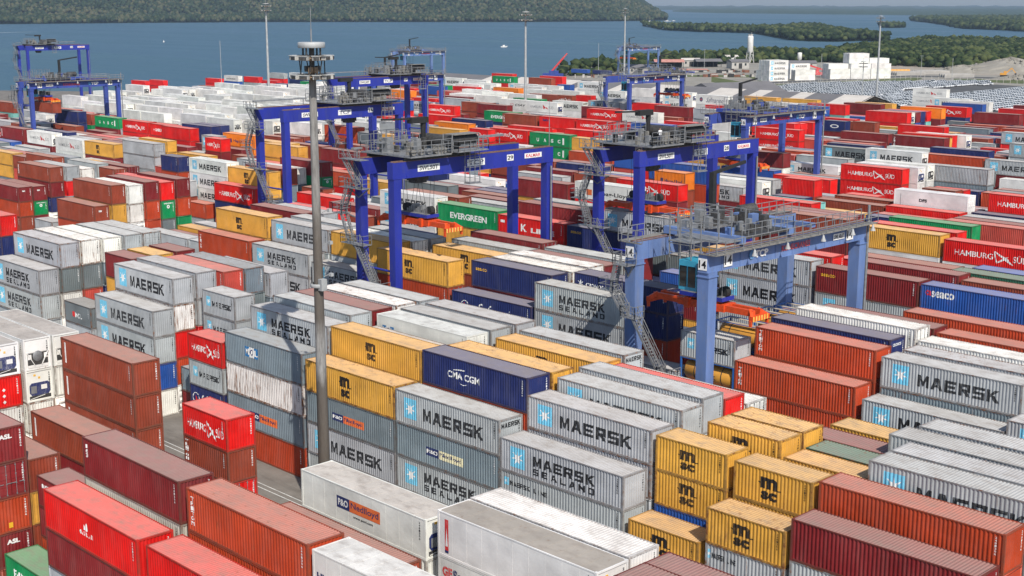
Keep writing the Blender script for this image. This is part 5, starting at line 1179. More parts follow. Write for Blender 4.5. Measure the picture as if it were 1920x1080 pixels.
# ---------------------------------------------------------------- the containers: x y base height size colour lettering detail | label
TABLE = '''
-100.96 36.2 10.26 2.564 40 m ASL 0|maroon long container with white capitals on end, on top of a maroon one
-100.96 36.2 5.13 2.564 40 o ST 0|orange red long container with yellow sticker on end
-100.96 36.2 7.69 2.564 40 m D 0|maroon long container showing its door end
-100.96 36.2 2.56 2.564 40 m ASL 0|maroon long container with white capitals on end, directly under an orange red one
-88.06 36.2 2.02 2.015 20 e EV 0|green short container with large white capitals
-81.09 36.2 8.01 2.67 40 r MG 0|bright red long container with small white sail emblem
-81.09 36.2 5.34 2.67 40 m - 0|maroon long container, under a bright red one, in the nearest rows at far left
-67.83 36.2 8.05 2.684 40 r - 0|bright red long container, in the nearest rows at left
-101.65 38.99 7.39 2.464 40 b - 0|rust brown long container, on a yellow one, in the nearest rows at far left
-101.65 38.99 4.93 2.464 40 y - 0|yellow long container, in the nearest rows at far left
-101.65 38.99 2.46 2.464 40 b - 0|rust brown long container, under a yellow one, in the nearest rows at far left
-88.21 38.99 6.82 2.275 20 m REX 0|maroon short container with short white word
-88.21 38.99 4.55 2.275 20 m - 0|maroon short container, directly under a maroon one
-88.21 38.99 2.27 2.275 20 o - 1|orange red short container, directly under a maroon one
-80.81 38.99 10.94 2.735 40 m V163 0|maroon long container with white numerals running down
-80.81 38.99 8.2 2.735 40 wb - 0|pale beige long container, directly under a maroon one
-67.78 38.99 10.87 2.717 40 o TR 0|orange red long container with white letters running down, in the nearest rows at left
-67.78 38.99 8.15 2.717 40 o - 0|orange red long container, under an orange red one, in the nearest rows at left
-55.18 38.99 10.79 2.698 40 w WH 0|white refrigerated box with dark letters at left end
-64.66 41.78 9.75 2.438 40 b - 0|rust brown long container, in the nearest rows at left
-120.1 44.57 8.27 2.757 40 r IM 0|bright red long container with three white diamonds on end
-120.1 44.57 5.51 2.757 40 w - 0|white long container, directly under a bright red one
-120.1 44.57 11.03 2.757 40 w R3 0|white refrigerated box with blue cooling unit, on top of a bright red one
-101.04 44.57 7.34 2.446 40 b VS 0|rust brown long container with white strip at left end, on top of a maroon one
-101.04 44.57 4.89 2.446 40 m - 0|maroon long container, under a rust brown one, in the nearest rows at far left
-119.98 47.36 5.55 2.776 40 w - 0|white long container, rightmost in nearest rows, far left
-119.98 47.36 11.11 2.776 40 w R2 0|white refrigerated box with fan cooling unit, leftmost in near rows, far left
-119.98 47.36 8.33 2.776 40 w R3 0|white refrigerated box with blue cooling unit, rightmost in near rows, far left
-67.96 47.36 7.57 2.522 40 w - 0|white long container, under a white one, in the nearest rows at centre
-67.96 47.36 10.09 2.522 40 w PP 0|white refrigerated box with large navy and orange label
-54.72 47.36 10.84 2.711 40 w GEI 0|white refrigerated box with red stripe at left end
-54.72 47.36 8.13 2.711 40 w GE 0|white refrigerated box with red and navy word
-41.42 47.36 11.02 2.754 40 m - 0|maroon long container, leftmost in nearest rows, right
-120.38 50.15 8.25 2.749 40 w - 0|white long container, leftmost in near rows, far left
-120.38 50.15 11 2.749 40 w R2 0|white refrigerated box with fan cooling unit, rightmost in near rows, far left
-106.64 50.15 11.12 2.779 40 b VS 0|rust brown long container with white strip at left end, leftmost in near rows, far left
-106.64 50.15 8.34 2.779 40 b VS 0|rust brown long container with white strip at left end, rightmost in near rows, far left
-106.64 50.15 5.56 2.779 40 b VS 0|rust brown long container with white strip at left end, rightmost in nearest rows, far left
-87.13 50.15 9.82 2.456 20 r HS 0|bright red short container with white name and bird, on top of a rust brown one
-87.13 50.15 7.37 2.456 20 b TR 0|rust brown short container with white letters running down, directly under a bright red one
-87.13 50.15 4.91 2.456 20 r - 0|bright red short container, directly under a rust brown one
-55 50.15 10.78 2.694 40 w - 0|white long container, rightmost in nearest rows, centre
-42.12 50.15 10.64 2.661 40 m - 0|maroon long container, rightmost in nearest rows, right
-157.98 66.5 8.9 2.966 40 g MS 0|grey long container with star square and, leftmost in middle rows, far left
-157.98 66.5 5.93 2.966 40 g MS 0|grey long container with star square and two lines of capitals, directly under a grey one
-139.82 66.5 7.05 2.352 20 G MOLg 0|dark grey short container with white letters and red disc
-139.82 66.5 4.7 2.352 20 g - 0|grey short container, directly under a dark grey one
-132.57 66.5 8.44 2.813 40 g MA 0|grey long container with star square and black capitals, leftmost in near rows, far left
-132.57 66.5 5.63 2.813 40 g MA 0|grey long container with star square and, second from left in near rows, far left
-132.57 66.5 2.81 2.813 40 u - 0|blue long container, directly under a grey one
-132.57 66.5 0.02 2.813 40 w - 0|white long container, directly under a blue one
-113.79 66.5 7.69 2.563 20 r HS 0|bright red short container with white name and bird, on top of a grey one
-113.79 66.5 5.13 2.563 20 g M2 0|grey short container with small star square and capitals, directly under a bright red one
-113.79 66.5 2.56 2.563 20 n SA 0|navy short container with white script lettering
-107.03 66.5 8.69 2.898 40 k MOLb 0|slate grey long container with three blue letter squares
-107.03 66.5 5.8 2.898 40 w RU 0|white long container heavily streaked with rust, directly under a slate grey one
-107.03 66.5 2.9 2.898 40 k PO 0|slate grey long container with navy and orange label, directly under a white one
-107.03 66.5 0.02 2.898 40 o - 0|orange red long container, directly under a slate grey one
-94.22 66.5 8.47 2.823 40 y MSC 0|yellow long container with black stacked letters, on top of a slate grey one
-94.22 66.5 5.65 2.823 40 k PO 0|slate grey long container with navy and orange label, directly under a yellow one
-94.22 66.5 2.82 2.823 40 g MA 0|grey long container with star square and black capitals, directly under a slate grey one
-81.86 66.5 8.4 2.799 40 g MA 0|grey long container with star square and black capitals, leftmost in nearest rows, centre
-81.86 66.5 5.6 2.799 40 k PO2 0|slate grey long container with navy and cream label
-81.86 66.5 2.8 2.799 40 g MS 0|grey long container with star square and two lines of capitals, leftmost in nearest rows, centre
-69.57 66.5 7.48 2.495 40 g MS 0|grey long container with star square and two lines of capitals, rightmost in nearest rows, centre
-69.57 66.5 4.99 2.495 40 g ML 0|grey long container with small line of black capitals, directly under a grey one
-56.89 66.5 4.75 2.375 20 y MSC 0|yellow short container with black stacked letters, leftmost in nearest rows, right
-50.26 66.5 7.35 2.449 20 y MSC 0|yellow short container with black stacked letters, on top of a grey one
-50.26 66.5 4.9 2.449 20 g ML 0|grey short container with small line of black capitals
-43.8 66.5 8.12 2.706 40 m - 0|maroon long container, on top of a grey one
-43.8 66.5 5.41 2.706 40 g - 0|grey long container, under a maroon one, in the nearest rows at right
-158.11 69.29 11.66 2.915 40 g MA 0|grey long container with star square and black capitals, on top of a dark grey one
-158.11 69.29 8.75 2.915 40 G - 0|dark grey long container, directly under a grey one
-158.11 69.29 5.83 2.915 40 w - 0|white long container, directly under a dark grey one
-133.2 69.29 11.29 2.823 40 g MA 0|grey long container with star square and black capitals, on top of a white one
-133.2 69.29 8.47 2.823 40 w RU 0|white long container heavily streaked with rust, directly under a grey one
-133.2 69.29 5.65 2.823 40 r - 0|bright red long container, under a white one, in the near rows at left
-133.2 69.29 2.82 2.823 40 o - 0|orange red long container, directly under a bright red one
-120.18 69.29 2.54 2.542 20 k PO 0|slate grey short container with navy and orange label
-120.18 69.29 0.02 2.542 20 m - 1|maroon short container, directly under a slate grey one
-106.82 69.29 10.94 2.734 40 g MS 0|grey long container with star square and two lines of capitals, leftmost in near rows, left
-94.14 69.29 11.05 2.761 40 y MSC 0|yellow long container with black stacked letters, leftmost in near rows, centre
-81.7 69.29 11.17 2.793 40 n CMA 0|navy long container with white capitals and arcs
-81.7 69.29 8.38 2.793 40 o - 0|orange red long container, under a navy one, in the near rows at centre
-69.5 69.29 10.12 2.53 40 g MA 0|grey long container with star square and black capitals, rightmost in nearest rows, centre
-69.5 69.29 7.59 2.53 40 g - 0|grey long container, in the nearest rows at centre
-56.9 69.29 9.98 2.495 20 y MSC 0|yellow short container with black stacked letters, third from left in nearest rows, right
-56.9 69.29 7.49 2.495 20 y MSC 0|yellow short container with black stacked letters, directly under a yellow one
-56.9 69.29 4.99 2.495 20 u - 0|blue short container, directly under a yellow one
-50.24 69.29 9.82 2.455 20 y MSC 0|yellow short container with black stacked letters, rightmost in nearest rows, right
-50.24 69.29 7.37 2.455 20 y - 0|yellow short container, directly under a yellow one
-43.74 69.29 10.03 2.507 40 o - 0|orange red long container, on an orange red one, in the nearest rows at far right
-158.45 72.08 11.69 2.923 40 w - 0|white long container, on top of a dark grey one
-158.45 72.08 8.77 2.923 40 G - 0|dark grey long container, directly under a white one
-158.45 72.08 5.85 2.923 40 s - 0|salmon red long container, directly under a dark grey one
-140.55 72.08 11.2 2.8 20 m - 0|maroon short container, on top of a yellow one
-140.55 72.08 8.4 2.8 20 y - 0|yellow short container, in the near rows at far left
-133.26 72.08 11.48 2.87 40 g - 0|grey long container, on a grey one, in the middle rows at left
-133.26 72.08 8.61 2.87 40 g - 0|grey long container, under a grey one, in the near rows at left
-120.03 72.08 10.28 2.57 20 g M2 0|grey short container with small star square and capitals, on top of a grey one
-120.03 72.08 7.71 2.57 20 g M2 0|grey short container with small star square and capitals, directly under a grey one
-107.13 72.08 11.35 2.838 40 g - 0|grey long container, rightmost in near rows, left
-94.25 72.08 10.37 2.592 40 wb - 0|pale beige long container, in the near rows at centre
-81.81 72.08 11.08 2.771 40 y - 0|yellow long container, rightmost in near rows, centre
-69.06 72.08 10.88 2.719 40 g MA 0|grey long container with star square and black capitals, leftmost in near rows, right
-54.63 72.08 10.67 2.668 20 y MSC 0|yellow short container with black stacked letters, second from right in nearest rows, right
-48.32 72.08 9.86 2.466 20 y - 0|yellow short container, rightmost in nearest rows, right
-42.01 72.08 10.95 2.737 40 g MA 0|grey long container with star square and, second from left in nearest rows, far right
-186.91 74.87 11.21 2.802 40 r - 0|bright red long container, on top of a navy one
-186.91 74.87 8.41 2.802 40 n - 0|navy long container, under a bright red one, in the middle rows at far left
-158.53 74.87 11.63 2.908 40 w - 0|white long container, on top of a slate grey one
-140.53 74.87 11.24 2.811 20 y - 0|yellow short container, in the middle rows at far left
-132.46 74.87 11.34 2.835 40 s - 0|salmon red long container, in the middle rows at left
-107.57 74.87 11.27 2.818 40 m - 0|maroon long container, in the near rows at left
-94.63 74.87 11.16 2.79 40 w MOLs 0|white refrigerated box with small blue letter squares
-69.41 74.87 11.07 2.768 40 g - 0|grey long container, leftmost in near rows, right
-54.74 74.87 10.63 2.658 20 y - 0|yellow short container, second from left in nearest rows, right
-48.43 74.87 9.84 2.459 20 d - 0|dark green short container
-42.12 74.87 10.92 2.731 40 g - 0|grey long container, second from left in nearest rows, far right
-158.58 77.66 11.65 2.913 40 g - 0|grey long container, second from left in middle rows, far left
-140.5 77.66 11.32 2.83 20 m - 0|maroon short container, rightmost in middle rows, far left
-132.72 77.66 11.28 2.82 40 k - 0|slate grey long container, on top of a dark grey one
-107.41 77.66 11.33 2.832 40 w - 0|white long container, in the near rows at left
-94.61 77.66 11.23 2.808 40 g - 0|grey long container, second from left in near rows, centre
-81.82 77.66 10.79 2.697 40 y MSC 0|yellow long container with black stacked letters, rightmost in near rows, centre
-69.54 77.66 10.54 2.634 40 r - 0|bright red long container, in the near rows at right
-50.33 77.66 9.75 2.437 20 m - 0|maroon short container, in the nearest rows at far right
-43.88 77.66 10.95 2.738 40 g - 0|grey long container, leftmost in nearest rows, far right
-159 80.45 11.57 2.894 40 g - 0|grey long container, second from right in middle rows, far left
-132.24 80.45 10.63 2.658 40 g - 0|grey long container, on a slate grey one, in the near rows at left
-107.35 80.45 11.32 2.829 40 g - 0|grey long container, leftmost in near rows, centre
-94.33 80.45 11.32 2.829 40 g - 0|grey long container, rightmost in near rows, centre
-81.75 80.45 10.97 2.743 40 g MA 0|grey long container with star square and black capitals, rightmost in near rows, centre
-69.49 80.45 9.81 2.452 40 w - 0|white long container, in the near rows at right
-50.12 80.45 9.85 2.463 20 y - 0|yellow short container, in the nearest rows at far right
-43.26 80.45 11.01 2.754 40 g - 0|grey long container, second from right in nearest rows, far right
-225.4 94.8 9.83 2.457 40 m TX 0|maroon long container with short white word on end, on top of an orange red one
-225.4 94.8 7.37 2.457 40 o - 0|orange red long container, leftmost in middle rows, far left
-225.4 94.8 4.91 2.457 40 b - 0|rust brown long container, directly under an orange red one
-207.8 94.8 5.24 2.62 20 g - 0|grey short container, in the middle rows at far left
-199.45 94.8 8.95 2.982 40 b TX 0|rust brown long container with short white word on end
-158.1 94.8 8.85 2.949 40 o TR 0|orange red long container with white letters running down, in the middle rows at left
-145.19 94.8 8.8 2.933 40 g MS 0|grey long container with star square and two lines of capitals, leftmost in middle rows, left
-145.19 94.8 5.87 2.933 40 g MA 0|grey long container with star square and black capitals, in the near rows at left
-132.32 94.8 8.27 2.757 40 g MS 0|grey long container with star square and two lines of capitals, rightmost in middle rows, left
-119.57 94.8 11.49 2.873 40 y MSC 0|yellow long container with black stacked letters, on top of an orange red one
-119.57 94.8 8.62 2.873 40 o - 0|orange red long container, directly under a yellow one
-106.75 94.8 8.55 2.849 40 n SA 0|navy long container with white script lettering
-94.11 94.8 11.3 2.825 40 g MS 0|grey long container with star square and two lines of capitals, leftmost in near rows, centre
-94.11 94.8 8.48 2.825 40 g MA 0|grey long container with star square and black capitals, leftmost in near rows, centre
-81.8 94.8 5.6 2.8 20 g - 0|grey short container, in the near rows at right
-75.2 94.8 9.95 2.488 20 g M2 0|grey short container with small star square and capitals, on top of a yellow one
-75.2 94.8 7.46 2.488 20 T - 0|yellow tank container in a blue frame, directly under a grey one
-69.05 94.8 8.05 2.685 40 o TR 0|orange red long container with white letters running down, leftmost in near rows, right
-69.05 94.8 5.37 2.685 40 o - 0|orange red long container, in the nearest rows at right
-56.17 94.8 7.43 2.475 40 g MA 0|grey long container with star square and black capitals, leftmost in nearest rows, far right
-43.81 94.8 8.18 2.726 40 g MA 0|grey long container with star square and black capitals, rightmost in nearest rows, far right
-225.95 97.59 9.7 2.425 40 m TX 0|maroon long container with short white word on end, on top of a green one
-225.95 97.59 7.27 2.425 40 e EVd 0|green long container with round white emblem on end, leftmost in middle rows, far left
-199.29 97.59 11.88 2.971 40 b - 0|rust brown long container, on a yellow one, in the middle rows at far left
-199.29 97.59 8.91 2.971 40 y - 0|yellow long container, in the middle rows at far left
-157.94 97.59 11.7 2.925 40 y MSC 0|yellow long container with black stacked letters, leftmost in middle rows, left
-144.8 97.59 11.59 2.898 40 g MA 0|grey long container with star square and black capitals, in the middle rows at left
-132.03 97.59 11.59 2.896 40 y MSC 0|yellow long container with black stacked letters, on top of a grey one
-106.59 97.59 11.47 2.868 40 n SE 0|navy long container with small yellow word, leftmost in middle rows, centre
-91.24 97.59 12.63 2.526 40 n CR 0|navy long container with white flower and capitals, on top of a navy one
-91.24 97.59 10.1 2.526 40 n - 0|navy long container, in the near rows at right
-91.24 97.59 7.58 2.526 40 o - 0|orange red long container, in the near rows at right
-68.96 97.59 10.69 2.673 40 o TR 0|orange red long container with white letters running down, rightmost in near rows, right
-68.96 97.59 8.02 2.673 40 o - 0|orange red long container, under an orange red one, in the near rows at far right
-56.24 97.59 10.39 2.598 40 g MA 0|grey long container with star square and black capitals, rightmost in near rows, far right
-56.24 97.59 7.79 2.598 40 k - 0|slate grey long container, in the near rows at far right
-225.4 100.38 12.58 2.516 40 b VR 0|rust brown long container with white name running down
-225.4 100.38 10.06 2.516 40 m - 0|maroon long container, under a rust brown one, in the middle rows at far left
-225.4 100.38 7.55 2.516 40 n - 0|navy long container, under a maroon one, in the middle rows at far left
-199.1 100.38 11.67 2.918 40 w - 0|white long container, on top of a white one
-199.1 100.38 8.76 2.918 40 w - 0|white long container, second from right in middle rows, far left
-182.6 100.38 5.6 2.8 40 g - 0|grey long container, rightmost in middle rows, far left
-144.39 100.38 11.78 2.944 40 g - 0|grey long container, third from right in middle rows, left
-132.09 100.38 11.47 2.868 40 w - 0|white long container, leftmost in middle rows, centre
-106.35 100.38 11.49 2.873 40 w - 0|white long container, second from left in middle rows, centre
-81.8 100.38 5.6 2.8 20 s - 1|salmon red short container, in the near rows at right
-75.58 100.38 7.46 2.486 20 u - 1|blue short container, directly under a yellow one
-75.58 100.38 9.94 2.486 20 T - 0|yellow tank container in a blue frame, on top of a blue one
-69.27 100.38 10.98 2.744 40 n CR 0|navy long container with white flower and capitals, in the near rows at far right
-55.91 100.38 10.51 2.628 40 g - 0|grey long container, in the near rows at far right
-225.09 103.17 12.54 2.508 40 g - 0|grey long container, on top of a bright red one
-199.07 103.17 11.88 2.971 40 m - 0|maroon long container, on an orange red one, in the middle rows at far left
-199.07 103.17 8.91 2.971 40 o - 0|orange red long container, second from right in middle rows, far left
-158.01 103.17 11.61 2.902 40 m - 0|maroon long container, second from left in middle rows, left
-132.02 103.17 11.49 2.872 40 g - 0|grey long container, second from left in middle rows, centre
-119.5 103.17 10.98 2.745 40 y MSC 0|yellow long container with black stacked letters, on top of a rust brown one
-106.58 103.17 11.56 2.891 40 w - 0|white long container, rightmost in middle rows, centre
-68.53 103.17 11.46 2.866 40 w - 0|white long container, leftmost in near rows, far right
-56.09 103.17 10.73 2.682 40 w - 0|white long container, rightmost in near rows, far right
-199.34 105.96 11.61 2.902 40 r - 0|bright red long container, on top of a green one
-199.34 105.96 8.71 2.902 40 e EVd 0|green long container with round white emblem on end, directly under a bright red one
-199.34 105.96 5.8 2.902 40 G - 0|dark grey long container, directly under a green one
-182.6 105.96 5.6 2.8 40 y - 0|yellow long container, leftmost in middle rows, left
-157.1 105.96 11.42 2.855 40 g - 0|grey long container, fourth from right in middle rows, left
-119.23 105.96 11.32 2.83 40 g - 0|grey long container, third from right in middle rows, centre
-106.85 105.96 11.32 2.829 40 m - 0|maroon long container, second from right in middle rows, centre
-75.11 105.96 10.07 2.518 20 T - 0|yellow tank container in a blue frame, second from right in near rows, right
-68.33 105.96 11.14 2.785 40 m - 0|maroon long container, in the near rows at far right
-55.89 105.96 10.94 2.734 40 o - 0|orange red long container, rightmost in near rows, far right
-224.71 108.75 10.95 2.737 20 w - 0|white short container, in the far rows at far left
-199.3 108.75 11.85 2.961 40 m - 0|maroon long container, on an orange red one, in the far rows at far left
-199.3 108.75 8.88 2.961 40 o - 0|orange red long container, in the middle rows at left
-118.89 108.75 11.81 2.952 40 m - 0|maroon long container, third from left in middle rows, centre
-106.45 108.75 11.51 2.876 40 g - 0|grey long container, second from right in middle rows, centre
-88.2 108.75 5.24 2.62 20 w - 2|white short container, in the near rows at right
-74.83 108.75 10.1 2.525 20 T - 0|yellow tank container in a blue frame, rightmost in near rows, right
-60.73 108.75 11.49 2.873 40 o - 0|orange red long container, second from left in near rows, far right
-289.75 122.7 8.05 2.682 40 y - 0|yellow long container, second from left in far rows, far left
-289.75 122.7 5.36 2.682 40 y - 0|yellow long container, leftmost in far rows, far left
-277.2 122.7 7.86 2.62 20 b - 0|rust brown short container, on top of a salmon red one
-277.2 122.7 5.24 2.62 20 s - 1|salmon red short container, directly under a rust brown one
-270.8 122.7 8.55 2.85 40 b - 0|rust brown long container, second from left in far rows, far left
-252.41 122.7 8.73 2.909 40 g - 0|grey long container, seventh from left in far rows, far left
-239.4 122.7 8.4 2.8 20 b - 0|rust brown short container, rightmost in far rows, far left
-207.8 122.7 5.24 2.62 20 o - 0|orange red short container, on top of a grey one
-207.8 122.7 2.62 2.62 20 g - 1|grey short container, directly under an orange red one
-198.73 122.7 8.99 2.996 40 r HS 0|bright red long container with white name and bird, in the middle rows at left
-153.74 122.7 12.59 2.518 40 w MA 0|white refrigerated box with star square and black capitals, rightmost in middle rows, centre
-153.74 122.7 10.07 2.518 40 w MA 0|white refrigerated box with star square and black capitals, leftmost in middle rows, centre
-140.99 122.7 11.65 2.913 40 e EV 0|green long container with large white capitals, on top of a yellow one
-140.99 122.7 8.74 2.913 40 y - 0|yellow long container, directly under a green one
-128.69 122.7 11.41 2.853 40 r KL 0|bright red long container with large white K lettering
-116.06 122.7 11.39 2.849 40 n SE 0|navy long container with small yellow word, rightmost in middle rows, centre
-100.8 122.7 7.86 2.62 20 u - 0|blue short container, on top of a maroon one
-100.8 122.7 5.24 2.62 20 m - 0|maroon short container, directly under a blue one
-100.8 122.7 2.62 2.62 20 y - 1|yellow short container, in the near rows at right
-91.99 122.7 8.69 2.896 40 g MA 0|grey long container with star square and black capitals, rightmost in near rows, right
-91.99 122.7 11.58 2.896 40 g MA 0|grey long container with star square and black capitals, in the middle rows at right
-91.99 122.7 5.79 2.896 40 g - 0|grey long container, rightmost in near rows, right
-79.18 122.7 11.28 2.82 40 m SE 0|maroon long container with small yellow word
-79.18 122.7 8.46 2.82 40 g MA 0|grey long container with star square and black capitals, directly under a maroon one
-66.77 122.7 11.17 2.793 40 u SE2 0|blue long container with white word at left
-252 125.49 8.4 2.8 20 y - 2|yellow short container, in the far rows at far left
-245.6 125.49 8.55 2.85 40 m - 0|maroon long container, second from right in far rows, far left
-211.14 125.49 12.52 2.503 40 w MA 0|white refrigerated box with star square and black capitals, rightmost in far rows, left
-211.14 125.49 10.01 2.503 40 w MA 0|white refrigerated box with star square and black capitals, leftmost in far rows, left
-211.14 125.49 7.51 2.503 40 w MA 0|white refrigerated box with star square and black capitals, in the middle rows at left
-198.66 125.49 11.59 2.898 40 y MSC 0|yellow long container with black stacked letters, in the far rows at left
-170 125.49 8.55 2.85 40 m - 0|maroon long container, rightmost in middle rows, left
-151.82 125.49 12.52 2.505 40 b - 0|rust brown long container, leftmost in middle rows, centre
-127.68 125.49 13.17 2.635 40 m - 0|maroon long container, third from right in middle rows, centre
-91.2 125.49 11.75 2.938 40 r - 0|bright red long container, rightmost in middle rows, right
-76.36 125.49 11.8 2.951 40 m - 0|maroon long container, leftmost in middle rows, far right
-63.92 125.49 11.49 2.871 40 b - 0|rust brown long container, in the near rows at far right
-225.82 128.28 11.3 2.826 20 n - 0|navy short container, on top of an orange red one
-225.82 128.28 8.48 2.826 20 o - 0|orange red short container, directly under a navy one
-182.6 128.28 8.55 2.85 40 r - 0|bright red long container, leftmost in middle rows, left
-143.66 128.28 11.47 2.869 40 g - 0|grey long container, third from left in middle rows, centre
-127.64 128.28 13.25 2.649 40 g - 0|grey long container, rightmost in middle rows, centre
-107 128.28 8.55 2.85 40 G - 0|dark grey long container, on top of a rust brown one
-66.64 128.28 11.71 2.926 40 d - 0|dark green long container
-274.47 131.07 11.18 2.796 40 w HSw 0|white refrigerated box with grey name and red wings, rightmost in far rows, far left
-274.47 131.07 8.39 2.796 40 w - 1|white refrigerated box, under a white one, in the far rows at far left
-261.28 131.07 11.29 2.823 40 y MSC 0|yellow long container with black stacked letters, on top of a maroon one
-245.31 131.07 12.83 2.565 40 g - 0|grey long container, on a grey one, in the far rows at far left
-245.31 131.07 10.26 2.565 40 g - 0|grey long container, third from right in far rows, far left
-144.1 131.07 11.53 2.883 40 m - 0|maroon long container, second from left in middle rows, centre
-79.86 131.07 11.33 2.832 40 b - 0|rust brown long container, second from right in middle rows, far right
-65.61 131.07 11.71 2.928 40 u P 0|blue long container with red P on white
-307.98 133.86 11.17 2.793 40 m VS 0|maroon long container with white strip at left end
-294.08 133.86 11.11 2.777 40 w HSw 0|white refrigerated box with grey name and red wings, on top of a maroon one
-203.2 133.86 11.19 2.797 40 w D 0|white refrigerated box showing its door end
-189 133.86 8.4 2.8 20 b - 0|rust brown short container, in the middle rows at left
-182.6 133.86 7.86 2.62 40 w - 1|white refrigerated box, in the middle rows at left
-199.25 136.65 12.63 2.527 40 m - 0|maroon long container, on top of a green one
-199.25 136.65 10.11 2.527 40 e EVd 0|green long container with round white emblem on end, in the far rows at left
-274.57 150.7 9.97 2.491 40 y - 1|yellow long container, second from right in far rows, far left
-258.2 150.7 7.86 2.62 40 y - 1|yellow long container, leftmost in far rows, left
-233 150.7 7.86 2.62 20 g - 2|grey short container, rightmost in far rows, left
-207.8 150.7 8.4 2.8 40 o - 1|orange red long container, on top of a bright red one
-182.6 150.7 8.55 2.85 40 G - 1|dark grey long container, rightmost in middle rows, centre
-154.7 150.7 11.46 2.864 40 m TR 1|maroon long container with white letters running down, on top of a yellow one
-140.94 150.7 10.03 2.508 40 r - 1|bright red long container, in the middle rows at centre
-140.94 150.7 7.52 2.508 40 u - 1|blue long container, directly under a bright red one
-140.94 150.7 12.54 2.508 40 w HL 1|white refrigerated box with black lettering, on top of a bright red one
-128.5 150.7 9.78 2.445 40 u CM 1|blue long container with wide white capitals
-113.4 150.7 8.55 2.85 20 b - 1|rust brown short container, rightmost in middle rows, right
-104.97 150.7 11.51 2.877 40 b - 1|rust brown long container, on a maroon one, in the middle rows at right
-104.97 150.7 8.63 2.877 40 m - 1|maroon long container, under a rust brown one, in the middle rows at right
-92.04 150.7 11.17 2.793 40 y MSC 1|yellow long container with black stacked letters, on top of a white one
-92.04 150.7 8.38 2.793 40 w - 1|white refrigerated box, directly under a yellow one
-79.33 150.7 10.89 2.723 40 r HS 1|bright red long container with white name and bird, on top of a white one
-79.33 150.7 8.17 2.723 40 w - 1|white refrigerated box, directly under a bright red one
-321.2 153.49 7.86 2.62 40 w - 2|white refrigerated box, second from right in far rows, far left
-258.2 153.49 7.86 2.62 20 g - 1|grey short container, leftmost in far rows, left
-251.37 153.49 11.12 2.779 20 r HS 1|bright red short container with white name and bird, on top of a maroon one
-251.37 153.49 8.34 2.779 20 m - 1|maroon short container, directly under a bright red one
-239.4 153.49 7.86 2.62 20 g - 1|grey short container, second from right in far rows, left
-170 153.49 7.86 2.62 40 b - 1|rust brown long container, rightmost in middle rows, centre
-91.27 153.49 11.23 2.808 40 r - 1|bright red long container, rightmost in middle rows, far right
-257.29 156.28 11.1 2.776 20 g MA 1|grey short container with star square and black capitals
-257.29 156.28 8.33 2.776 20 g - 2|grey short container, directly under a grey one
-245.6 156.28 7.86 2.62 20 b - 1|rust brown short container, in the far rows at left
-233.74 156.28 11.03 2.756 40 y - 1|yellow long container, on a yellow one, in the far rows at left
-137.45 156.28 12.73 2.546 40 r HS 1|bright red long container with white name and bird, on top of a maroon one
-107.48 156.28 11.25 2.811 40 m - 1|maroon long container, third from right in middle rows, right
-333.8 159.07 8.55 2.85 40 b - 1|rust brown long container, third from left in far rows, far left
-279 159.07 11.47 2.867 40 r - 1|bright red long container, on a bright red one, in the far rows at far left
-264.6 159.07 8.55 2.85 20 m - 1|maroon short container, leftmost in far rows, left
-217.96 159.07 11.02 2.755 40 m - 1|maroon long container, on a maroon one, in the far rows at left
-182.6 159.07 7.86 2.62 40 g - 1|grey long container, sixth from right in far rows, centre
-116.08 159.07 11.61 2.903 40 r - 1|bright red long container, leftmost in middle rows, right
-337.55 161.86 11.75 2.939 40 n - 1|navy long container, on a navy one, in the far rows at far left
-302.35 161.86 11.32 2.831 40 r HS 1|bright red long container with white name and bird, leftmost in far rows, far left
-289.1 161.86 11.25 2.813 40 r HS 1|bright red long container with white name and bird, rightmost in far rows, far left
-274.61 161.86 11.95 2.988 40 n - 1|navy long container, second from left in far rows, left
-257.62 161.86 11.21 2.803 40 O HLo 1|orange long container with dark lettering, on top of an orange one
-182.6 161.86 8.55 2.85 40 w - 1|white refrigerated box, second from left in far rows, centre
-134.46 161.86 13.59 2.719 20 O HLo 1|orange short container with dark lettering
-134.46 161.86 10.88 2.719 20 b - 1|rust brown short container, directly under an orange one
-381.44 164.65 11.68 2.92 40 b - 1|rust brown long container, on top of a turquoise one
-355.35 164.65 9.94 2.484 20 w - 1|white refrigerated box, leftmost in far rows, far left
-321.85 164.65 11.05 2.763 40 e UA 1|green long container with four spaced white letters, on top of a maroon one
-137.94 164.65 14.43 2.887 40 u - 1|blue long container, on top of an orange red one
-95 164.65 10.5 2.626 40 e - 1|green long container, in the middle rows at far right
-380.06 178.7 7.69 2.562 20 n CM 2|navy short container with wide white capitals
-182.6 178.7 7.86 2.62 40 g - 1|grey long container, fourth from right in far rows, centre
-141.97 178.7 9.94 2.486 40 g MS 1|grey long container with star square and two lines of capitals, leftmost in middle rows, right
-94.4 178.7 8.4 2.8 40 s - 1|salmon red long container, rightmost in middle rows, far right
-308.6 181.49 11.4 2.85 40 w R2 1|white refrigerated box with fan cooling unit, leftmost in far rows, left
-296 181.49 11.2 2.8 40 w - 1|white refrigerated box, on a white one, in the far rows at left
-296 181.49 8.4 2.8 40 w - 2|white refrigerated box, under a white one, in the far rows at left
-182.6 181.49 8.4 2.8 40 m - 1|maroon long container, third from right in far rows, centre
-170 181.49 8.4 2.8 40 b - 1|rust brown long container, rightmost in far rows, centre
-140.22 181.49 10.57 2.642 40 w - 1|white refrigerated box, third from right in far rows, right
-126 181.49 8.55 2.85 20 n - 1|navy short container, in the middle rows at right
-94.4 181.49 8.4 2.8 40 m - 1|maroon long container, second from right in middle rows, far right
-346.4 184.28 10.48 2.62 40 w R1 1|white refrigerated box with black cooling unit, seventh from left in distant rows, far left
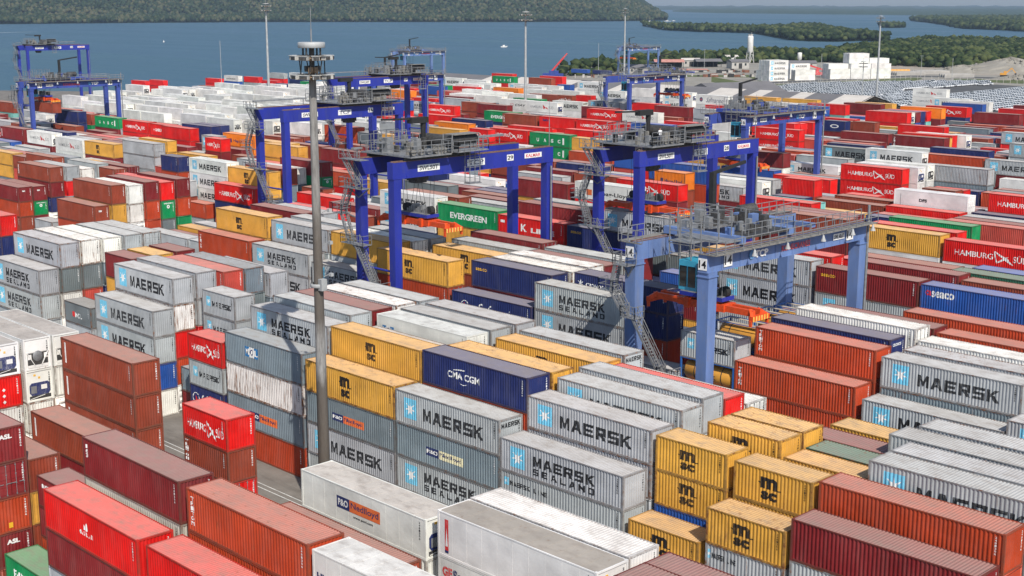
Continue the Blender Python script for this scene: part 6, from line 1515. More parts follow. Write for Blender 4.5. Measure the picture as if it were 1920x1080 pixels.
-333.8 184.28 10.48 2.62 40 w - 1|white refrigerated box, rightmost in far rows, far left
-296 184.28 10.48 2.62 40 w R3 1|white refrigerated box with blue cooling unit, leftmost in far rows, left
-283.4 184.28 11.4 2.85 40 w R1 1|white refrigerated box with black cooling unit, leftmost in far rows, left
-283.4 184.28 8.55 2.85 40 w R3 1|white refrigerated box with blue cooling unit, rightmost in far rows, left
-230.17 184.28 11.23 2.809 20 y - 1|yellow short container, in the far rows at centre
-140.1 184.28 10.66 2.664 40 g - 1|grey long container, second from left in far rows, right
-126 184.28 11.2 2.8 20 r - 1|bright red short container, on top of an orange red one
-126 184.28 8.4 2.8 20 o - 2|orange red short container, directly under a bright red one
-119.6 184.28 8.4 2.8 40 b - 1|rust brown long container, leftmost in middle rows, far right
-107 184.28 8.55 2.85 40 r - 1|bright red long container, second from left in middle rows, far right
-94.4 184.28 8.4 2.8 40 g - 1|grey long container, in the middle rows at far right
-371.6 187.07 10.48 2.62 40 w R3 1|white refrigerated box with blue cooling unit, leftmost in distant rows, far left
-359 187.07 11.4 2.85 40 w R1 1|white refrigerated box with black cooling unit, fifth from left in distant rows, far left
-333.8 187.07 8.4 2.8 40 w R1 2|white refrigerated box with black cooling unit, leftmost in far rows, far left
-321.2 187.07 8.4 2.8 40 w R1 1|white refrigerated box with black cooling unit, rightmost in far rows, far left
-308.6 187.07 11.4 2.85 40 w R1 1|white refrigerated box with black cooling unit, fifth from left in distant rows, left
-270.8 187.07 11.4 2.85 40 w R2 1|white refrigerated box with fan cooling unit, second from left in far rows, left
-270.8 187.07 8.55 2.85 40 w R2 1|white refrigerated box with fan cooling unit, directly under a white one
-107.28 187.07 10.91 2.728 40 w DH 1|white refrigerated box with short black word
-94.4 187.07 8.55 2.85 40 n - 1|navy long container, rightmost in middle rows, far right
-384.2 189.86 8.55 2.85 40 w R1 1|white refrigerated box with black cooling unit, second from left in distant rows, far left
-359 189.86 11.4 2.85 40 w R3 1|white refrigerated box with blue cooling unit, second from left in distant rows, far left
-346.4 189.86 11.2 2.8 40 w - 1|white refrigerated box, fifth from left in distant rows, far left
-333.8 189.86 11.2 2.8 40 w R3 1|white refrigerated box with blue cooling unit, rightmost in distant rows, far left
-321.2 189.86 11.4 2.85 40 w R1 1|white refrigerated box with black cooling unit, second from left in distant rows, left
-296 189.86 11.4 2.85 40 w - 1|white refrigerated box, rightmost in far rows, left
-281.92 189.86 11.21 2.802 40 w CS 2|white refrigerated box with black capitals and red box, in the far rows at left
-264.6 189.86 8.4 2.8 20 w R2 2|white refrigerated box with fan cooling unit, second from right in far rows, left
-258.2 189.86 11.2 2.8 40 o - 1|orange red long container, on an orange red one, in the far rows at left
-182.6 189.86 8.55 2.85 40 n - 1|navy long container, rightmost in far rows, centre
-119.6 189.86 8.4 2.8 40 b - 1|rust brown long container, second from left in middle rows, far right
-93.26 189.86 11.27 2.819 40 r HS 1|bright red long container with white name and bird, rightmost in middle rows, far right
-396.8 192.65 11.4 2.85 40 w R2 1|white refrigerated box with fan cooling unit, leftmost in distant rows, far left
-396.8 192.65 8.55 2.85 40 w R1 1|white refrigerated box with black cooling unit, leftmost in distant rows, far left
-384.2 192.65 10.48 2.62 40 w R1 1|white refrigerated box with black cooling unit, third from left in distant rows, far left
-371.6 192.65 11.4 2.85 40 w - 1|white refrigerated box, second from left in distant rows, far left
-270.8 192.65 11.4 2.85 40 w R2 1|white refrigerated box with fan cooling unit, rightmost in far rows, left
-119.6 192.65 8.4 2.8 20 r - 1|bright red short container, leftmost in middle rows, far right
-96.23 192.65 8.19 2.729 20 g M2 2|grey short container with small star square and capitals, in the middle rows at far right
-409.4 206.7 10.48 2.62 40 w R1 1|white refrigerated box with black cooling unit, fourth from left in distant rows, far left
-384.2 206.7 10.48 2.62 40 w R3 1|white refrigerated box with blue cooling unit, third from left in distant rows, far left
-371.6 206.7 10.48 2.62 40 w R1 1|white refrigerated box with black cooling unit, third from right in distant rows, far left
-359 206.7 10.48 2.62 40 w - 1|white refrigerated box, rightmost in distant rows, far left
-321.2 206.7 11.4 2.85 40 w R1 1|white refrigerated box with black cooling unit, 11th from left in distant rows, left
-283.4 206.7 10.48 2.62 20 w R1 2|white refrigerated box with black cooling unit, second from left in far rows, left
-273.88 206.7 10.38 2.596 40 w HL 1|white refrigerated box with black lettering, in the far rows at left
-258.2 206.7 7.86 2.62 40 w - 2|white refrigerated box, leftmost in far rows, centre
-226.19 206.7 11.33 2.834 20 r HS 1|bright red short container with white name and bird, on top of a bright red one
-226.19 206.7 8.5 2.834 20 r - 1|bright red short container, directly under a bright red one
-214.2 206.7 8.55 2.85 20 w - 2|white refrigerated box, rightmost in far rows, centre
-195.2 206.7 8.55 2.85 40 o - 1|orange red long container, in the far rows at centre
-143.46 206.7 8.26 2.753 40 r HS 1|bright red long container with white name and bird, rightmost in far rows, right
-113.4 206.7 8.55 2.85 20 b - 1|rust brown short container, in the middle rows at far right
-409.4 209.49 11.4 2.85 40 w - 1|white refrigerated box, leftmost in distant rows, far left
-396.8 209.49 10.48 2.62 40 w R1 1|white refrigerated box with black cooling unit, sixth from left in distant rows, far left
-371.6 209.49 10.48 2.62 40 w R3 1|white refrigerated box with blue cooling unit, second from right in distant rows, far left
-346.4 209.49 8.4 2.8 40 w R1 2|white refrigerated box with black cooling unit, sixth from left in distant rows, left
-333.8 209.49 10.48 2.62 40 w - 1|white refrigerated box, third from right in distant rows, left
-196.97 209.49 11.16 2.789 40 y - 1|yellow long container, rightmost in far rows, centre
-157.4 209.49 8.4 2.8 40 u - 1|blue long container, second from right in far rows, right
-130.99 209.49 11 2.749 40 r HS 1|bright red long container with white name and bird, leftmost in far rows, far right
-130.99 209.49 8.25 2.749 40 r HS 1|bright red long container with white name and bird, leftmost in middle rows, far right
-113.4 209.49 8.4 2.8 20 r - 1|bright red short container, rightmost in middle rows, far right
-409.4 212.28 11.4 2.85 40 w - 1|white refrigerated box, third from left in distant rows, far left
-371.6 212.28 10.48 2.62 40 w R2 1|white refrigerated box with fan cooling unit, rightmost in distant rows, far left
-359 212.28 10.48 2.62 40 w R1 1|white refrigerated box with black cooling unit, third from left in distant rows, left
-346.4 212.28 10.48 2.62 40 w - 1|white refrigerated box, second from left in distant rows, left
-333.8 212.28 11.4 2.85 40 w R1 1|white refrigerated box with black cooling unit, tenth from left in distant rows, left
-283.4 212.28 10.48 2.62 40 w R1 1|white refrigerated box with black cooling unit, second from right in far rows, left
-233 212.28 8.55 2.85 20 m - 2|maroon short container, rightmost in far rows, centre
-225.42 212.28 11.19 2.798 40 r HS 1|bright red long container with white name and bird, second from left in far rows, centre
-212.46 212.28 11.1 2.775 40 e UA 1|green long container with four spaced white letters, on top of a green one
-212.46 212.28 8.32 2.775 40 e UA 1|green long container with four spaced white letters, directly under a green one
-157.4 212.28 11.4 2.85 40 m - 1|maroon long container, on top of a white one
-157.4 212.28 8.55 2.85 40 w - 1|white refrigerated box, directly under a maroon one
-129.57 212.28 11.13 2.782 40 w R3 1|white refrigerated box with blue cooling unit, on top of a white one
-129.57 212.28 8.35 2.782 40 w - 1|white refrigerated box, under a white one, in the middle rows at far right
-396.8 215.07 10.48 2.62 40 w R1 1|white refrigerated box with black cooling unit, fifth from right in distant rows, far left
-384.2 215.07 10.48 2.62 40 w R1 1|white refrigerated box with black cooling unit, second from right in distant rows, far left
-333.8 215.07 11.2 2.8 40 w R1 2|white refrigerated box with black cooling unit, 12th from right in distant rows, left
-321.2 215.07 11.4 2.85 40 w R1 1|white refrigerated box with black cooling unit, tenth from right in distant rows, left
-267.91 215.07 11.11 2.776 20 r - 1|bright red short container, leftmost in far rows, centre
-247.96 215.07 11.14 2.784 40 O HLo 1|orange long container with dark lettering, in the far rows at centre
-129.32 215.07 11.33 2.833 40 w R1 1|white refrigerated box with black cooling unit, in the far rows at far right
-129.32 215.07 8.5 2.833 40 w - 1|white refrigerated box, under a white one, in the far rows at far right
-113.4 215.07 7.86 2.62 20 n - 1|navy short container, in the middle rows at far right
-409.4 217.86 11.2 2.8 40 w R1 1|white refrigerated box with black cooling unit, sixth from right in distant rows, far left
-384.2 217.86 10.48 2.62 40 w - 1|white refrigerated box, third from right in distant rows, far left
-371.6 217.86 11.2 2.8 40 w - 1|white refrigerated box, leftmost in distant rows, left
-359 217.86 10.48 2.62 40 w R2 1|white refrigerated box with fan cooling unit, second from left in distant rows, left
-346.4 217.86 11.4 2.85 40 w R1 1|white refrigerated box with black cooling unit, ninth from left in distant rows, left
-148.97 217.86 9.63 2.407 40 w MS 1|white refrigerated box with star square and two lines of capitals, leftmost in far rows, right
-119.6 217.86 11.2 2.8 40 g - 1|grey long container, on a slate grey one, in the far rows at far right
-119.6 217.86 8.4 2.8 40 k - 1|slate grey long container, in the middle rows at far right
-384.2 220.65 11.2 2.8 40 w - 1|white refrigerated box, second from right in distant rows, far left
-359 220.65 10.48 2.62 40 w - 2|white refrigerated box, third from left in distant rows, left
-321.2 220.65 11.4 2.85 40 w R1 1|white refrigerated box with black cooling unit, sixth from right in distant rows, left
-296 220.65 11.2 2.8 40 w R1 2|white refrigerated box with black cooling unit, rightmost in far rows, left
-260.49 220.65 11.82 2.954 40 r - 1|bright red long container, leftmost in far rows, centre
-247.82 220.65 11.51 2.877 40 n CM 1|navy long container with wide white capitals
-228.1 220.65 11.14 2.785 40 r - 1|bright red long container, sixth from left in far rows, centre
-209.8 220.65 11.38 2.846 40 r - 1|bright red long container, fourth from right in far rows, centre
-434.6 234.7 11.4 2.85 40 w - 1|white refrigerated box, fourth from left in distant rows, far left
-434.6 234.7 8.55 2.85 40 w R1 2|white refrigerated box with black cooling unit, fourth from right in distant rows, far left
-422 234.7 8.4 2.8 40 w - 1|white refrigerated box, fifth from right in distant rows, far left
-409.4 234.7 11.2 2.8 40 w R1 1|white refrigerated box with black cooling unit, rightmost in distant rows, far left
-384.2 234.7 10.48 2.62 40 w R2 1|white refrigerated box with fan cooling unit, third from left in distant rows, left
-346.4 234.7 11.2 2.8 40 w R1 1|white refrigerated box with black cooling unit, seventh from right in distant rows, left
-333.8 234.7 10.48 2.62 40 w - 2|white refrigerated box, rightmost in distant rows, left
-157.4 234.7 8.55 2.85 40 g - 1|grey long container, rightmost in far rows, right
-141.4 234.7 11.15 2.788 40 w MA 1|white refrigerated box with star square and black capitals, in the far rows at far right
-113.4 234.7 7.86 2.62 20 w - 1|white refrigerated box, rightmost in far rows, far right
-422 237.49 10.48 2.62 40 w - 1|white refrigerated box, fourth from right in distant rows, far left
-409.4 237.49 11.2 2.8 40 w R2 1|white refrigerated box with fan cooling unit, leftmost in distant rows, left
-384.2 237.49 10.48 2.62 40 w - 1|white refrigerated box, fourth from left in distant rows, left
-371.6 237.49 11.2 2.8 40 w R1 1|white refrigerated box with black cooling unit, 12th from left in distant rows, left
-359 237.49 11.2 2.8 40 w R2 1|white refrigerated box with fan cooling unit, third from right in distant rows, left
-333.8 237.49 10.48 2.62 40 w R1 2|white refrigerated box with black cooling unit, third from right in distant rows, left
-153.33 237.49 10.67 2.667 40 G MA 1|dark grey long container with star square and black capitals
-130.39 237.49 10.83 2.707 40 o TR 1|orange red long container with white letters running down, in the far rows at far right
-117.88 237.49 10.77 2.693 40 g MA 1|grey long container with star square and black capitals, on top of a maroon one
-422 240.28 11.2 2.8 40 w R2 1|white refrigerated box with fan cooling unit, second from left in distant rows, far left
-409.4 240.28 11.4 2.85 40 w R1 1|white refrigerated box with black cooling unit, leftmost in distant rows, left
-396.8 240.28 11.2 2.8 40 w R3 1|white refrigerated box with blue cooling unit, leftmost in distant rows, left
-384.2 240.28 10.48 2.62 40 w R1 2|white refrigerated box with black cooling unit, eighth from left in distant rows, left
-346.4 240.28 11.4 2.85 40 w R2 1|white refrigerated box with fan cooling unit, second from right in distant rows, left
-182.6 240.28 8.55 2.85 40 w - 2|white refrigerated box, second from right in far rows, right
-170 240.28 8.55 2.85 40 o - 1|orange red long container, in the far rows at right
-384.2 243.07 11.4 2.85 40 w R3 1|white refrigerated box with blue cooling unit, second from left in distant rows, left
-253.26 243.07 11.21 2.803 40 b TR 1|rust brown long container with white letters running down
-239.86 243.07 11.23 2.807 40 r GE 1|bright red long container with red and navy word
-227.17 243.07 11.24 2.811 40 r HS 1|bright red long container with white name and bird, rightmost in far rows, centre
-132.2 243.07 11.4 2.85 40 n - 1|navy long container, fourth from left in far rows, far right
-409.4 245.86 11.4 2.85 40 w R1 1|white refrigerated box with black cooling unit, fourth from left in distant rows, left
-396.8 245.86 11.4 2.85 40 w R1 1|white refrigerated box with black cooling unit, seventh from left in distant rows, left
-263.22 245.86 11.24 2.81 40 e EV 1|green long container with large white capitals, on top of a navy one
-157.4 245.86 10.48 2.62 40 n - 1|navy long container, leftmost in far rows, far right
-371.6 248.65 11.4 2.85 40 w R1 1|white refrigerated box with black cooling unit, ninth from right in distant rows, left
-290.48 248.65 11.32 2.83 40 r HS 1|bright red long container with white name and bird, leftmost in distant rows, centre
-189 248.65 10.48 2.62 20 w - 1|white refrigerated box, second from left in far rows, right
-144.8 248.65 10.48 2.62 40 w - 1|white refrigerated box, leftmost in far rows, far right
-422 262.7 11.4 2.85 40 w R2 1|white refrigerated box with fan cooling unit, fourth from left in distant rows, left
-409.4 262.7 11.2 2.8 40 w R1 1|white refrigerated box with black cooling unit, 13th from left in distant rows, left
-396.8 262.7 11.4 2.85 40 w R1 1|white refrigerated box with black cooling unit, 11th from right in distant rows, left
-384.2 262.7 11.2 2.8 40 w R3 1|white refrigerated box with blue cooling unit, second from right in distant rows, left
-371.6 262.7 11.4 2.85 40 w R2 2|white refrigerated box with fan cooling unit, rightmost in distant rows, left
-315.26 262.7 10.5 2.625 40 w MS 1|white refrigerated box with star square and two lines of capitals, leftmost in distant rows, centre
-296 262.7 7.86 2.62 20 m - 1|maroon short container, leftmost in far rows, centre
-284.25 262.7 11.13 2.784 40 m - 1|maroon long container, second from right in distant rows, centre
-195.2 262.7 8.4 2.8 20 s - 2|salmon red short container, in the far rows at right
-187.89 262.7 10.7 2.676 40 r HS 1|bright red long container with white name and bird, leftmost in far rows, right
-187.89 262.7 8.03 2.676 40 r HS 1|bright red long container with white name and bird, second from left in far rows, right
-151.93 262.7 11.2 2.8 40 m TR 1|maroon long container with white letters running down, in the far rows at far right
-132.2 262.7 8.4 2.8 20 b - 1|rust brown short container, rightmost in far rows, far right
-125.41 262.7 11.3 2.825 40 g MA 1|grey long container with star square and black capitals, rightmost in far rows, far right
-293.9 265.49 11.12 2.78 40 b - 1|rust brown long container, on top of a rust brown one
-182.6 265.49 8.4 2.8 40 s - 1|salmon red long container, rightmost in far rows, right
-384.2 268.28 11.4 2.85 40 w R1 1|white refrigerated box with black cooling unit, fourth from right in distant rows, left
-207.34 268.28 11.23 2.807 40 w - 1|white refrigerated box, on a white one, in the far rows at right
-207.34 268.28 8.42 2.807 40 w - 2|white refrigerated box, under a white one, in the far rows at right
-153.16 268.28 11.27 2.818 40 r - 1|bright red long container, fifth from left in far rows, far right
-308.6 271.07 11.2 2.8 40 g - 1|grey long container, second from left in distant rows, centre
-249.42 271.07 11.19 2.799 40 r HS 1|bright red long container with white name and bird, rightmost in distant rows, centre
-236.58 271.07 11.24 2.81 40 w HSw 1|white refrigerated box with grey name and red wings, on top of a bright red one
-170 271.07 10.48 2.62 40 m - 1|maroon long container, second from left in far rows, far right
-157.4 271.07 8.4 2.8 20 n - 2|navy short container, in the far rows at far right
-151.32 271.07 11.22 2.806 40 w - 1|white refrigerated box, second from right in far rows, far right
-409.4 273.86 11.2 2.8 40 w R1 1|white refrigerated box with black cooling unit, eighth from right in distant rows, left
-396.8 273.86 10.48 2.62 40 w - 2|white refrigerated box, second from right in distant rows, left
-384.2 273.86 11.2 2.8 40 w R1 2|white refrigerated box with black cooling unit, second from right in distant rows, left
-275.41 273.86 11.66 2.914 40 w HSw 1|white refrigerated box with grey name and red wings, in the distant rows at centre
-275.41 273.86 8.74 2.914 40 w - 1|white refrigerated box, fourth from right in distant rows, centre
-396.8 276.65 11.4 2.85 40 w R1 1|white refrigerated box with black cooling unit, fifth from right in distant rows, left
-371.6 276.65 11.2 2.8 40 w R3 2|white refrigerated box with blue cooling unit, rightmost in distant rows, left
-289.6 276.65 11.48 2.871 40 w CS 1|white refrigerated box with black capitals and red box, on top of a white one
-289.6 276.65 8.61 2.871 40 w - 1|white refrigerated box, fifth from left in distant rows, centre
-193.46 276.65 11.16 2.79 40 r HS 1|bright red long container with white name and bird, second from right in far rows, right
-145.47 276.65 8.33 2.778 20 g - 1|grey short container, second from right in far rows, far right
-138.6 276.65 8.4 2.8 20 r - 1|bright red short container, in the far rows at far right
-396.8 290.7 10.48 2.62 40 w R1 2|white refrigerated box with black cooling unit, rightmost in distant rows, left
-308.6 290.7 8.55 2.85 20 g - 2|grey short container, in the distant rows at centre
-281.31 290.7 10.89 2.724 40 w MA 1|white refrigerated box with star square and black capitals, third from left in distant rows, centre
-281.31 290.7 8.17 2.724 40 w - 1|white refrigerated box, third from right in distant rows, centre
-214.2 290.7 7.86 2.62 20 b - 2|rust brown short container, in the far rows at right
-195.2 290.7 7.86 2.62 20 g - 2|grey short container, in the far rows at right
-187.26 290.7 10.72 2.681 20 n EM 1|navy short container with white oval emblem
-187.26 290.7 8.04 2.681 20 m - 1|maroon short container, directly under a navy one
-179.1 290.7 10.89 2.723 20 b - 1|rust brown short container, leftmost in far rows, far right
-148.31 290.7 7.97 2.657 20 g - 1|grey short container, rightmost in far rows, far right
-140.84 290.7 10.85 2.712 40 g MA 1|grey long container with star square and, second from left in far rows, far right
-269.45 293.49 11.26 2.814 40 g MS 1|grey long container with star square and two lines of capitals, leftmost in distant rows, centre
-244.33 293.49 11.13 2.782 40 m - 1|maroon long container, in the distant rows at right
-183.21 293.49 10.58 2.644 20 b TR 1|rust brown short container with white letters running down, in the far rows at far right
-333.8 296.28 10.48 2.62 40 w R2 1|white refrigerated box with fan cooling unit, leftmost in distant rows, centre
-321.2 296.28 10.48 2.62 40 w R1 1|white refrigerated box with black cooling unit, third from left in distant rows, centre
-170 296.28 10.48 2.62 40 r - 1|bright red long container, fourth from left in far rows, far right
-333.8 299.07 10.48 2.62 40 w - 2|white refrigerated box, second from left in distant rows, centre
-321.2 299.07 11.4 2.85 40 w R1 1|white refrigerated box with black cooling unit, third from right in distant rows, centre
-308.6 299.07 11.2 2.8 40 w R2 1|white refrigerated box with fan cooling unit, second from right in distant rows, centre
-333.8 301.86 11.4 2.85 40 w R1 1|white refrigerated box with black cooling unit, second from left in distant rows, centre
-292.75 304.65 11.22 2.805 20 b HS 1|rust brown short container with white name and bird
-284.82 304.65 11.52 2.879 20 r - 1|bright red short container, in the distant rows at centre
-180.99 304.65 8.62 2.872 20 y MSC 1|yellow short container with black stacked letters, in the far rows at far right
-396.8 318.7 8.4 2.8 40 w - 1|white refrigerated box, leftmost in distant rows, centre
-321.2 318.7 11.2 2.8 40 w R1 1|white refrigerated box with black cooling unit, rightmost in distant rows, centre
-308.6 318.7 11.4 2.85 40 w R2 1|white refrigerated box with fan cooling unit, rightmost in distant rows, centre
-192.62 318.7 11.19 2.798 40 r - 1|bright red long container, on a bright red one, in the far rows at far right
-170 318.7 8.4 2.8 40 k - 1|slate grey long container, in the far rows at far right
-359 321.49 11.4 2.85 40 w - 1|white refrigerated box, third from left in distant rows, centre
-193.22 321.49 11.03 2.757 40 w - 1|white refrigerated box, second from left in far rows, far right
-231.51 324.28 11.33 2.832 40 w MA 1|white refrigerated box with star square and black capitals, rightmost in distant rows, right
-214.54 324.28 11.69 2.922 40 r - 1|bright red long container, leftmost in distant rows, far right
-359 327.07 11.2 2.8 40 w R2 1|white refrigerated box with fan cooling unit, second from left in distant rows, centre
-333.8 327.07 11.4 2.85 40 w R1 1|white refrigerated box with black cooling unit, second from right in distant rows, centre
-176.4 327.07 7.86 2.62 20 g - 2|grey short container, leftmost in far rows, far right
-371.6 329.86 10.48 2.62 40 w R1 2|white refrigerated box with black cooling unit, leftmost in distant rows, centre
-359 329.86 11.4 2.85 40 w R2 1|white refrigerated box with fan cooling unit, third from left in distant rows, centre
-176.4 329.86 7.86 2.62 20 g - 2|grey short container, second from left in far rows, far right
-343.59 332.65 11.57 2.892 40 w MA 1|white refrigerated box with star square and black capitals, second from left in distant rows, centre
-331.16 332.65 11.53 2.884 40 w R3 1|white refrigerated box with blue cooling unit, in the distant rows at centre
-301.4 332.65 11.13 2.783 40 w MA 1|white refrigerated box with star square and black capitals, rightmost in distant rows, centre
-301.4 332.65 8.35 2.783 40 w - 2|white refrigerated box, rightmost in distant rows, centre
-260.44 332.65 11.54 2.885 40 w SAw 1|white refrigerated box with dark script lettering
-260.44 332.65 8.65 2.885 40 w - 2|white refrigerated box, rightmost in distant rows, right
-190.47 332.65 11.61 2.903 40 O - 1|orange long container, on top of a maroon one
-176.4 332.65 8.55 2.85 20 G - 1|dark grey short container
-168.97 332.65 11.3 2.826 40 m - 1|maroon long container, on top of a navy one
-395.35 346.7 11.23 2.808 40 w MA 1|white refrigerated box with star square and black capitals, leftmost in distant rows, centre
-382.21 346.7 10.99 2.747 40 w R 1|white refrigerated box, fourth from left in distant rows, centre
-333.19 346.7 11.16 2.791 20 u - 1|blue short container, in the distant rows at centre
-285.13 346.7 10.94 2.736 40 w MA 1|white refrigerated box with star square and black capitals, second from left in distant rows, right
-285.13 346.7 8.21 2.736 40 w MA 1|white refrigerated box with star square and black capitals, leftmost in distant rows, right
-238.35 346.7 10.95 2.738 40 y - 1|yellow long container, in the distant rows at right
-216.92 346.7 10.79 2.698 40 m - 1|maroon long container, on a maroon one, in the distant rows at far right
-190.62 346.7 11.21 2.802 40 r HS 1|bright red long container with white name and bird, in the distant rows at far right
-300.9 349.49 11.14 2.785 40 w - 1|white refrigerated box, on a white one, in the distant rows at right
-300.9 349.49 8.35 2.785 40 w - 1|white refrigerated box, second from left in distant rows, right
-570.58 360.65 5.31 2.653 40 w HY 1|white refrigerated box with black capitals
-336.44 360.65 11.45 2.862 40 w MA 1|white refrigerated box with star square and black capitals, second from right in distant rows, centre
-336.44 360.65 8.59 2.862 40 w - 1|white refrigerated box, second from right in distant rows, centre
-193.16 360.65 11.2 2.801 40 u - 1|blue long container, on top of a maroon one
-396.23 374.7 10.89 2.723 40 e UA 1|green long container with four spaced white letters, on top of a bright red one
-375.68 374.7 11 2.75 40 b - 1|rust brown long container, second from right in distant rows, centre
-198.12 374.7 10.94 2.736 40 w - 1|white refrigerated box, second from left in distant rows, far right
-198.12 374.7 8.21 2.736 40 w - 2|white refrigerated box, rightmost in distant rows, far right
-205.77 377.49 11.18 2.795 40 w MA 1|white refrigerated box with star square and black capitals, in the distant rows at far right
-576.35 402.7 5.06 2.532 40 w HSw 1|white refrigerated box with grey name and red wings, on top of a navy one
-234.19 416.65 11.18 2.796 40 w HSw 1|white refrigerated box with grey name and red wings, rightmost in distant rows, far right
-234.19 416.65 8.39 2.796 40 w HSw 1|white refrigerated box with grey name and red wings, directly under a white one
-234.19 416.65 5.59 2.796 40 w - 1|white refrigerated box, leftmost in distant rows, far right
-198.73 122.7 5.99 2.996 40 n SE 9
-199.3 108.75 5.92 2.961 40 e EVd 9
-336.5 318.7 11.23 2.808 40 O - 9
-201.82 131.07 11.38 2.844 40 b - 9
-158.49 108.75 11.12 2.779 40 r - 9
-199.07 103.17 5.94 2.971 40 o - 9
-172.08 352.28 11.12 2.78 40 r - 9
-225.09 103.17 10.03 2.508 40 r - 9
-170 268.28 8.55 2.85 40 m - 9
-198.66 125.49 8.69 2.898 40 y - 9
-258.2 159.07 8.4 2.8 40 m - 9
-80.06 128.28 11.34 2.835 40 r - 9
-294.62 131.07 8.04 2.68 40 g MA 9
-195.2 184.28 8.4 2.8 40 b - 9
-170 192.65 11.2 2.8 40 u - 9
-107 215.07 7.86 2.62 40 o - 9
-182.6 156.28 7.86 2.62 40 m - 9
-106.59 97.59 8.6 2.868 40 m - 9
-132.03 97.59 8.69 2.896 40 g - 9
-194.8 271.07 11.16 2.79 40 r - 9
-270.8 212.28 10.48 2.62 40 g - 9
-220.4 122.7 8.4 2.8 40 g - 9
-270.8 153.49 8.4 2.8 40 m - 9
-377.81 383.07 11.19 2.798 40 r - 9
-256.57 276.65 11.12 2.781 40 m - 9
-297.32 178.7 10.12 2.531 40 n - 9
-132.72 77.66 8.46 2.82 40 G - 9
-304.95 304.65 11.17 2.791 40 b - 9
-261.28 131.07 8.47 2.823 40 m CR 9
-182.6 108.75 5.7 2.85 40 g - 9
-116.06 122.7 8.55 2.849 40 m - 9
-144.8 212.28 7.86 2.62 40 k - 9
-94.22 66.5 0.02 2.823 40 g - 9
-199.45 94.8 5.96 2.982 40 o - 9
-321.2 150.7 8.4 2.8 40 n - 9
-141.97 178.7 7.46 2.486 40 m - 9
-553.43 360.65 5.39 2.695 40 r HS 9
-245.6 189.86 10.48 2.62 40 G - 9
-106.23 153.49 11.37 2.843 40 m - 9
-233.26 161.86 10.86 2.714 40 b - 9
-268.93 125.49 8.47 2.825 40 k PO 9
-567.52 318.7 5.08 2.538 40 r - 9
-117.88 237.49 8.08 2.693 40 m - 9
-335.8 164.65 11.21 2.803 40 b - 9
-195.2 161.86 8.55 2.85 40 n - 9
-573.25 388.65 5.46 2.729 40 g MA 9
-170 100.38 5.6 2.8 40 g - 9
-270.8 181.49 8.4 2.8 40 b - 9
-43.74 69.29 7.52 2.507 40 o - 9
-107 181.49 7.86 2.62 40 s - 9
-170 321.49 8.55 2.85 40 m - 9
-170 329.86 8.4 2.8 40 o - 9
-157.4 293.49 8.55 2.85 40 b - 9
-321.2 161.86 7.86 2.62 40 m - 9
-302.35 161.86 8.49 2.831 40 r - 9
-214.89 349.49 10.89 2.723 40 y - 9
-279 159.07 8.6 2.867 40 r - 9
-144.8 215.07 7.86 2.62 40 b - 9
-133.2 69.29 0.02 2.823 40 w - 9
-193.11 324.28 11.02 2.756 40 m - 9
-193.13 329.86 11 2.751 40 r - 9
-245.6 181.49 8.55 2.85 40 b - 9
-69.5 69.29 5.06 2.53 40 g - 9
-120.38 50.15 5.5 2.749 40 w - 9
-396.8 181.49 8.55 2.85 40 g - 9
-190.62 346.7 8.41 2.802 40 n - 9
-158.53 74.87 8.72 2.908 40 k - 9
-296 128.28 7.86 2.62 40 g - 9
-81.09 36.2 2.67 2.67 40 g - 9
-219.15 321.49 11.22 2.805 40 u - 9
-564.83 346.7 4.94 2.471 40 r - 9
-190.47 332.65 8.71 2.903 40 m - 9
-357.22 318.7 10.82 2.706 40 r HS 9
-119.5 103.17 8.24 2.745 40 b - 9
-294.08 133.86 8.33 2.777 40 m - 9
-558.63 304.65 5.5 2.75 40 r - 9
-170 156.28 7.86 2.62 40 n - 9
-308.6 131.07 8.4 2.8 40 u - 9
-137.45 156.28 10.18 2.546 40 m - 9
-193.28 327.07 11 2.751 40 n - 9
-358.96 290.7 10.75 2.688 40 O HLo 9
-157.98 66.5 2.97 2.966 40 g - 9
-157.4 324.28 8.4 2.8 40 o - 9
-359 304.65 11.4 2.85 40 u - 9
-270.8 301.86 11.4 2.85 40 g - 9
-337.55 161.86 8.82 2.939 40 n - 9
-170 265.49 8.4 2.8 40 o - 9
-119.6 178.7 7.86 2.62 40 y - 9
-270.8 184.28 8.55 2.85 40 b - 9
-170 122.7 7.86 2.62 40 b - 9
-182.6 299.07 8.4 2.8 40 g - 9
-137.94 164.65 11.55 2.887 40 o - 9
-359 153.49 8.55 2.85 40 g - 9
-211.82 245.86 11.23 2.808 40 u - 9
-107 217.86 7.86 2.62 40 G - 9
-321.85 164.65 8.29 2.763 40 m - 9
-170 192.65 8.4 2.8 40 s - 9
-182.6 192.65 8.55 2.85 40 b - 9
-228.37 290.7 11.28 2.819 40 g MS 9
-207.8 150.7 5.6 2.8 40 r - 9
-405.39 383.07 11.24 2.811 40 r - 9
-192.62 318.7 8.39 2.798 40 r HS 9
-270.8 271.07 8.55 2.85 40 g - 9
-170 133.86 8.55 2.85 40 G - 9
-117.11 161.86 11.3 2.825 40 t - 9
-252.61 346.7 10.93 2.731 40 y MSC 9
-207.8 318.7 8.55 2.85 40 r - 9
-298.15 290.7 10.88 2.719 40 e - 9
-293.9 265.49 8.34 2.78 40 b - 9
-308.6 150.7 7.86 2.62 40 g - 9
-346.4 156.28 8.55 2.85 40 g - 9
-258.2 212.28 10.48 2.62 40 k - 9
-308.6 153.49 7.86 2.62 40 b - 9
-220.4 248.65 10.48 2.62 40 r - 9
-245.6 290.7 8.4 2.8 40 b - 9
-182.6 103.17 5.24 2.62 40 m - 9
-315.56 276.65 11.26 2.814 40 m - 9
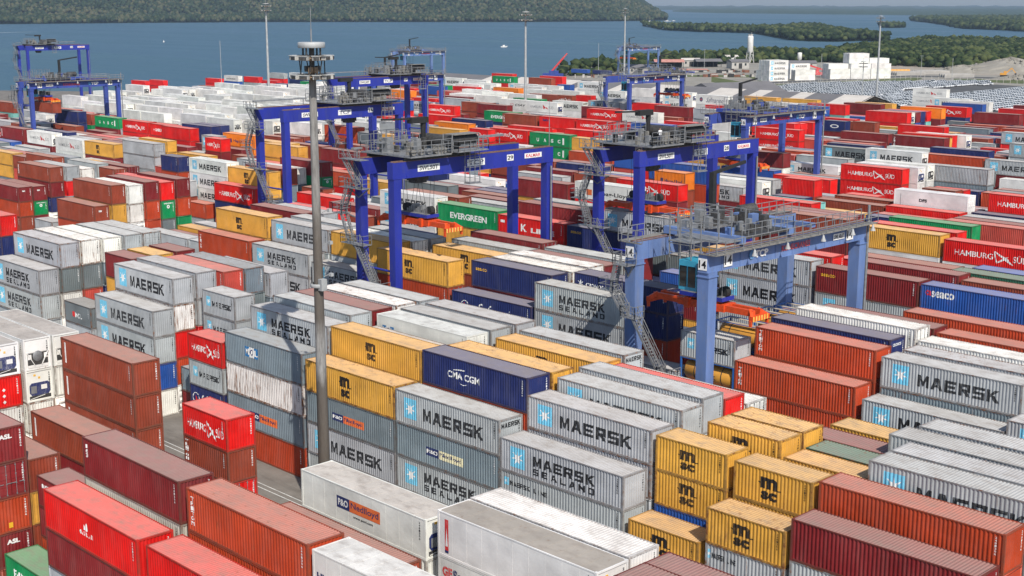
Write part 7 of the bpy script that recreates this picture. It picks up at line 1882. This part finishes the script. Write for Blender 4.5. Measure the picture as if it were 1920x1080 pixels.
-194.73 273.86 11.03 2.757 40 r - 9
-107 178.7 7.86 2.62 40 n - 9
-308.6 156.28 7.86 2.62 40 r - 9
-308.6 159.07 7.86 2.62 40 b - 9
-346.4 290.7 8.55 2.85 40 r - 9
-107 220.65 7.86 2.62 40 b - 9
-522.07 349.49 5.31 2.657 40 r - 9
-333.8 150.7 8.55 2.85 40 k - 9
-573.25 388.65 2.73 2.729 40 r - 9
-182.6 122.7 7.86 2.62 40 g - 9
-195.2 150.7 7.86 2.62 40 y - 9
-396.8 178.7 7.86 2.62 40 g - 9
-170 189.86 7.86 2.62 40 g - 9
-157.4 299.07 8.55 2.85 40 G - 9
-182.6 271.07 8.55 2.85 40 g - 9
-241.58 206.7 10.79 2.699 40 y - 9
-207.8 329.86 8.4 2.8 40 u - 9
-258.01 128.28 8.16 2.719 40 g - 9
-201.82 131.07 8.53 2.844 40 k - 9
-240.44 159.07 11.02 2.755 40 y - 9
-225.4 100.38 5.03 2.516 40 w - 9
-258.2 189.86 8.4 2.8 40 o - 9
-170 245.86 8.4 2.8 40 n - 9
-310.49 248.65 11.73 2.933 40 u - 9
-321.2 156.28 7.86 2.62 40 b - 9
-553.43 360.65 2.69 2.695 40 g MA 9
-170 159.07 7.86 2.62 40 n - 9
-233 301.86 11.4 2.85 40 r - 9
-199.1 100.38 5.84 2.918 40 w - 9
-157.4 296.28 8.55 2.85 40 n - 9
-308.6 128.28 8.4 2.8 40 G - 9
-346.4 301.86 10.48 2.62 40 s - 9
-157.4 318.7 7.86 2.62 40 n - 9
-254.99 296.28 11.24 2.809 40 r HS 9
-288.74 125.49 7.86 2.621 40 o - 9
-144.8 97.59 8.69 2.898 40 g - 9
-214.54 324.28 8.77 2.922 40 t - 9
-125.41 262.7 8.47 2.825 40 g - 9
-233 131.07 8.4 2.8 40 s - 9
-233.74 156.28 8.27 2.756 40 y - 9
-171.92 360.65 11.48 2.87 40 m - 9
-107 136.65 8.4 2.8 40 y - 9
-195.2 184.28 5.6 2.8 40 m - 9
-570.58 360.65 2.65 2.653 40 u - 9
-153.74 122.7 7.55 2.518 40 n - 9
-283.4 128.28 7.86 2.62 40 G - 9
-372.17 318.7 10.78 2.694 40 e UA 9
-217.96 159.07 8.26 2.755 40 m - 9
-100.96 36.2 0.02 2.564 40 b - 9
-132.24 80.45 7.97 2.658 40 k - 9
-225.95 97.59 4.85 2.425 40 m TX 9
-245.31 131.07 7.7 2.565 40 g - 9
-216.92 346.7 8.09 2.698 40 m - 9
-203.2 133.86 8.39 2.797 40 k D 9
-140.84 290.7 8.14 2.712 40 r - 9
-207.8 184.28 8.4 2.8 40 y - 9
-384.2 184.28 8.55 2.85 40 o - 9
-396.8 332.65 10.48 2.62 40 m - 9
-576.35 402.7 2.53 2.532 40 n - 9
-381.44 164.65 8.76 2.92 40 t - 9
-203.96 248.65 11.79 2.946 40 r - 9
-233 122.7 7.86 2.62 40 r - 9
-132.2 192.65 7.86 2.62 40 k - 9
-258.2 209.49 8.4 2.8 40 b - 9
-260.88 133.86 11.16 2.791 40 m - 9
-154.7 150.7 8.59 2.864 40 y - 9
-132.2 271.07 8.4 2.8 40 g - 9
-42.01 72.08 8.21 2.737 40 g - 9
-170 243.07 8.4 2.8 40 g - 9
-207.8 178.7 7.86 2.62 40 k - 9
-207.8 181.49 5.7 2.85 40 r - 9
-107 125.49 5.6 2.8 40 u - 9
-133.26 72.08 5.74 2.87 40 r - 9
-284.25 262.7 8.35 2.784 40 m - 9
-335.8 164.65 8.41 2.803 40 e - 9
-384.2 161.86 8.55 2.85 40 m - 9
-157.4 327.07 8.55 2.85 40 m - 9
-396.23 374.7 8.17 2.723 40 r - 9
-144.8 296.28 8.55 2.85 40 m - 9
-567.52 318.7 2.54 2.538 40 r - 9
-233 153.49 7.86 2.62 40 r - 9
-346.4 159.07 8.4 2.8 40 n - 9
-244.33 293.49 8.35 2.782 40 m - 9
-220.4 189.86 10.48 2.62 40 G - 9
-263.22 245.86 8.43 2.81 40 n - 9
-168.97 332.65 8.48 2.826 40 n - 9
-239.86 243.07 8.42 2.807 40 r - 9
-346.4 153.49 8.4 2.8 40 b - 9
-258.2 184.28 7.86 2.62 40 u - 9
-158.11 69.29 2.92 2.915 40 w - 9
-152.86 265.49 10.98 2.746 40 y - 9
-220.4 156.28 7.86 2.62 40 r - 9
-359 161.86 8.4 2.8 40 g - 9
-307.98 133.86 8.38 2.793 40 m - 9
-220.4 122.7 5.6 2.8 40 b - 9
-170 187.07 7.86 2.62 40 u - 9
-195.2 217.86 11.2 2.8 40 g - 9
-182.6 268.28 8.4 2.8 40 m - 9
-207.8 301.86 10.48 2.62 40 m - 9
-157.94 97.59 8.77 2.925 40 y - 9
-207.8 240.28 10.48 2.62 40 n - 9
-107 209.49 5.7 2.85 40 m - 9
-127.51 234.7 8.42 2.808 40 G MOLg 9
-289.1 161.86 8.44 2.813 40 r - 9
-170 131.07 7.86 2.62 40 g - 9
-207.8 161.86 7.86 2.62 40 g - 9
-170 234.7 8.4 2.8 40 s - 9
-119.98 47.36 2.78 2.776 40 w - 9
-296 156.28 7.86 2.62 40 g - 9
-333.8 268.28 10.48 2.62 40 s - 9
-158.53 74.87 5.82 2.908 40 n - 9
-225.42 212.28 8.39 2.798 40 r HS 9
-193.13 329.86 8.25 2.751 40 t - 9
-296 159.07 7.86 2.62 40 g - 9
-396.8 324.28 8.4 2.8 40 r - 9
-132.2 265.49 8.4 2.8 40 m - 9
-274.57 150.7 7.47 2.491 40 y - 9
-258.2 237.49 8.4 2.8 40 b - 9
-289.75 122.7 2.68 2.682 40 k - 9
-137.94 164.65 8.66 2.887 40 g - 9
-359 159.07 8.55 2.85 40 G - 9
-91.99 122.7 2.9 2.896 40 g - 9
-107 189.86 8.4 2.8 40 m - 9
-564.83 346.7 2.47 2.471 40 r - 9
-193.16 360.65 8.4 2.801 40 m - 9
-486.15 332.65 5.77 2.887 40 n - 9
-296 153.49 7.86 2.62 40 s - 9
-170 215.07 8.55 2.85 40 y - 9
-170 301.86 8.55 2.85 40 y - 9
-371.6 156.28 8.55 2.85 40 m - 9
-132.2 189.86 7.86 2.62 40 m - 9
-195.2 189.86 8.55 2.85 40 b - 9
-502.04 304.65 5.49 2.745 40 b - 9
-359 304.65 8.55 2.85 40 b - 9
-384.2 304.65 8.4 2.8 40 u - 9
-270.8 248.65 8.55 2.85 40 m - 9
-245.6 240.28 8.4 2.8 40 r - 9
-260.14 136.65 11.14 2.784 40 m - 9
-157.4 301.86 8.4 2.8 40 r - 9
-321.2 178.7 8.55 2.85 40 b - 9
-384.2 321.49 7.86 2.62 40 o - 9
-207.8 332.65 8.4 2.8 40 r - 9
-359 184.28 8.55 2.85 40 G - 9
-346.4 296.28 8.55 2.85 40 k - 9
-331.42 304.65 11.24 2.811 40 r HS 9
-191.66 349.49 10.92 2.73 40 r - 9
-107 128.28 5.7 2.85 40 b - 9
-195.2 192.65 8.4 2.8 40 m - 9
-107 131.07 8.4 2.8 40 n - 9
-308.6 164.65 8.55 2.85 40 g - 9
-193.28 327.07 8.25 2.751 40 n - 9
-157.4 215.07 7.86 2.62 40 k - 9
-195.2 164.65 8.4 2.8 40 r - 9
-346.4 304.65 10.48 2.62 40 b - 9
-256.57 276.65 8.34 2.781 40 m - 9
-236.58 271.07 8.43 2.81 40 r - 9
-296 240.28 7.86 2.62 40 g - 9
-157.4 329.86 8.55 2.85 40 b - 9
-221.72 327.07 11.16 2.789 40 g - 9
-128.5 150.7 7.34 2.445 40 m - 9
-170 304.65 8.4 2.8 40 m - 9
-396.8 327.07 8.55 2.85 40 m - 9
-193.11 324.28 8.27 2.756 40 u - 9
-308.6 237.49 8.55 2.85 40 m - 9
-195.2 296.28 8.55 2.85 40 u - 9
-253.26 243.07 8.41 2.803 40 b - 9
-193.46 276.65 8.37 2.79 40 r - 9
-233 181.49 8.4 2.8 40 m - 9
-207.8 184.28 5.6 2.8 40 n - 9
-257.62 161.86 8.41 2.803 40 O HLo 9
-225.09 103.17 7.52 2.508 40 g - 9
-396.8 187.07 7.86 2.62 40 u - 9
-270.8 209.49 7.86 2.62 40 g - 9
-170 220.65 8.55 2.85 40 m - 9
-283.4 234.7 7.86 2.62 40 g - 9
-207.8 271.07 8.4 2.8 40 n - 9
-228.37 290.7 8.46 2.819 40 g - 9
-233 240.28 7.86 2.62 40 s - 9
-274.61 161.86 8.96 2.988 40 n - 9
-144.8 192.65 8.4 2.8 40 m - 9
-207.8 262.7 8.55 2.85 40 m - 9
-194.8 271.07 8.37 2.79 40 r - 9
-258.2 108.75 5.6 2.8 40 m - 9
-182.6 248.65 7.86 2.62 40 b - 9
-377.81 383.07 8.39 2.798 40 r - 9
-108.67 192.65 8.16 2.722 40 g ML 9
-576.35 402.7 0.02 2.532 40 n - 9
-296 243.07 7.86 2.62 40 g - 9
-132.2 273.86 8.4 2.8 40 g - 9
-119.6 153.49 8.4 2.8 40 s - 9
-127.64 128.28 10.6 2.649 40 m - 9
-249.42 271.07 8.4 2.799 40 r - 9
-371.6 299.07 8.55 2.85 40 u - 9
-157.4 321.49 7.86 2.62 40 m - 9
-258.2 234.7 8.4 2.8 40 r - 9
-172.08 352.28 8.34 2.78 40 r - 9
-283.4 237.49 7.86 2.62 40 b - 9
-283.4 268.28 8.55 2.85 40 b - 9
-191.66 349.49 8.19 2.73 40 r - 9
-233 217.86 10.48 2.62 40 g - 9
-195.2 181.49 5.24 2.62 40 m - 9
-371.6 181.49 8.55 2.85 40 r - 9
-371.6 161.86 7.86 2.62 40 m - 9
-270.8 178.7 7.86 2.62 40 b - 9
-207.8 327.07 7.86 2.62 40 g - 9
-193.22 321.49 8.27 2.757 40 e - 9
-359 181.49 8.4 2.8 40 r - 9
-371.6 293.49 8.4 2.8 40 o - 9
-359 296.28 8.4 2.8 40 g - 9
-69.41 74.87 8.3 2.768 40 g - 9
-94.14 69.29 8.28 2.761 40 y - 9
-127.51 234.7 5.62 2.808 40 m - 9
-290.48 248.65 8.49 2.83 40 r - 9
-153.33 237.49 8 2.667 40 g - 9
-91.24 97.59 5.05 2.526 40 r - 9
-199.29 97.59 5.94 2.971 40 y - 9
-116.06 122.7 5.7 2.849 40 g - 9
-198.73 122.7 3 2.996 40 s - 9
-143.46 206.7 5.51 2.753 40 r HS 9
-134.46 161.86 8.16 2.719 20 b - 9
-241.58 206.7 8.1 2.699 40 y - 9
-227.17 243.07 8.43 2.811 40 r - 9
-336.44 360.65 5.72 2.862 40 G - 9
-395.35 346.7 8.42 2.808 40 w - 9
-405.39 383.07 8.43 2.811 40 r - 9
-233.26 161.86 8.14 2.714 40 m - 9
-201.82 131.07 5.69 2.844 40 r - 9
-221.78 329.86 11.04 2.76 40 w - 9
-221.82 332.65 10.92 2.731 40 g - 9
-151.32 271.07 8.42 2.806 40 w - 9
-142.36 293.49 7.87 2.625 20 r HS 9
-117.88 237.49 5.39 2.693 40 n - 9
-558.63 304.65 2.75 2.75 40 r - 9
-567.52 318.7 0.02 2.538 40 b - 9
-503.74 357.86 5.26 2.632 40 e UA 9
-270.8 128.28 7.86 2.62 40 g - 9
-321.2 133.86 8.55 2.85 40 m - 9
-359 150.7 5.6 2.8 40 r - 9
-359 153.49 5.7 2.85 40 m - 9
-371.6 159.07 7.86 2.62 40 g - 9
-346.4 164.65 7.86 2.62 20 m - 9
-308.6 181.49 8.55 2.85 40 w R1 9
-321.2 184.28 7.86 2.62 40 w - 9
-296 187.07 10.48 2.62 40 w R2 9
-359 187.07 8.55 2.85 40 w - 9
-245.6 189.86 7.86 2.62 40 k - 9
-333.8 189.86 8.4 2.8 40 w - 9
-396.8 189.86 7.86 2.62 40 w R2 9
-270.8 192.65 8.55 2.85 40 w - 9
-296 192.65 11.4 2.85 40 w R1 9
-333.8 206.7 7.86 2.62 40 w R2 9
-144.8 209.49 5.24 2.62 40 k - 9
-333.8 209.49 7.86 2.62 40 w - 9
-144.8 212.28 5.24 2.62 40 o - 9
-270.8 212.28 7.86 2.62 40 g - 9
-182.6 215.07 7.86 2.62 40 s - 9
-296 217.86 10.48 2.62 40 w R1 9
-296 234.7 7.86 2.62 40 g - 9
-434.6 237.49 8.55 2.85 40 w R1 9
-308.6 240.28 8.55 2.85 40 b - 9
-333.8 240.28 11.4 2.85 40 w R1 9
-396.8 243.07 10.48 2.62 40 w R1 9
-434.6 243.07 8.4 2.8 40 w R3 9
-384.2 245.86 10.48 2.62 40 w R1 9
-220.4 248.65 7.86 2.62 40 y - 9
-434.6 248.65 10.48 2.62 40 w R1 9
-371.6 265.49 11.4 2.85 40 w R2 9
-308.6 268.28 8.4 2.8 40 G - 9
-170 271.07 7.86 2.62 40 g - 9
-308.6 271.07 8.4 2.8 40 b - 9
-384.2 276.65 11.2 2.8 40 w R2 9
-333.8 290.7 8.4 2.8 40 r - 9
-384.2 296.28 8.55 2.85 40 b - 9
-409.4 296.28 11.2 2.8 40 w R3 9
-195.2 299.07 8.4 2.8 40 r - 9
-207.8 299.07 8.55 2.85 40 b - 9
-270.8 299.07 8.4 2.8 40 m - 9
-245.6 301.86 10.48 2.62 40 G - 9
-270.8 301.86 8.55 2.85 40 b - 9
-270.8 321.49 8.55 2.85 40 g - 9
-201.6 324.28 7.86 2.62 20 g - 9
-384.2 324.28 7.86 2.62 40 G - 9
-220.4 245.86 7.86 2.62 20 o - 9
-283.4 245.86 8.4 2.8 40 g - 9
-296 245.86 7.86 2.62 40 r - 9
-233 136.65 8.55 2.85 40 n - 9
-120.1 44.57 2.76 2.757 40 w - 9
-195.2 150.7 5.24 2.62 40 g - 9
-371.6 150.7 8.4 2.8 40 s - 9
-119.6 153.49 5.6 2.8 40 s - 9
-359 248.65 10.48 2.62 40 w - 9
-113.79 66.5 0.02 2.563 20 b - 9
-106.82 69.29 8.2 2.734 40 g - 9
-170 262.7 7.86 2.62 40 o - 9
-81.86 66.5 0.02 2.799 40 g - 9
-396.8 262.7 8.55 2.85 40 w R2 9
-371.6 156.28 5.7 2.85 40 r - 9
-81.8 159.07 7.86 2.62 40 b - 9
-258.2 159.07 5.6 2.8 40 y - 9
-42.12 74.87 8.19 2.731 40 g - 9
-81.8 161.86 7.86 2.62 40 k - 9
-55.91 100.38 7.89 2.628 40 w - 9
-56.09 103.17 8.04 2.682 40 u - 9
-55.89 105.96 8.2 2.734 40 m - 9
-55.89 105.96 5.47 2.734 40 m - 9
-346.4 268.28 8.55 2.85 40 m - 9
-359 268.28 10.48 2.62 40 w R3 9
-75.2 94.8 4.98 2.488 20 o - 9
-81.8 164.65 7.86 2.62 40 G - 9
-170 164.65 7.86 2.62 40 o - 9
-182.6 164.65 7.86 2.62 40 u - 9
-157.4 178.7 7.86 2.62 40 u - 9
-132.32 94.8 5.51 2.757 40 m - 9
-158.1 94.8 5.9 2.949 40 w - 9
-233 178.7 7.86 2.62 40 s - 9
-258.2 178.7 7.86 2.62 40 g - 9
-258.2 273.86 7.86 2.62 40 b - 9
-371.6 273.86 10.48 2.62 40 w R1 9
-94.4 181.49 5.6 2.8 40 y - 9
-225.4 94.8 2.46 2.457 40 g - 9
-186.91 74.87 5.6 2.802 40 G - 9
-186.91 74.87 2.8 2.802 40 y - 9
-186.91 74.87 0.02 2.802 40 u - 9
-128.69 122.7 8.56 2.853 40 m - 9
-66.77 122.7 8.38 2.793 40 o - 9
-94.4 184.28 5.6 2.8 40 g - 9
-63.92 125.49 8.61 2.871 40 d - 9
-157.4 184.28 10.48 2.62 40 r - 9
-346.4 150.7 7.86 2.62 40 g - 9
-371.6 290.7 7.86 2.62 40 b - 9
-94.4 187.07 5.7 2.85 40 m - 9
-132.2 187.07 7.86 2.62 40 o - 9
-207.8 187.07 8.55 2.85 40 n - 9
-409.4 293.49 10.48 2.62 40 w R3 9
-283.4 187.07 10.48 2.62 40 w R1 9
-141.97 178.7 4.97 2.486 40 g - 9
-140.1 184.28 7.99 2.664 40 g - 9
-396.8 296.28 10.48 2.62 40 w R1 9
-247.96 215.07 8.35 2.784 40 O - 9
-207.8 189.86 8.55 2.85 40 b - 9
-233 189.86 7.86 2.62 40 b - 9
-203.96 248.65 8.84 2.946 40 r - 9
-207.8 192.65 8.55 2.85 40 G - 9
-245.6 192.65 8.55 2.85 40 k - 9
-170 206.7 7.86 2.62 40 G - 9
-375.68 374.7 8.25 2.75 40 r - 9
-346.4 206.7 8.55 2.85 40 w - 9
-297.32 178.7 7.59 2.531 40 n - 9
-308.6 209.49 10.48 2.62 40 w R3 9
-321.2 209.49 10.48 2.62 40 w R3 9
-359 209.49 8.55 2.85 40 w R2 9
-258.2 321.49 8.4 2.8 40 r - 9
-182.6 212.28 8.55 2.85 40 o - 9
-252.41 122.7 5.82 2.909 40 g - 9
-240.44 159.07 8.26 2.755 40 y - 9
-371.6 327.07 8.55 2.85 40 g - 9
-310.49 248.65 8.8 2.933 40 r - 9
-315.26 262.7 7.88 2.625 40 w - 9
-230.17 184.28 8.43 2.809 20 n - 9
-219.15 321.49 8.41 2.805 40 r - 9
-308.6 215.07 11.2 2.8 40 w R1 9
-252.61 346.7 8.19 2.731 40 y - 9
-524.28 556.65 4.15 2.077 40 u - 9
-508.12 556.65 4.12 2.062 40 n K 9
-233 94.8 5.24 2.62 20 m - 9
-308.6 234.7 7.86 2.62 40 b - 9
-321.2 234.7 11.2 2.8 40 w R2 9
-233 97.59 5.6 2.8 20 m - 9
-245.6 100.38 5.6 2.8 40 n - 9
-245.6 103.17 5.6 2.8 40 r - 9
-258.2 103.17 5.24 2.62 40 m - 9
-233 237.49 7.86 2.62 40 m - 9
-270.8 108.75 5.7 2.85 40 s - 9
-277.2 122.7 2.62 2.62 20 m - 9
-296 122.7 5.7 2.85 20 b - 9
-296 122.7 2.85 2.85 20 g - 9
-107 125.49 2.8 2.8 40 w - 9
-308.6 125.49 8.4 2.8 40 s - 9
-308.6 125.49 5.6 2.8 40 r - 9
-409.4 240.28 8.55 2.85 40 w - 9
-182.6 131.07 7.86 2.62 40 n - 9
-308.6 243.07 8.4 2.8 40 g - 9
-359 243.07 10.48 2.62 40 w R1 9
-110.3 122.79 14.32 2.6 40 g MA 0|grey long container hanging under an orange spreader, below crane 28
-334.1 153.5 14.95 2.6 40 b - 1|rust brown long container hanging under the crane numbered 18
'''
GRP = {'g': 'grey containers in the rows', 'w': 'white boxes in the rows', 'r': 'bright red containers in the rows', 'm': 'maroon containers in the rows', 'b': 'rust brown containers in the rows', 'o': 'orange red containers in the rows', 'y': 'yellow containers in the rows',
       'n': 'navy containers in the rows', 'u': 'blue containers in the rows', 'e': 'green containers in the rows', 'd': 'green containers in the rows', 't': 'turquoise containers in the rows', 'k': 'slate containers in the rows', 'G': 'dark grey containers in the rows', 's': 'red containers in the rows', 'O': 'orange containers in the rows', 'wb': 'pale containers in the rows', 'T': 'yellow tank containers'}
STUFF = []
for k, ln in enumerate(l for l in TABLE.strip().split('\n') if l.strip()):
    a, _, lab = ln.partition('|'); x, y, zb, H, size, col, lg, lod = a.split()
    x, y, zb, H = float(x), float(y), float(zb), float(H)
    if lod == '9': STUFF.append((k, x, y, zb, H, int(size), col)); continue
    r = put_container(k, x, y, zb, H, int(size), col, lg, int(lod), lab.strip() or None, GRP[col], y < 121)
    if DEV: r['idx'] = k

def mass(items):
    """the boxes past the nearest few hundred, as one object"""
    Vv, Ff, Cc, Ll, off = [], [], [], [], 0
    for k, x, y, zb, H, size, col in items:
        L = L40 if size == 40 else L20; me = proto_far(L, 'reef' if col == 'w' else 'dry'); n = len(me.vertices)
        key = ('np', me.name)
        if key not in PROTO:
            v = np.empty(n * 3, np.float32); me.vertices.foreach_get('co', v); li = np.empty(len(me.loops), np.int32); me.loops.foreach_get('vertex_index', li)
            lt = np.empty(len(me.polygons), np.int32); me.polygons.foreach_get('loop_total', lt); mi = np.empty(len(me.polygons), np.int32); me.polygons.foreach_get('material_index', mi)
            PROTO[key] = (v.reshape(-1, 3), li, lt, mi)
        v, li, lt, mi = PROTO[key]
        Vv.append(v * np.array([1, 1, H / H0 * .995]) + np.array([x + L / 2, y + HW, zb])); Ff.append(li + off); off += n; Ll.append(lt)
        c = np.array(jitter(PAL[col], k)); roof = c * .62 + np.array((.60, .52, .46)) * .38
        Cc.append(np.where((mi == 1)[:, None], roof, c))
    me = bpy.data.meshes.new('distant_containers'); V_ = np.concatenate(Vv); F_ = np.concatenate(Ff); L_ = np.concatenate(Ll); C_ = np.concatenate(Cc)
    me.vertices.add(len(V_)); me.vertices.foreach_set('co', V_.reshape(-1).astype(np.float32)); me.loops.add(len(F_)); me.loops.foreach_set('vertex_index', F_.astype(np.int32))
    me.polygons.add(len(L_)); st = np.concatenate([[0], np.cumsum(L_)[:-1]]); me.polygons.foreach_set('loop_start', st.astype(np.int32)); me.update(calc_edges=True)
    at = me.color_attributes.new('paint', 'FLOAT_COLOR', 'CORNER'); a = np.ones((len(F_), 4), np.float32); a[:, :3] = np.repeat(C_, L_, 0); at.data.foreach_set('color', a.reshape(-1))
    m, t, b = newmat('distant_container_paint'); ca = t.nodes.new('ShaderNodeVertexColor'); ca.layer_name = 'paint'
    n1 = ramp(t, noise(t, objcoord(t, (.3, .3, .5), False), 1.0, 4), [(.3, (.8, .8, .8)), (.7, (1.12, 1.12, 1.12))]).outputs[0]
    t.links.new(mix(t, 1.0, ca.outputs[0], n1, 'MULTIPLY'), b.inputs['Base Color']); b.inputs['Roughness'].default_value = .55; me.materials.append(m)
    return tag(link('distant_containers', me), 'mass of small and half hidden containers in the far rows', 'containers', None, 'stuff')
if STUFF: mass(STUFF)

# ---------------------------------------------------------------- air
if HAZE:
    mb = MB(); mb.box(-16000, 16000, -16000, 16000, -4.2, 330); hz = mb.build('haze', None); hz.data.materials.clear()
    m = bpy.data.materials.new('haze_air'); m.use_nodes = True; t = m.node_tree; t.nodes.remove(t.nodes['Principled BSDF']); v = t.nodes.new('ShaderNodeVolumePrincipled')
    v.inputs['Color'].default_value = (.62, .78, 1.0, 1); v.inputs['Density'].default_value = HAZE; v.inputs['Anisotropy'].default_value = .2
    t.links.new(v.outputs[0], t.nodes['Material Output'].inputs['Volume']); hz.data.materials.append(m); hz['kind'] = 'stuff'
